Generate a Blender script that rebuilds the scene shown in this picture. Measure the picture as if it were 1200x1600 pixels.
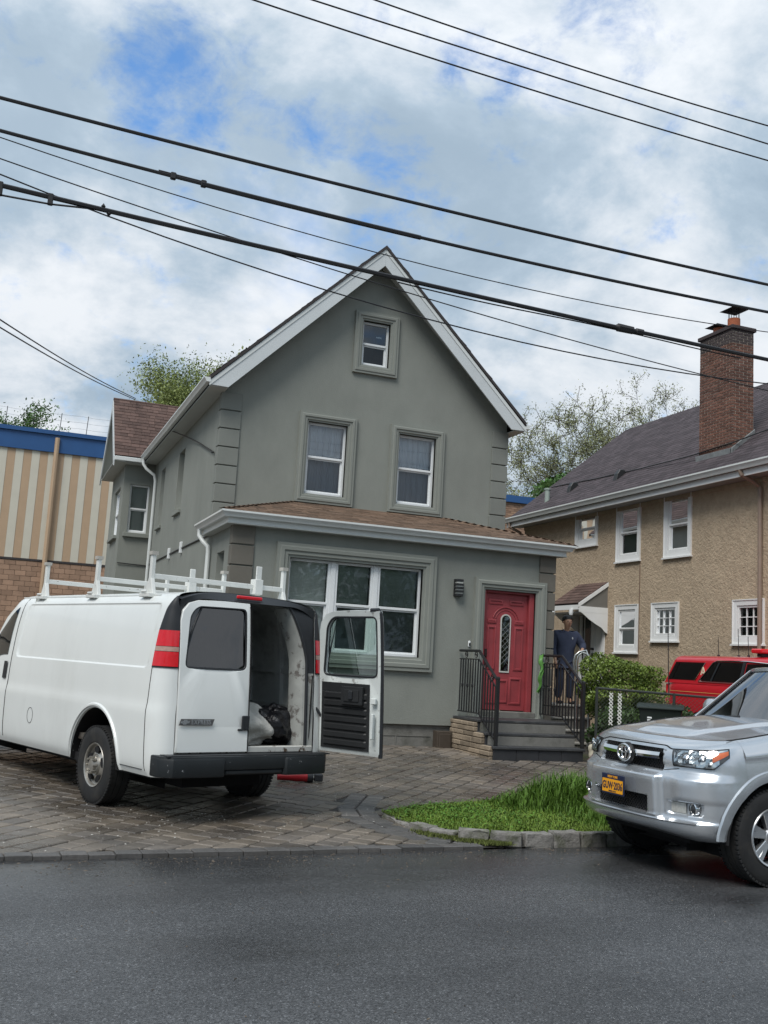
import bpy, bmesh, math, random
from mathutils import Vector, Matrix
random.seed(7)
for o in list(bpy.data.objects): bpy.data.objects.remove(o)
scene = bpy.context.scene
COL = scene.collection
R = math.radians

# ------------------------------------------------------------------ camera
cam = bpy.data.cameras.new('camera'); cam_o = bpy.data.objects.new('camera', cam); COL.objects.link(cam_o)
cam.sensor_fit = 'VERTICAL'; cam.sensor_height = 36.0; cam.lens = 1584.4 / 1600 * 36.0
cam.clip_start = 0.1; cam.clip_end = 3000
YAW, PIT, ROL = R(20.343), R(8.414), R(3.300)
fwd = Vector((math.sin(YAW)*math.cos(PIT), math.cos(YAW)*math.cos(PIT), math.sin(PIT)))
r0 = Vector((math.cos(YAW), -math.sin(YAW), 0)); u0 = r0.cross(fwd)
rt = r0*math.cos(ROL) + u0*math.sin(ROL); up = -r0*math.sin(ROL) + u0*math.cos(ROL)
mw = Matrix((rt, up, -fwd)).transposed().to_4x4(); mw.translation = (0, 0, 1.58)
cam_o.matrix_world = mw
scene.camera = cam_o

# ------------------------------------------------------------------ exposure
vs_ = scene.view_settings
vs_.view_transform = 'Standard'; vs_.look = 'None'; vs_.gamma = 1.0; vs_.use_curve_mapping = False
vs_.exposure = 0.42
scene.render.engine = 'CYCLES'

# ------------------------------------------------------------------ sky (broken overcast) and soft sun
SUN_AZ, SUN_EL = R(228), R(52)      # azimuth clockwise from +Y
world = bpy.data.worlds.new('World'); scene.world = world; world.use_nodes = True
def build_world():
    nt = world.node_tree; nt.nodes.clear(); L = nt.links.new
    def N(t, **k):
        n = nt.nodes.new(t)
        for a, b in k.items(): setattr(n, a, b)
        return n
    def math_(op, a, b=None, clamp=False):
        n = N('ShaderNodeMath', operation=op, use_clamp=clamp)
        for i, v in enumerate((a, b)):
            if v is None: continue
            if isinstance(v, (int, float)): n.inputs[i].default_value = v
            else: L(v, n.inputs[i])
        return n.outputs[0]
    def mrange(v, a, b, c=0, d=1, smooth=True):
        n = N('ShaderNodeMapRange'); n.interpolation_type = 'SMOOTHSTEP' if smooth else 'LINEAR'
        L(v, n.inputs[0])
        for i, x in zip((1, 2, 3, 4), (a, b, c, d)): n.inputs[i].default_value = x
        return n.outputs[0]
    out = N('ShaderNodeOutputWorld'); bg = N('ShaderNodeBackground'); bg.inputs[1].default_value = 0.1
    sky = N('ShaderNodeTexSky'); sky.sky_type = 'NISHITA'; sky.sun_disc = False
    sky.sun_elevation = SUN_EL; sky.sun_rotation = SUN_AZ; sky.air_density = 1.2; sky.ozone_density = 2.5; sky.dust_density = .6
    tc = N('ShaderNodeTexCoord'); sep = N('ShaderNodeSeparateXYZ'); L(tc.outputs['Generated'], sep.inputs[0])
    zz = math_('MAXIMUM', sep.outputs[2], 0.0)
    den = math_('ADD', zz, 0.42)
    px = math_('DIVIDE', sep.outputs[0], den); py = math_('DIVIDE', sep.outputs[1], den)
    cmb = N('ShaderNodeCombineXYZ'); L(px, cmb.inputs[0]); L(py, cmb.inputs[1])
    def noise(scale, detail, rough, dist=0.0, off=0.0):
        m = N('ShaderNodeMapping'); L(cmb.outputs[0], m.inputs[0]); m.inputs['Location'].default_value = (off, off*.7, off*.3)
        n = N('ShaderNodeTexNoise'); L(m.outputs[0], n.inputs[0])
        n.inputs['Scale'].default_value = scale; n.inputs['Detail'].default_value = detail
        n.inputs['Roughness'].default_value = rough; n.inputs['Distortion'].default_value = dist
        return n.outputs['Fac']
    cov = noise(2.3, 6, .55, .05, 3.1)
    mask = mrange(cov, .22, .40)
    # gaps in the cloud deck: (x, y, radius, weight) in cloud-plane coordinates
    edge = noise(7.0, 9, .62, .3, 8.2)
    edge2 = noise(19.0, 8, .62, .3, 4.4)
    def blob(gx, gy, rx, ry, w):
        dx = math_('DIVIDE', math_('SUBTRACT', px, gx), rx); dy = math_('DIVIDE', math_('SUBTRACT', py, gy), ry)
        return mrange(math_('SQRT', math_('ADD', math_('MULTIPLY', dx, dx), math_('MULTIPLY', dy, dy))), .0, 1.0, w, 0)
    rag = math_('ADD', math_('MULTIPLY', edge, .62), math_('MULTIPLY', edge2, .38))     # ragged cloud edges
    for g in GAPS: rag = math_('ADD', rag, blob(*g))
    gap = mrange(rag, .54, .76)
    mask = math_('MULTIPLY', mask, math_('SUBTRACT', 1.0, gap))
    shade = noise(3.4, 10, .60, .18, 12.4)
    tone = mrange(shade, .34, .66, 0, 1)
    big = noise(1.1, 3, .5, 0, 21.0)
    tone = math_('ADD', math_('MULTIPLY', tone, .62), math_('MULTIPLY', mrange(big, .35, .65), .38))
    ramp = N('ShaderNodeValToRGB'); L(tone, ramp.inputs[0])
    e = ramp.color_ramp.elements
    e[0].position = .10; e[0].color = (2.0, 2.75, 3.55, 1)
    e[1].position = .95; e[1].color = (6.3, 6.6, 6.95, 1)
    m1 = ramp.color_ramp.elements.new(.48); m1.color = (3.3, 4.1, 4.9, 1)
    mix = N('ShaderNodeMix', data_type='RGBA'); L(mask, mix.inputs[0])
    sc = N('ShaderNodeVectorMath', operation='MULTIPLY'); L(sky.outputs[0], sc.inputs[0]); sc.inputs[1].default_value = (.95, 1.3, 1.6)
    lum = math_('ADD', math_('MULTIPLY', zz, .35), .92)          # overcast skies brighten towards the zenith
    cl = N('ShaderNodeVectorMath', operation='SCALE'); L(ramp.outputs[0], cl.inputs[0]); L(lum, cl.inputs['Scale'])
    L(sc.outputs[0], mix.inputs['A']); L(cl.outputs[0], mix.inputs['B'])
    L(mix.outputs['Result'], bg.inputs[0]); L(bg.outputs[0], out.inputs[0])
GAPS = []
def sky_uv(px_, py_):
    d = rt*((px_-600)/1584.4) - up*((py_-800)/1584.4) + fwd; d.normalize()
    return d.x/(max(d.z, 0)+.42), d.y/(max(d.z, 0)+.42)
for gx, gy, rx, ry, w in [(252, 165, .11, .14, .185), (578, 236, .13, .075, .175), (15, 10, .16, .14, .11), (455, 205, .12, .09, .07), (935, 5, .09, .06, .12), (700, 115, .12, .08, .07), (225, 45, .10, .09, .06)]:
    u_, v_ = sky_uv(gx, gy); GAPS.append((u_, v_, rx, ry, w))
build_world()
sun = bpy.data.lights.new('sun', 'SUN'); sun.energy = 2.2; sun.angle = R(28); sun.color = (1.0, .965, .92)
sun_o = bpy.data.objects.new('sun', sun); COL.objects.link(sun_o)
sd = Vector((math.sin(SUN_AZ)*math.cos(SUN_EL), math.cos(SUN_AZ)*math.cos(SUN_EL), math.sin(SUN_EL)))
sun_o.rotation_euler = sd.to_track_quat('Z', 'Y').to_euler()

# ------------------------------------------------------------------ helpers: meshes
class MB:
    """collects shapes into one mesh"""
    def __init__(s): s.v = []; s.f = []
    def add(s, v, f):
        n = len(s.v); s.v += [tuple(p) for p in v]; s.f += [tuple(i+n for i in q) for q in f]; return s
    def box(s, x0, x1, y0, y1, z0, z1, m=None):
        v = [(x, y, z) for x in (x0, x1) for y in (y0, y1) for z in (z0, z1)]
        if m is not None: v = [m @ Vector(p) for p in v]
        return s.add(v, [(0, 1, 3, 2), (4, 6, 7, 5), (0, 4, 5, 1), (2, 3, 7, 6), (0, 2, 6, 4), (1, 5, 7, 3)])
    def quad(s, *p): return s.add(p, [tuple(range(len(p)))])
    def grid(s, fn, us, vs, close=False):
        us = list(us); vs = list(vs); v = [fn(a, b) for a in us for b in vs]; nv = len(vs)
        f = [(i*nv+j, (i+1)*nv+j, (i+1)*nv+j+1, i*nv+j+1) for i in range(len(us)-1) for j in range(nv-1)]
        if close:
            i = len(us)-1
            f += [(i*nv+j, j, j+1, i*nv+j+1) for j in range(nv-1)]
        return s.add(v, f)
    def tube(s, pts, r, n=6, cap=True):
        pts = [Vector(p) for p in pts]; k = len(pts)
        rr = r if isinstance(r, (list, tuple)) else [r]*k
        ref = None; v = []
        for i, p in enumerate(pts):
            t = (pts[min(i+1, k-1)] - pts[max(i-1, 0)])
            if t.length < 1e-9: t = Vector((0, 0, 1))
            t.normalize()
            if ref is None: ref = t.orthogonal().normalized()
            ref = (ref - t*ref.dot(t)); ref = ref.normalized() if ref.length > 1e-6 else t.orthogonal().normalized()
            b = t.cross(ref)
            for j in range(n):
                a = 2*math.pi*j/n; v.append(p + (ref*math.cos(a) + b*math.sin(a))*rr[i])
        f = [(i*n+j, i*n+(j+1) % n, (i+1)*n+(j+1) % n, (i+1)*n+j) for i in range(k-1) for j in range(n)]
        if cap: f += [tuple(range(n))[::-1], tuple(range((k-1)*n, k*n))]
        return s.add(v, f)
    def prism(s, poly, axis, a, b, m=None):
        """extrude a 2-D polygon along axis 0/1/2 from a to b; polygon axes are the other two in order"""
        o = [i for i in range(3) if i != axis]; v = []
        for h in (a, b):
            for p in poly:
                q = [0, 0, 0]; q[axis] = h; q[o[0]] = p[0]; q[o[1]] = p[1]
                v.append(m @ Vector(q) if m is not None else q)
        n = len(poly)
        f = [tuple(range(n))[::-1], tuple(range(n, 2*n))] + [(i, (i+1) % n, n+(i+1) % n, n+i) for i in range(n)]
        return s.add(v, f)
    def lathe(s, prof, n, axis=2, c=(0, 0, 0), cap=False):
        """prof: (radius, height)"""
        v = []
        for j in range(n):
            a = 2*math.pi*j/n; ca, sa = math.cos(a), math.sin(a)
            for r, h in prof:
                q = [r*ca, r*sa]; q.insert(axis, h); v.append((q[0]+c[0], q[1]+c[1], q[2]+c[2]))
        k = len(prof)
        f = [(j*k+i, ((j+1) % n)*k+i, ((j+1) % n)*k+i+1, j*k+i+1) for j in range(n) for i in range(k-1)]
        if cap: f += [tuple(j*k for j in range(n))[::-1], tuple(j*k+k-1 for j in range(n))]
        return s.add(v, f)
    def mesh(s, name, smooth=None, bevel=0, seg=1, weld=False):
        me = bpy.data.meshes.new(name)
        bm = bmesh.new()
        vs = [bm.verts.new(p) for p in s.v]
        for q in s.f:
            if len(set(q)) < 3: continue
            try: bm.faces.new([vs[i] for i in q])
            except ValueError: pass
        if weld: bmesh.ops.remove_doubles(bm, verts=bm.verts, dist=1e-4)
        bmesh.ops.recalc_face_normals(bm, faces=bm.faces)
        if bevel:
            ed = [e for e in bm.edges if len(e.link_faces) == 2 and e.calc_face_angle(0) > .5]
            bmesh.ops.bevel(bm, geom=ed, offset=bevel, segments=seg, affect='EDGES', profile=.6, clamp_overlap=True)
        bm.to_mesh(me); bm.free()
        if smooth is not None:
            me.shade_smooth()
            if smooth < 3: me.set_sharp_from_angle(angle=smooth)
        return me
    def build(s, name, mat, parent=None, smooth=None, bevel=0, seg=1, weld=False, loc=None):
        return link(name, s.mesh(name, smooth, bevel, seg, weld), mat, parent, loc)
def link(name, me, mat=None, parent=None, loc=None):
    if mat is not None:
        me.materials.clear(); me.materials.append(mat)
    o = bpy.data.objects.new(name, me); COL.objects.link(o)
    if parent is not None: o.parent = parent
    if loc is not None: o.location = loc
    return o
def tag(o, label=None, cat=None, group=None, kind=None):
    if label: o['label'] = label
    if cat: o['category'] = cat
    if group: o['group'] = group
    if kind: o['kind'] = kind
    return o
def thing(name, label, cat, loc=(0, 0, 0), rz=0, group=None):
    o = bpy.data.objects.new(name, None); COL.objects.link(o)
    o.location = loc; o.rotation_euler = (0, 0, rz); o.empty_display_size = .2
    return tag(o, label, cat, group)
def fast(name, v, f, mat, parent=None, smooth=None):
    me = bpy.data.meshes.new(name); me.from_pydata(v, [], f); me.update()
    if smooth is not None: me.shade_smooth()
    return link(name, me, mat, parent)
def lerp(a, b, t): return a+(b-a)*t
def sstep(a, b, x):
    t = max(0., min(1., (x-a)/(b-a))); return t*t*(3-2*t)
def interp(tab, x):
    if x <= tab[0][0]: return tab[0][1]
    for (a, b), (c, d) in zip(tab, tab[1:]):
        if x <= c: return b+(d-b)*(x-a)/(c-a)
    return tab[-1][1]
def smooth_tab(tab, x):
    """Catmull-Rom through a table (x, y)"""
    n = len(tab)
    if x <= tab[0][0]: return tab[0][1]
    if x >= tab[-1][0]: return tab[-1][1]
    for i in range(n-1):
        if x <= tab[i+1][0]:
            x0, y0 = tab[i]; x1, y1 = tab[i+1]; h = x1-x0; t = (x-x0)/h
            m0 = (y1-tab[i-1][1])/(x1-tab[i-1][0]) if i else (y1-y0)/h
            m1_ = (tab[i+2][1]-y0)/(tab[i+2][0]-x0) if i < n-2 else (y1-y0)/h
            return (2*t**3-3*t*t+1)*y0+(t**3-2*t*t+t)*h*m0+(-2*t**3+3*t*t)*y1+(t**3-t*t)*h*m1_
def frange(a, b, n): return [a+(b-a)*i/n for i in range(n+1)]

# ------------------------------------------------------------------ helpers: procedural materials
MATS = {}
def M(name, col, rough=.6, metal=0., var=.08, vs=3., bump=0., bs=60., bd=.01, spec=.5, coat=0., orand=0., isl=0.,
      stretch=None, col2=None, c2s=2., c2r=(.5, .65), trans=0., rvar=0., emit=0., ior=1.45, det=6):
    m = bpy.data.materials.new(name); m.use_nodes = True; nt = m.node_tree; L = nt.links.new
    P = nt.nodes['Principled BSDF']
    def N(t): return nt.nodes.new(t)
    def mth(op, a, b):
        n = N('ShaderNodeMath'); n.operation = op
        for i, x in enumerate((a, b)):
            if isinstance(x, (int, float)): n.inputs[i].default_value = x
            else: L(x, n.inputs[i])
        return n.outputs[0]
    geo = N('ShaderNodeNewGeometry'); pos = geo.outputs['Position']
    def noise(scale, detail=det, rgh=.6, st=None):
        src = pos
        if st:
            mp = N('ShaderNodeMapping'); L(pos, mp.inputs[0]); mp.inputs['Scale'].default_value = st; src = mp.outputs[0]
        n = N('ShaderNodeTexNoise'); L(src, n.inputs[0]); n.inputs['Scale'].default_value = scale
        n.inputs['Detail'].default_value = detail; n.inputs['Roughness'].default_value = rgh
        return n.outputs['Fac']
    f = None
    def acc(x, k):
        nonlocal f
        t = mth('MULTIPLY', mth('SUBTRACT', x, .5), 2*k)
        f = t if f is None else mth('ADD', f, t)
    if var: acc(noise(vs, st=stretch), var*1.6)
    if orand:
        oi = N('ShaderNodeObjectInfo'); acc(oi.outputs['Random'], orand)
    if isl: acc(geo.outputs['Random Per Island'], isl)
    base = N('ShaderNodeRGB'); base.outputs[0].default_value = (*col, 1); c = base.outputs[0]
    if col2 is not None:
        mr = N('ShaderNodeMapRange'); L(noise(c2s, 8, .65, stretch), mr.inputs[0])
        mr.inputs[1].default_value, mr.inputs[2].default_value = c2r
        mx = N('ShaderNodeMix'); mx.data_type = 'RGBA'; L(mr.outputs[0], mx.inputs[0]); L(c, mx.inputs['A']); mx.inputs['B'].default_value = (*col2, 1)
        c = mx.outputs['Result']
    if f is not None:
        vm = N('ShaderNodeVectorMath'); vm.operation = 'SCALE'; L(c, vm.inputs[0]); L(mth('ADD', f, 1.0), vm.inputs['Scale']); c = vm.outputs[0]
    L(c, P.inputs['Base Color'])
    P.inputs['Roughness'].default_value = rough; P.inputs['Metallic'].default_value = metal
    P.inputs['Specular IOR Level'].default_value = spec; P.inputs['Coat Weight'].default_value = coat; P.inputs['Coat Roughness'].default_value = .06
    P.inputs['Transmission Weight'].default_value = trans; P.inputs['IOR'].default_value = ior
    if rvar:
        L(mth('ADD', mth('MULTIPLY', mth('SUBTRACT', noise(vs*.6), .5), rvar*2), rough), P.inputs['Roughness'])
    if emit:
        L(c, P.inputs['Emission Color']); P.inputs['Emission Strength'].default_value = emit
    if bump:
        b = N('ShaderNodeBump'); b.inputs['Strength'].default_value = bump; b.inputs['Distance'].default_value = bd
        L(noise(bs, 4, .6), b.inputs['Height']); L(b.outputs[0], P.inputs['Normal'])
    MATS[name] = m
    return m
def Mglass(name, tint=(.6, .7, .68), refl=.09, dark=.0, rough=.02):
    """thin pane: mirror-like reflection by angle over a clear or tinted see-through"""
    m = bpy.data.materials.new(name); m.use_nodes = True; nt = m.node_tree; L = nt.links.new; nt.nodes.clear()
    out = nt.nodes.new('ShaderNodeOutputMaterial'); mx = nt.nodes.new('ShaderNodeMixShader')
    tr = nt.nodes.new('ShaderNodeBsdfTransparent'); tr.inputs[0].default_value = (*[t*(1-dark) for t in tint], 1)
    gl = nt.nodes.new('ShaderNodeBsdfGlossy'); gl.inputs['Roughness'].default_value = rough; gl.inputs['Color'].default_value = (.95, .97, 1, 1)
    fr = nt.nodes.new('ShaderNodeFresnel'); fr.inputs[0].default_value = 1.5
    geo = nt.nodes.new('ShaderNodeNewGeometry'); no = nt.nodes.new('ShaderNodeTexNoise'); L(geo.outputs['Position'], no.inputs[0]); no.inputs['Scale'].default_value = .9
    bp = nt.nodes.new('ShaderNodeBump'); bp.inputs['Strength'].default_value = .08; bp.inputs['Distance'].default_value = .05; L(no.outputs[0], bp.inputs['Height'])
    L(bp.outputs[0], gl.inputs['Normal'])
    ad = nt.nodes.new('ShaderNodeMath'); ad.operation = 'ADD'; ad.use_clamp = True; L(fr.outputs[0], ad.inputs[0]); ad.inputs[1].default_value = refl
    L(ad.outputs[0], mx.inputs[0]); L(tr.outputs[0], mx.inputs[1]); L(gl.outputs[0], mx.inputs[2]); L(mx.outputs[0], out.inputs[0])
    return m
# ================================================================== ground
def Yc(x): return 8.22 + .06*x                     # street edge
def G(y): return 0.2*max(0., min(1., (y-9.2)/7.0))**1.25   # front yard rises to the houses
def asphalt_mat():
    m = bpy.data.materials.new('wet_asphalt'); m.use_nodes = True; nt = m.node_tree; L = nt.links.new; P = nt.nodes['Principled BSDF']
    def N(t, **k):
        n = nt.nodes.new(t)
        for a, b in k.items(): setattr(n, a, b)
        return n
    geo = N('ShaderNodeNewGeometry')
    def noise(s, d=6, r=.6, st=None):
        src = geo.outputs['Position']
        if st:
            mp = N('ShaderNodeMapping'); L(src, mp.inputs[0]); mp.inputs['Scale'].default_value = st; src = mp.outputs[0]
        n = N('ShaderNodeTexNoise'); L(src, n.inputs[0]); n.inputs['Scale'].default_value = s; n.inputs['Detail'].default_value = d; n.inputs['Roughness'].default_value = r
        return n.outputs['Fac']
    def mr(x, a, b, c, d):
        n = N('ShaderNodeMapRange'); L(x, n.inputs[0])
        for i, v in zip((1, 2, 3, 4), (a, b, c, d)): n.inputs[i].default_value = v
        return n.outputs[0]
    def mul(a, b, op='MULTIPLY'):
        n = N('ShaderNodeMath', operation=op)
        for i, x in enumerate((a, b)):
            if isinstance(x, (int, float)): n.inputs[i].default_value = x
            else: L(x, n.inputs[i])
        return n.outputs[0]
    vor = N('ShaderNodeTexVoronoi'); L(geo.outputs['Position'], vor.inputs[0]); vor.inputs['Scale'].default_value = 120
    sp = N('ShaderNodeSeparateColor'); L(vor.outputs['Color'], sp.inputs[0])
    stone = mr(sp.outputs[0], .0, 1, .45, 1.7)
    bright = mr(sp.outputs[1], .86, 1.0, 0, 1.9)
    fine = mr(noise(300, 3), .35, .65, .75, 1.25)
    patch = mr(noise(.42, 8, .62, (.6, 1.5, 1)), .3, .7, .58, 1.42)
    val = mul(mul(mul(mul(stone, bright, 'ADD'), fine), patch), .050)
    cc = N('ShaderNodeCombineColor'); L(val, cc.inputs[0]); L(mul(val, 1.03), cc.inputs[1]); L(mul(val, 1.07), cc.inputs[2])
    # damp band along the gutter (y measured from the kerb line) plus drifting wet patches
    sx = N('ShaderNodeSeparateXYZ'); L(geo.outputs['Position'], sx.inputs[0])
    dist = mul(mul(sx.outputs[1], mul(mul(sx.outputs[0], .06), 8.22, 'ADD'), 'SUBTRACT'), -1.)
    d2 = mul(dist, mul(mul(noise(.9, 6, .6, (.5, 1, 1)), .5, 'SUBTRACT'), 2.6), 'ADD')
    wet = mr(d2, .08, 1.9, 1, 0)
    wet2 = mr(noise(.38, 5, .55, (.6, 1.3, 1)), .5, .66, 0, .75)
    wt = mul(wet, wet2, 'MAXIMUM')
    dk = N('ShaderNodeMix', data_type='RGBA'); L(wt, dk.inputs[0]); L(cc.outputs[0], dk.inputs['A'])
    sc = N('ShaderNodeVectorMath', operation='SCALE'); L(cc.outputs[0], sc.inputs[0]); sc.inputs['Scale'].default_value = .62
    L(sc.outputs[0], dk.inputs['B']); L(dk.outputs['Result'], P.inputs['Base Color'])
    L(mr(wt, 0, 1, .44, .19), P.inputs['Roughness'])
    b = N('ShaderNodeBump'); L(mr(wt, 0, 1, .45, .12), b.inputs['Strength']); b.inputs['Distance'].default_value = .006
    L(mul(vor.outputs['Distance'], noise(160, 3), 'ADD'), b.inputs['Height']); L(b.outputs[0], P.inputs['Normal'])
    return m
m_asphalt = asphalt_mat()
m_soil = M('damp_soil', (.075, .06, .045), .9, var=.25, vs=5, bump=.6, bs=25, bd=.02, col2=(.05, .075, .03), c2s=1.1)
m_joint = M('joint_sand', (.042, .038, .034), .85, var=.2, vs=12)
# one large ground sheet reaching the horizon
mb = MB()
xs = [-600, -120, -40, -15, -8] + [-6+i for i in range(24)] + [20, 30, 60, 140, 600]
ys = [8.75, 9.2, 9.8, 10.5, 11.3, 12.2, 13.2, 14.2, 15.2, 16.2, 17.5, 20, 26, 40, 80, 200, 900]
mb.grid(lambda x, y: (x, Yc(max(-40, min(x, 40)))-.1 if y == ys[0] else y, G(y)-.035), xs, ys)
# front skirt down below the street, then street sub-base
mb.grid(lambda x, k: (x, Yc(max(-40, min(x, 40)))-.1 if k < 2 else -500, (-.035, -.16, -.16)[k]), xs, [0, 1, 2])
tag(mb.build('ground', m_soil), kind='structure')
# street
mb = MB(); mb.grid(lambda x, y: (x, y if y < 5 else Yc(max(-40, min(x, 40))), -.03 if y > -3 else -.06), [-600, -40, -15, -8, -4, 0, 4, 8, 15, 40, 600], [-300, -4, 0, 3, 9])
tag(mb.build('road', m_asphalt), kind='structure')

# ------------------------------------------------------------------ paver driveway
ISLAND = [(3.92, 10.15), (3.93, 9.75), (4.0, 9.35), (4.2, 8.98), (4.55, 8.72), (5.2, 8.68), (11.5, 9.06), (11.5, 11.9), (8.0, 11.75), (6.6, 11.2), (5.4, 10.8), (4.5, 10.5)]
def inside(poly, x, y):
    c = False; n = len(poly)
    for i in range(n):
        (x1, y1), (x2, y2) = poly[i], poly[i-1]
        if (y1 > y) != (y2 > y) and x < (x2-x1)*(y-y1)/(y2-y1)+x1: c = not c
    return c
def seg_d(px, py, a, b):
    ax, ay = a; bx, by = b; t = max(0, min(1, ((px-ax)*(bx-ax)+(py-ay)*(by-ay))/((bx-ax)**2+(by-ay)**2)))
    return math.hypot(px-ax-t*(bx-ax), py-ay-t*(by-ay)), t
def poly_d(poly, x, y, close=True):
    n = len(poly); return min(seg_d(x, y, poly[i], poly[(i+1) % n])[0] for i in range(n if close else n-1))
def paver_mat(name, col, col2, wetrange=(.44, .62)):
    m = bpy.data.materials.new(name); m.use_nodes = True; nt = m.node_tree; L = nt.links.new; P = nt.nodes['Principled BSDF']
    def N(t, **k):
        n = nt.nodes.new(t)
        for a, b in k.items(): setattr(n, a, b)
        return n
    def mth(op, a, b):
        n = N('ShaderNodeMath', operation=op)
        for i, x in enumerate((a, b)):
            if isinstance(x, (int, float)): n.inputs[i].default_value = x
            else: L(x, n.inputs[i])
        return n.outputs[0]
    geo = N('ShaderNodeNewGeometry'); oi = N('ShaderNodeObjectInfo')
    def noise(s, d=6, r=.6):
        n = N('ShaderNodeTexNoise'); L(geo.outputs['Position'], n.inputs[0]); n.inputs['Scale'].default_value = s; n.inputs['Detail'].default_value = d; n.inputs['Roughness'].default_value = r
        return n.outputs['Fac']
    def mr(x, a, b, c, d):
        n = N('ShaderNodeMapRange'); L(x, n.inputs[0])
        for i, v in zip((1, 2, 3, 4), (a, b, c, d)): n.inputs[i].default_value = v
        return n.outputs[0]
    rnd = mth('FRACT', mth('ADD', oi.outputs['Random'], geo.outputs['Random Per Island']), 0)
    rnd2 = mth('FRACT', mth('MULTIPLY', rnd, 7.31), 0)
    mx = N('ShaderNodeMix', data_type='RGBA'); L(rnd, mx.inputs[0]); mx.inputs['A'].default_value = (*col, 1); mx.inputs['B'].default_value = (*col2, 1)
    wet = mr(noise(.55, 7, .62), wetrange[0], wetrange[1], 0, 1)
    f = mth('MULTIPLY', mth('MULTIPLY', mr(rnd2, 0, 1, .8, 1.2), mr(noise(38, 6, .7), .3, .7, .74, 1.26)), mr(wet, 0, 1, 1.0, .56))
    f = mth('MULTIPLY', f, mr(noise(4, 6, .7), .3, .7, .85, 1.15))
    sc = N('ShaderNodeVectorMath', operation='SCALE'); L(mx.outputs['Result'], sc.inputs[0]); L(f, sc.inputs['Scale'])
    L(sc.outputs[0], P.inputs['Base Color']); L(mr(wet, 0, 1, .66, .22), P.inputs['Roughness'])
    b = N('ShaderNodeBump'); b.inputs['Strength'].default_value = .5; b.inputs['Distance'].default_value = .004; L(noise(120, 4), b.inputs['Height']); L(b.outputs[0], P.inputs['Normal'])
    return m
m_paver = paver_mat('tan_grey_paver', (.205, .17, .132), (.15, .132, .115), (.36, .56))
m_charcoal = paver_mat('charcoal_paver', (.092, .088, .084), (.12, .112, .105), (.4, .7))
drive = MB()
drive.grid(lambda x, y: (x, max(y, Yc(x)+.02), G(max(y, Yc(x)))-.018), [-9, -7, -5, -3, -1, 0, 1, 2, 3, 4, 5, 7, 9.45], [8.4, 9.2, 10, 11, 12, 13, 14, 15, 16, 17, 19, 22, 26, 31])
drive = drive.build('driveway', m_joint); tag(drive, kind='structure')
DARKLINE = [(4.2, 11.35), (3.78, 10.55), (3.66, 10.0), (3.72, 9.4), (3.95, 8.8), (4.25, 8.55)]
def paver_region(x, y, pad=0):
    if x < -8.8 or x > 9.3 or y < Yc(x)+.17 or y > 30: return False
    if x > 3.5 and y > 16.3: return False
    if 7.45 < x < 9.35 and y > 14.8: return False
    if inside(ISLAND, x, y) and poly_d(ISLAND, x, y) > .05: return False
    return True
ang = R(49); ca, sa = math.cos(ang), math.sin(ang); RW = .205
cand = []; rng = random.Random(3)
for r_ in range(-70, 130):                         # diagonal bond of square and oblong pavers
    u = -30 + (RW*.5 if r_ % 2 else 0) + rng.uniform(-.03, .03)
    while u < 45:
        ln = rng.choice((.205, .205, .205, .275)); cu = u+ln/2; v = r_*RW; u += ln
        x = cu*ca - v*sa; y = cu*sa + v*ca + 6
        if not paver_region(x, y) or poly_d(DARKLINE, x, y, False) < .19: continue
        cand.append((x, y, ln))
def vis(x, y):        # outside the picture or under the van?
    d = Vector((x, y, 0)) - Vector((0, 0, 1.58)); z = d.dot(fwd); px = 600+1584*d.dot(rt)/z
    return -30 < px < 1230
def paver_mesh(ln, w=RW):
    g = .008; a, b = ln/2-g, w/2-g; k = .009
    v = [(-a, -b, -.03), (a, -b, -.03), (a, b, -.03), (-a, b, -.03), (-a, -b, -k), (a, -b, -k), (a, b, -k), (-a, b, -k), (-a+k, -b+k, 0), (a-k, -b+k, 0), (a-k, b-k, 0), (-a+k, b-k, 0)]
    f = [(4, 5, 9, 8), (5, 6, 10, 9), (6, 7, 11, 10), (7, 4, 8, 11), (8, 9, 10, 11), (0, 1, 5, 4), (1, 2, 6, 5), (2, 3, 7, 6), (3, 0, 4, 7)]
    return v, f
PV = {}
for ln in (.205, .275):
    v, f = paver_mesh(ln); me = bpy.data.meshes.new('paver'); me.from_pydata(v, [], f); me.materials.append(m_paver); PV[ln] = me
cand.sort(key=lambda c: (0 if vis(c[0], c[1]) else 1, math.hypot(c[0], c[1])))
def pmat(x, y, a, jz=.004, jt=.012):
    sl = (G(y+.1)-G(y-.1))/.2
    return Matrix.Translation((x, y, G(y)+rng.uniform(-jz, jz*.6))) @ Matrix.Rotation(math.atan(sl)+rng.uniform(-jt, jt), 4, 'X') @ Matrix.Rotation(rng.uniform(-jt, jt), 4, 'Y') @ Matrix.Rotation(a+rng.uniform(-.012, .012), 4, 'Z')
for x, y, ln in cand[:290]:
    o = bpy.data.objects.new('paver', PV[ln]); COL.objects.link(o); o.parent = drive; o.matrix_local = pmat(x, y, ang)
V, F = [], []
for x, y, ln in cand[290:]:
    v, f = paver_mesh(ln); m_ = pmat(x, y, ang); n = len(V); V += [tuple(m_ @ Vector(p)) for p in v]; F += [tuple(i+n for i in q) for q in f]
tag(fast('pavers', V, F, m_paver, drive), kind='stuff')
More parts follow.
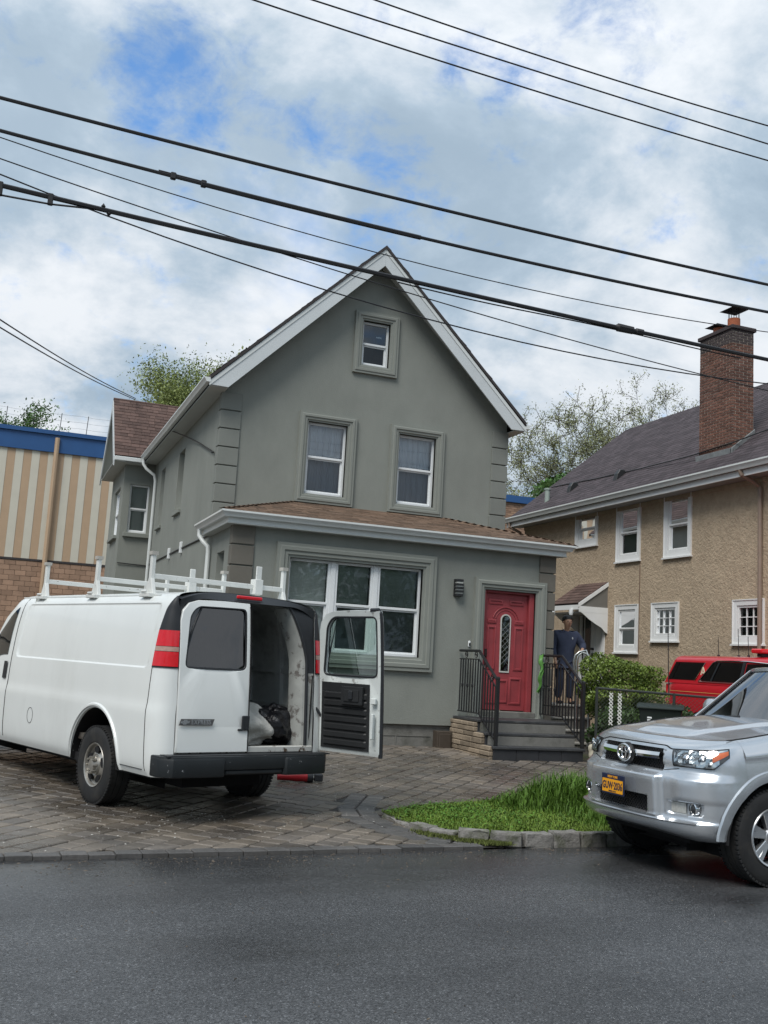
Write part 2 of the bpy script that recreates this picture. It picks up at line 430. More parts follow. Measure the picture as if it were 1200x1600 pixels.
# charcoal soldier course along the street and around the grass island
v, f = paver_mesh(.213, .15); me_s = bpy.data.meshes.new('border_paver'); me_s.from_pydata([(a, b, (c*2.6 if c < -.02 else c*.6)) for a, b, c in v], [], f); me_s.materials.append(m_charcoal)
x = -8.0
while x < 4.25:
    o = bpy.data.objects.new('border_paver', me_s); COL.objects.link(o); o.parent = drive
    o.matrix_local = Matrix.Translation((x, Yc(x)+.075+rng.uniform(-.006, .006), .004+rng.uniform(-.004, .004))) @ Matrix.Rotation(math.atan(.06)+rng.uniform(-.02, .02), 4, 'Z') @ Matrix.Rotation(rng.uniform(-.02, .02), 4, 'X')
    x += .203
def along(poly, step):
    out = []; acc = 0
    for a, b in zip(poly, poly[1:]):
        d = math.hypot(b[0]-a[0], b[1]-a[1])
        while acc < d:
            t = acc/d; out.append((a[0]+(b[0]-a[0])*t, a[1]+(b[1]-a[1])*t, math.atan2(b[1]-a[1], b[0]-a[0]))); acc += step
        acc -= d
    return out
v, f = paver_mesh(.205, .205); me_s2 = bpy.data.meshes.new('border_paver'); me_s2.from_pydata(v, [], f); me_s2.materials.append(m_charcoal)
for off in (-.105, .105):
    for x, y, a in along(DARKLINE, .212):
        x2, y2 = x-math.sin(a)*off, y+math.cos(a)*off
        if y2 < Yc(x2)+.17: continue
        o = bpy.data.objects.new('border_paver', me_s2); COL.objects.link(o); o.parent = drive; o.matrix_local = pmat(x2, y2, a)

# ------------------------------------------------------------------ granite kerb blocks round the grass
m_granite = M('weathered_granite', (.21, .2, .185), .8, var=.3, vs=22, bump=.8, bs=60, bd=.012, orand=.14, col2=(.1, .105, .07), c2s=6, c2r=(.48, .66))
kerb = thing('granite_kerb', 'low kerb of rough granite blocks curving round the grass island', 'kerb')
def block(l, w, h, sd):
    r = random.Random(sd); mb = MB(); mb.box(-l/2, l/2, -w/2, w/2, -.14, h); bm = bmesh.new()
    me = mb.mesh('kerb_block', bevel=.018, seg=2); bm.from_mesh(me)
    bmesh.ops.subdivide_edges(bm, edges=[e for e in bm.edges if e.calc_length() > .06], cuts=2, use_grid_fill=True)
    for v in bm.verts: v.co += Vector((r.uniform(-1, 1), r.uniform(-1, 1), r.uniform(-1, 1)))*.007
    bm.to_mesh(me); bm.free(); me.materials.append(m_granite); return me
bl = [block(.285, .14, .10, i) for i in range(4)]
path = [(3.97, 9.9), (4.0, 9.45), (4.1, 9.1), (4.32, 8.8), (4.7, 8.6), (5.2, Yc(5.2)+.08), (12, Yc(12)+.08)]
for i, (x, y, a) in enumerate(along(path, .30)):
    o = bpy.data.objects.new('kerb_block', bl[i % 4]); COL.objects.link(o); o.parent = kerb
    lift = -.06 if i < 2 else (-.045 if i < 4 else 0)
    o.matrix_local = Matrix.Translation((x, y, lift+rng.uniform(-.008, .008))) @ Matrix.Rotation(a+rng.uniform(-.03, .03)+(math.pi if i % 2 else 0), 4, 'Z')

# ------------------------------------------------------------------ grass
def grass_mat(name, c1, c2):
    m = M(name, c1, .55, var=.2, vs=2.2, isl=.35, spec=.25)
    P = m.node_tree.nodes['Principled BSDF']; P.inputs['Transmission Weight'].default_value = 0
    P.inputs['Subsurface Weight'].default_value = 0
    return m
m_grass = grass_mat('spring_grass', (.13, .20, .032), None)
m_grass2 = grass_mat('tall_grass', (.085, .16, .025), None)
m_clover = grass_mat('broad_weed_leaf', (.085, .19, .025), None)
mb = MB(); mb.add([(x, y, G(y)+.03) for x, y in ISLAND], [tuple(range(len(ISLAND)))]); tag(mb.build('grass_soil', M('island_soil', (.05, .055, .025), .95, var=.3, vs=8)), kind='structure')
def blades(name, n, hfun, mat, spread, seed, wid=.006, label=None):
    r = random.Random(seed); V, F = [], []
    while n > 0:
        x = r.uniform(3.85, 9.5); y = r.uniform(8.6, 11.9)
        if not inside(ISLAND, x, y): continue
        h = hfun(x, y, r)
        if h <= 0: n -= 1; continue
        n -= 1; a = r.uniform(0, 6.283); b = r.uniform(.1, 1)*spread; dx, dy = math.cos(a)*h*b, math.sin(a)*h*b
        wx, wy = -math.sin(a)*wid*r.uniform(.6, 1.3), math.cos(a)*wid*r.uniform(.6, 1.3); z = G(y)+.025; k = len(V)
        V += [(x-wx, y-wy, z), (x+wx, y+wy, z), (x+dx*.35-wx*.8, y+dy*.35-wy*.8, z+h*.6), (x+dx*.35+wx*.8, y+dy*.35+wy*.8, z+h*.6), (x+dx, y+dy, z+h*(1-.35*b))]
        F += [(k, k+1, k+3, k+2), (k+2, k+3, k+4)]
    return tag(fast(name, V, F, mat), label, 'grass', kind='stuff')
def h_lawn(x, y, r):
    e = poly_d(ISLAND, x, y); return r.uniform(.03, .075)*(0.5+.5*min(1, e/.25))*(1.5 if r.random() < .06 else 1)
def tuftw(x, y):
    cx, cy = 6.3, 10.35; return math.exp(-(((x-cx)/.85)**2+((y-cy)/.5)**2)) + .9*math.exp(-(((x-7.2)/.9)**2+((y-10.7)/.6)**2)) + .55*math.exp(-(((x-6.2)/.5)**2+((y-9.3)/.35)**2))
def h_tuft(x, y, r):
    w = tuftw(x, y)
    return r.uniform(.28, .5)*min(1, w) if r.random() < w*1.2 and w > .18 else 0
blades('lawn_grass', 62000, h_lawn, m_grass, .9, 1, .0055, 'short bright green grass filling the island behind the granite kerb')
blades('tall_grass', 24000, h_tuft, m_grass2, .8, 2, .0075, 'tall unmown grass tuft beside the silver car bumper')
def weeds():
    r = random.Random(5); V, F = [], []
    for _ in range(6000):
        x = r.gauss(4.75, .45); y = r.gauss(9.95, .42)
        if not inside(ISLAND, x, y): continue
        z = G(y)+r.uniform(.03, .085); s = r.uniform(.005, .013); a = r.uniform(0, 6.28); t = r.uniform(-.6, .6); k = len(V)
        for i in range(6):
            b = a+i*1.047; V.append((x+math.cos(b)*s, y+math.sin(b)*s*.8, z+math.sin(b-a)*s*t))
        F.append(tuple(range(k, k+6)))
    tag(fast('ground_weeds', V, F, m_clover), 'broad leafed weeds at the pointed end of the grass', 'weeds', kind='stuff')
weeds()
# moss in the gutter by the kerb tip and pale plaster crumbs strewn behind the van
def crumbs():
    r = random.Random(9); V, F = [], []
    for _ in range(620):
        if r.random() < .75: x, y = r.gauss(1.6, 1.5), r.gauss(10.0, .9)
        else: x, y = r.gauss(4.2, 1.2), r.gauss(13.0, .8)
        if not paver_region(x, y): 
            if y > Yc(x)+.0: continue
            if r.random() > .15: continue
        z = G(y) if y > Yc(x) else -.028; s = r.choice((.003, .004, .005, .006, .009)); k = len(V)
        for i in range(4):
            a = i*1.57+r.uniform(-.4, .4); V.append((x+math.cos(a)*s*r.uniform(.6, 1.4), y+math.sin(a)*s*r.uniform(.6, 1.4), z+.002))
        V.append((x, y, z+s*.8)); F += [(k, k+1, k+4), (k+1, k+2, k+4), (k+2, k+3, k+4), (k+3, k, k+4)]
    tag(fast('plaster_crumbs', V, F, M('white_crumb', (.5, .48, .44), .8)), 'pale plaster crumbs scattered over the pavers behind the van', 'debris', kind='stuff')
crumbs()
def moss():
    r = random.Random(19); V, F = [], []
    for _ in range(5000):
        t = r.random(); x = 3.98+t*.55+r.gauss(0, .05); y = 9.35-.75*t**.6+r.gauss(0, .05)-.1
        if y < Yc(x): continue
        z = G(y)+.0; h = r.uniform(.01, .035); a = r.uniform(0, 6.28); k = len(V); s = .006
        V += [(x+math.cos(a)*s, y+math.sin(a)*s, z), (x-math.cos(a)*s, y-math.sin(a)*s, z), (x+r.uniform(-.02, .02), y+r.uniform(-.02, .02), z+h)]; F.append((k, k+1, k+2))
    tag(fast('kerb_moss', V, F, M('moss', (.09, .11, .025), .9, isl=.5)), 'dry moss and weeds along the foot of the granite kerb', 'moss', kind='stuff')
moss()

def grit():
    r = random.Random(29); V, F = [], []
    for _ in range(2600):
        x = r.uniform(-2, 9); d = abs(r.gauss(0, .28)) if r.random() < .8 else r.uniform(0, 4.5); y = Yc(x)-.01-d
        s = r.choice((.002, .003, .004, .006)); k = len(V); a0 = r.uniform(0, 6.28); el = r.choice((1, 1, 1, 3.2))
        for i in range(4):
            a = i*1.57; u, v = math.cos(a)*s*el, math.sin(a)*s; V.append((x+u*math.cos(a0)-v*math.sin(a0), y+u*math.sin(a0)+v*math.cos(a0), -.029))
        V.append((x, y, -.029+s*.7)); F += [(k, k+1, k+4), (k+1, k+2, k+4), (k+2, k+3, k+4), (k+3, k, k+4)]
    tag(fast('gutter_grit', V, F, M('brown_grit', (.10, .08, .06), .9, isl=.7)), 'dark grit and leaf bits gathered along the street edge', 'grit', kind='stuff')
grit()
# ================================================================== grey-green stucco house
m_stucco = M('grey_green_stucco', (.225, .236, .210), .85, var=.10, vs=1.6, bump=.5, bs=45, bd=.008, col2=(.195, .205, .183), c2s=1.3, c2r=(.42, .75), stretch=(1, 1, .55), det=9)
m_trim = M('grey_green_trim', (.218, .23, .205), .8, var=.06, vs=3, bump=.15, bs=60, bd=.004)
m_quoin = M('grey_quoin', (.19, .2, .18), .85, var=.08, vs=3, bump=.3, bs=60, bd=.005, orand=.05)
m_quoin_br = M('brown_grey_quoin', (.135, .125, .105), .85, var=.1, vs=3, bump=.3, bs=60, bd=.005, orand=.06)
m_white = M('white_vinyl', (.72, .74, .74), .4, var=.04, vs=4)
m_gutter = M('white_gutter_metal', (.62, .645, .63), .35, var=.07, vs=2, rvar=.1)
m_fascia = M('pale_fascia', (.55, .58, .585), .45, var=.08, vs=1.5)
m_soffit = M('soffit', (.42, .44, .42), .6, var=.05)
m_shingle_br = M('brown_shingle', (.15, .098, .066), .9, var=.25, vs=18, isl=.35, orand=.25, bump=.5, bs=150, bd=.004)
m_shingle_dk = M('dark_brown_shingle', (.095, .06, .05), .9, var=.2, vs=14, isl=.3, orand=.3, bump=.5, bs=150, bd=.004)
m_roof_edge = M('roof_edge', (.045, .04, .04), .9, var=.2, vs=10)
m_glass = Mglass('window_glass', (.82, .86, .86), .05)
m_glass_dk = Mglass('dim_window_glass', (.66, .72, .70), .015)
m_screen = Mglass('screened_glass', (.50, .53, .54), .01)
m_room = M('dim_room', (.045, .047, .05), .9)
m_curtain = M('sheer_curtain', (.66, .69, .75), .9, var=.08, vs=5, stretch=(9, 1, .5))
m_blind = M('window_blind', (.58, .61, .57), .7, var=.05)
m_conc = M('foundation_concrete', (.17, .165, .15), .9, var=.2, vs=4, bump=.4, bs=40, col2=(.1, .1, .085), c2s=2.2)

def clip_poly(poly, outline):
    """Sutherland-Hodgman against a convex counter-clockwise outline"""
    out = poly
    for i in range(len(outline)):
        (ax, ay), (bx, by) = outline[i], outline[(i+1) % len(outline)]; src, out = out, []
        if not src: break
        def sd(p): return (bx-ax)*(p[1]-ay)-(by-ay)*(p[0]-ax)
        for j in range(len(src)):
            p, q = src[j], src[(j+1) % len(src)]; a, b = sd(p), sd(q)
            if a >= -1e-9: out.append(p)
            if (a > 1e-9 and b < -1e-9) or (a < -1e-9 and b > 1e-9):
                t = a/(a-b); out.append((p[0]+(q[0]-p[0])*t, p[1]+(q[1]-p[1])*t))
    return out
def wall(mb, outline, holes, T, thick=.14):
    us = sorted({p[0] for p in outline} | {h[0] for h in holes} | {h[1] for h in holes}); vs = sorted({p[1] for p in outline} | {h[2] for h in holes} | {h[3] for h in holes})
    for a, b in zip(us, us[1:]):
        for c, d in zip(vs, vs[1:]):
            m, n = (a+b)/2, (c+d)/2
            if any(h[0] < m < h[1] and h[2] < n < h[3] for h in holes): continue
            p = clip_poly([(a, c), (b, c), (b, d), (a, d)], outline)
            if len(p) > 2: mb.add([T(u, v, 0) for u, v in p], [tuple(range(len(p)))])
    for a, b, c, d in holes:
        for (p, q) in (((a, c), (b, c)), ((b, c), (b, d)), ((b, d), (a, d)), ((a, d), (a, c))):
            mb.quad(T(*p, 0), T(*q, 0), T(*q, -thick), T(*p, -thick))
def ubox(mb, T, u0, u1, v0, v1, d0, d1):
    v = [T(u, w, d) for u in (u0, u1) for w in (v0, v1) for d in (d0, d1)]
    return mb.add(v, [(0, 1, 3, 2), (4, 6, 7, 5), (0, 4, 5, 1), (2, 3, 7, 6), (0, 2, 6, 4), (1, 5, 7, 3)])
def molding(mb, T, u0, u1, v0, v1, prof):
    """mitred frame round a rectangle; prof = [(outward, proud)]"""
    n = len(prof); v = []
    for (cu, cv, su, sv) in ((u0, v0, -1, -1), (u1, v0, 1, -1), (u1, v1, 1, 1), (u0, v1, -1, 1)):
        v += [T(cu+su*o, cv+sv*o, p) for o, p in prof]
    f = [(i*n+j, ((i+1) % 4)*n+j, ((i+1) % 4)*n+j+1, i*n+j+1) for i in range(4) for j in range(n-1)]
    return mb.add(v, f)
PROF = [(0, -.06), (0, .03), (.025, .035), (.035, .055), (.075, .055), (.085, .075), (.125, .075), (.14, .06), (.175, .06), (.18, .0)]
def window(parent, T, u0, u1, v0, v1, dep=.10, meet=.5, fr=.045, behind=None, glass=None, cols=0, rows=0, mat=None, wmat=None, upper_only=False, glass2=None):
    """sash window: frame (part) with rail, panes and curtain or blind (sub-parts)"""
    mat = mat or m_white; mb = MB(); d0, d1 = -dep-.05, -dep+.02
    ubox(mb, T, u0, u0+fr, v0, v1, d0, d1); ubox(mb, T, u1-fr, u1, v0, v1, d0, d1)
    ubox(mb, T, u0+fr, u1-fr, v1-fr, v1, d0, d1-.001); ubox(mb, T, u0+fr, u1-fr, v0, v0+fr*1.15, d0, d1+.012)
    w = mb.build('window', mat, parent, bevel=.004); vm = lerp(v0, v1, meet) if meet else None
    if meet:
        mb = MB(); ubox(mb, T, u0+fr+.001, u1-fr-.001, vm-.02, vm+.022, d0+.005, d1+.004); mb.build('meeting_rail', mat, w, bevel=.003)
        # inner sash of the lower light, set behind the upper
        mb = MB(); molding(mb, T, u0+fr+.028, u1-fr-.028, v0+fr*1.15+.028, vm-.02-.028, [(0, d0+.002), (0, d1-.03), (.027, d1-.03), (.027, d0+.002)]); mb.build('sash', mat, w)
    for a, b, g in ([(vm+.02, v1-fr, glass), (v0+fr, vm-.02, glass2 or glass)] if meet else [(v0+fr, v1-fr, glass)]):
        mb = MB(); dd = -dep-.012 if a > v0+fr+.01 else -dep-.032; mb.quad(T(u0+fr, a, dd), T(u1-fr, a, dd), T(u1-fr, b, dd), T(u0+fr, b, dd)); mb.build('pane', g or m_glass, w)
    if cols:
        for i in range(1, cols):
            u = lerp(u0+fr, u1-fr, i/cols); mb = MB(); ubox(mb, T, u-.009, u+.009, v0+fr, v1-fr, d0+.01, -dep-.006); mb.build('glazing_bar', mat, w)
        for i in range(1, rows):
            v = lerp(v0+fr, v1-fr, i/rows); mb = MB(); ubox(mb, T, u0+fr, u1-fr, v-.009, v+.009, d0+.012, -dep-.008); mb.build('glazing_bar', mat, w)
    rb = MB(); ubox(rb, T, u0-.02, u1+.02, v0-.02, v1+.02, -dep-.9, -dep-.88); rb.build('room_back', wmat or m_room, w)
    if behind == 'curtain':
        mb = MB(); n = 60; r = random.Random(int(u0*100)); ph = [r.uniform(0, 6) for _ in range(3)]
        mb.grid(lambda u, v: T(u, v, -dep-.13+.02*math.sin((u-u0)*62+ph[0])+.012*math.sin((u-u0)*111+ph[1])+.004*math.sin(v*3)), frange(u0+.01, u1-.01, n), frange(v0+.02, v1-.02, 4))
        mb.build('curtain', m_curtain, w, smooth=3.2)
    if behind == 'blind':
        mb = MB(); v = v0+.03
        while v < v1-.03:
            mb.quad(T(u0+fr+.005, v, -dep-.10), T(u1-fr-.005, v, -dep-.10), T(u1-fr-.005, v+.0235, -dep-.085), T(u0+fr+.005, v+.0235, -dep-.085)); v += .0255
        mb.build('blind', m_blind, w)
    return w

house = thing('stucco_house', 'grey green stucco house with steep gable, white fascia and red front door', 'house')
XL, XR, YP, YM, YB = 3.45, 9.40, 16.3, 18.2, 31.0
TF = lambda u, v, d: (u, YP-d, v)            # porch front
TM = lambda u, v, d: (u, YM-d, v)            # main gable front
TL = lambda u, v, d: (XL-d, u, v)            # left side
# --- porch front wall
PW = (4.42, 6.83, 1.69, 3.22)               # picture window opening
DO = (8.04, 9.07, .84, 2.97)                # door opening
mb = MB(); wall(mb, [(XL, .56), (9.43, .56), (9.43, 3.72), (XL, 3.72)], [PW, DO], TF)
mb.quad((9.43, YP, .56), (9.43, YM, .56), (9.43, YM, 3.72), (9.43, YP, 3.72)); mb.quad((XL, YP, .56), (9.43, YP, .56), (9.43, YP+.12, .56), (XL, YP+.12, .56))
mb.build('porch_wall', m_stucco, house)
# --- left side wall (porch and main share one plane)
SW = [(22.06, 22.83, 4.63, 5.99), (24.86, 25.47, 4.58, 6.01), (16.95, 17.55, 2.05, 3.30)]
mb = MB(); wall(mb, [(YP, .3), (26.8, .3), (26.8, 6.45), (YM, 6.45), (YM, 3.72), (YP, 3.72)][:0] or [(YM, .3), (26.8, .3), (26.8, 6.45), (YM, 6.45)], SW[:2], TL, .2)
wall(mb, [(YP, .56), (YM, .56), (YM, 3.72), (YP, 3.72)], SW[2:], TL, .2); mb.build('side_wall', m_stucco, house)
for i, (a, b, c, d) in enumerate(SW):
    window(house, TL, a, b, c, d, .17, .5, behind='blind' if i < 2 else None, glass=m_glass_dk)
    s = MB(); ubox(s, TL, a-.06, b+.06, c-.09, c-.004, -.1, .06); s.build('window_sill', m_trim, house, bevel=.008)
# --- main gable wall
GP = (6.34, 9.45)
AT = (6.09, 6.66, 7.30, 8.20); LW = (5.11, 5.90, 4.64, 6.03); RW_ = (6.97, 7.76, 4.64, 6.03)
mb = MB(); wall(mb, [(XL, 3.5), (9.33, 3.5), (9.33, 6.60), (6.34, 9.42), (XL, 6.69)], [AT, LW, RW_], TM)
mb.quad((9.33, YM, .2), (9.33, YB, .2), (9.33, YB, 6.45), (9.33, YM, 6.45))
mb.add([(XL, YB, .2), (9.33, YB, .2), (9.33, YB, 6.45), (6.34, YB, 9.42), (XL, YB, 6.45)], [(0, 1, 2, 3, 4)]); mb.quad((XL, 29.8, .2), (XL, YB, .2), (XL, YB, 6.45), (XL, 29.8, 6.45))
mb.build('gable_wall', m_stucco, house)
for k, (wd, bh) in enumerate(((AT, None), (LW, 'curtain'), (RW_, 'curtain'))):
    a, b, c, d = wd; t = MB(); molding(t, TM, a, b, c, d, PROF); t.build('window_trim', m_trim, house, smooth=.5)
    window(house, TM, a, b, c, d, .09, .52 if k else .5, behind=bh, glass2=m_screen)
mb = MB(); mb.box(6.42, 6.53, YM+.13, YM+.14, 7.93, 7.955); mb.build('window_sticker', m_white, house)
# --- picture window: three sashes
a, b, c, d = PW
t = MB(); molding(t, TF, a, b, c, d, [(o*1.35, p*1.15) for o, p in PROF]); t.build('window_trim', m_trim, house, smooth=.5)
cuts = [a, 5.215, 5.985, b]
for i in range(3):
    u0, u1 = cuts[i]+(.045 if i else 0), cuts[i+1]-(.045 if i < 2 else 0)
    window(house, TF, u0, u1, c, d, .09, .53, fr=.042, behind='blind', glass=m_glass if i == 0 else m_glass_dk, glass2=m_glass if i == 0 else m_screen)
for u in cuts[1:3]:
    s = MB(); ubox(s, TF, u-.045, u+.045, c, d, -.15, -.055); s.build('mullion', m_white, house, bevel=.006)
# --- foundation and vent
mb = MB(); mb.box(XL+.05, 9.38, YP+.06, YP+.3, -.1, .56); mb.build('foundation', m_conc, house)
mb = MB(); mb.box(XL+.02, XL+.3, YP, 31, -.1, .56); mb.box(XL+.5, 9.3, 18.3, 18.5, -.1, 3.6); mb.build('foundation', m_conc, house)
m_vent = M('brown_hatch', (.062, .048, .036), .7, var=.15, vs=9)
mb = MB(); mb.box(7.2, 7.47, YP-.14, YP+.06, .12, .47); mb.box(7.23, 7.44, YP-.155, YP-.14, .16, .43); mb.build('cellar_hatch', m_vent, house, bevel=.008)
mb = MB(); mb.box(5.2, 7.15, YP+.05, YP+.062, .36, .375); mb.box(6.5, 6.515, YP+.05, YP+.063, .2, .36); mb.build('foundation_joint', m_conc, house)
# --- quoins
def quoins(x, sx, y, z0, z1, step, w, dep, mat):
    z = z1
    while z > z0:
        lo = max(z-step+.022, z0); mb = MB()
        mb.box(min(x-sx*.03, x+sx*w), max(x-sx*.03, x+sx*w), y-.035, y+dep, lo, z)
        mb.build('quoin_block', mat, house, bevel=.006); z -= step
quoins(XL, 1, YM, 4.0, 6.35, .345, .36, .17, m_quoin)
quoins(9.33, -1, YM, 4.0, 6.35, .345, .33, .2, m_quoin)
quoins(XL, 1, YP, .56, 3.68, .34, .35, .17, m_quoin_br)
quoins(9.43, -1, YP, .56, 3.68, .34, .30, .2, m_quoin_br)
# --- main roof
RZ0 = 6.47; RX0, RXC, RX1 = 3.12, 6.34, 9.56; YR0, YR1 = 17.82, 31.3
def slab(mb, x0, z0, x1, z1, y0, y1, t): mb.prism([(x0, z0), (x1, z1), (x1, z1+t), (x0, z0+t)], 1, y0, y1)
mb = MB(); slab(mb, RX0, RZ0-.01, RXC, 9.58, YR0-.03, YR1, .07); slab(mb, RX1, RZ0-.01, RXC, 9.58, YR0-.03, YR1, .07); rf = mb.build('roof', m_roof_edge, house)
V, F = [], []; rr = random.Random(4)
for sx in (-1, 1):                                                   # shingle courses on the main roof
    n = 32; Lx = (RXC-RX0) if sx < 0 else (RX1-RXC)
    for i in range(n):
        y = YR0-.04+rr.uniform(0, .2)
        while y < YR1:
            w = rr.uniform(.22, .36); t0, t1 = i/n, (i+1.15)/n
            x0 = RXC+sx*Lx*(1-t0); x1 = RXC+sx*Lx*(1-min(1, t1)); z0 = lerp(RZ0, 9.58, t0)+.075; z1 = lerp(RZ0, 9.58, min(1, t1))+.068; k = len(V); y1 = min(y+w-.006, YR1)
            V += [(x0, y, z0-.012), (x0, y1, z0-.012), (x0, y, z0+.006), (x0, y1, z0+.006), (x1, y, z1), (x1, y1, z1)]; F += [(k, k+1, k+3, k+2), (k+2, k+3, k+5, k+4)]; y += w
tag(fast('shingles', V, F, m_shingle_dk, rf), kind='stuff')
mb = MB(); mb.prism([(3.13, 6.36), (3.46, 6.355), (6.34, 9.24), (6.34, 9.585), (3.13, 6.455)], 1, YR0, YR0+.03); mb.prism([(9.55, 6.36), (6.342, 9.585), (6.342, 9.24), (9.24, 6.355)], 1, YR0, YR0+.03)
mb.build('rake_board', m_fascia, house)
mb = MB(); mb.prism([(3.11, 6.42), (6.34, 9.585), (6.34, 9.50), (3.11, 6.335)], 1, YR0-.012, YR0-.001); mb.prism([(9.57, 6.42), (6.342, 9.585), (6.342, 9.50), (9.57, 6.335)], 1, YR0-.012, YR0-.001); mb.build('rake_drip_edge', m_gutter, house)
mb = MB()
for s, xe in ((1, 3.13), (-1, 9.55)): mb.quad((xe, YR0+.03, 6.37), (xe, YM+.01, 6.37), (6.34, YM+.01, 9.40), (6.34, YR0+.03, 9.40))
mb.box(3.13, XL+.01, YR0+.03, 26.6, 6.345, 6.36); mb.box(9.32, 9.55, YR0+.03, YB, 6.345, 6.36); mb.build('soffit', m_soffit, house)
# --- gutters (K profile swept)
KP = [(0, 0), (-.075, 0), (-.085, .02), (-.1, .05), (-.125, .075), (-.125, .1), (-.118, .1), (-.112, .085), (0, .085)]
def gutter_y(x, s, y0, y1, z, name='gutter', par=None):
    mb = MB(); mb.prism([(x+s*a, z+b) for a, b in KP], 1, y0, y1); mb.build(name, m_gutter, par or house, smooth=.5)
gutter_y(3.13, 1, YR0-.02, 27.3, 6.40); gutter_y(9.55, -1, YR0-.02, 31, 6.40)
def downspout(pts, par=None, r=.04, mat=None, n=8):
    mb = MB(); mb.tube(pts, r, n); mb.build('downspout', mat or m_gutter, par or house, smooth=.7)
downspout([(3.07, 26.3, 6.40), (3.07, 26.3, 6.28), (3.15, 26.25, 6.15), (3.36, 26.2, 6.0), (3.4, 26.2, 5.85), (3.4, 26.2, .4)])
# --- porch hip roof
ex0, ex1, ey, ez = 3.2, 9.68, 16.02, 3.87; tx0, tx1, tz = 4.95, 8.0, 4.45
mb = MB()
mb.quad((ex0, ey, ez), (ex1, ey, ez), (tx1, YM, tz), (tx0, YM, tz)); mb.add([(ex0, ey, ez), (tx0, YM, tz), (ex0, YM+.25, ez)], [(0, 1, 2)]); mb.add([(ex1, ey, ez), (ex1, YM+.25, ez), (tx1, YM, tz)], [(0, 1, 2)])
pr = mb.build('porch_roof', m_roof_edge, house)
V, F = [], []; n = 17
def rp(x, t, h):    # point on the front slope: t 0 at eave, 1 at wall
    return (x, lerp(ey, YM, t), lerp(ez, tz, t)+h)
for i in range(n):
    t0, t1 = i/n, min(1, (i+1.2)/n); x = lerp(ex0, tx0, t0)-rr.uniform(0, .15); xe = lerp(ex1, tx1, t0)
    while x < xe:
        w = rr.uniform(.15, .34); x1 = min(x+w-.005, xe); xs_ = max(x, lerp(ex0, tx0, t0)); k = len(V); h = rr.uniform(.010, .018)
        V += [rp(xs_, t0-.012, .001), rp(x1, t0-.012, .001), rp(xs_, t0-.012, h), rp(x1, t0-.012, h), rp(xs_, t1, .006), rp(min(x1, lerp(ex1, tx1, t1)), t1, .006)]; F += [(k, k+1, k+3, k+2), (k+2, k+3, k+5, k+4)]; x += w
tag(fast('shingles', V, F, m_shingle_br, pr), kind='stuff')
V, F = [], []
for (cx, cy, cz, sx) in ((ex0, ey, ez, 1), (ex1, ey, ez, -1)):        # side slopes
    for i in range(n):
        t0, t1 = i/n, min(1, (i+1.2)/n); tx = tx0 if sx > 0 else tx1; y0 = lerp(ey, YM, t0); y1 = lerp(YM+.25, YM, t0); y = y0
        while y < y1:
            w = .28; k = len(V); ya = min(y+w-.005, y1); xa, xb = lerp(cx, tx, t0), lerp(cx, tx, t1); za, zb = lerp(cz, tz, t0), lerp(cz, tz, t1)
            V += [(xa, y, za+.001), (xa, ya, za+.001), (xa, y, za+.014), (xa, ya, za+.014), (xb, y, zb+.006), (xb, ya, zb+.006)]; F += [(k, k+1, k+3, k+2), (k+2, k+3, k+5, k+4)]; y += w
tag(fast('shingles', V, F, m_shingle_br, pr), kind='stuff')
for (p, q) in (((ex0, ey, ez), (tx0, YM, tz)), ((ex1, ey, ez), (tx1, YM, tz))):
    p, q = Vector(p), Vector(q); nn = 16
    for i in range(nn):
        mb = MB(); a, b = p.lerp(q, i/nn), p.lerp(q, (i+1.1)/nn); s = Vector((.1, 0, 0)); mb.quad(a-s+Vector((0, -.03, .0)), a+Vector((0, 0, .035)), b+Vector((0, 0, .022)), b-s+Vector((0, -.03, -.01))); mb.quad(a+s+Vector((0, -.0, .0)), a+Vector((0, 0, .035)), b+Vector((0, 0, .022)), b+s+Vector((0, 0, -.01)))
        mb.build('hip_cap', m_shingle_br, pr)
gk = [(a, b) for a, b in KP]
mb = MB(); prof = [(0, 0), (.075, 0), (.085, .02), (.1, .05), (.13, .075), (.13, .105), (.12, .105), (.115, .085), (0, .085)]     # outward, up
def hip_sweep(prof, z, xa, xb, y, yend, name, mat):
    mb = MB(); v = []; n = len(prof)
    for (sx, xx, yy, fy) in ((-1, xa, yend, 0), (-1, xa, y, 1), (1, xb, y, 1), (1, xb, yend, 0)):
        for o, h in prof: v.append((xx+sx*o, yy-(o if fy else 0), z+h))
    f = [(i*n+j, (i+1)*n+j, (i+1)*n+(j+1) % n, i*n+(j+1) % n) for i in range(3) for j in range(n)] + [tuple(range(n)), tuple(range(3*n, 4*n))[::-1]]
    mb.add(v, f); mb.build(name, mat, house, smooth=.5)
hip_sweep(prof, 3.765, 3.30, 9.58, 16.12, YM+.28, 'gutter', m_gutter)
hip_sweep([(-.02, -.12), (0, -.12), (0, 0), (-.02, 0)], 3.79, 3.30, 9.58, 16.12, YM+.2, 'fascia_board', m_gutter)
mb = MB(); mb.box(3.29, 9.59, 16.11, 16.32, 3.665, 3.68); mb.box(3.29, XL+.01, 16.32, YM+.1, 3.665, 3.68); mb.build('soffit', m_soffit, house)
downspout([(3.24, 18.28, 3.77), (3.24, 18.28, 3.66), (3.3, 18.2, 3.55), (3.38, 18.12, 3.46), (3.39, 18.1, 3.36), (3.39, 18.1, .3)])
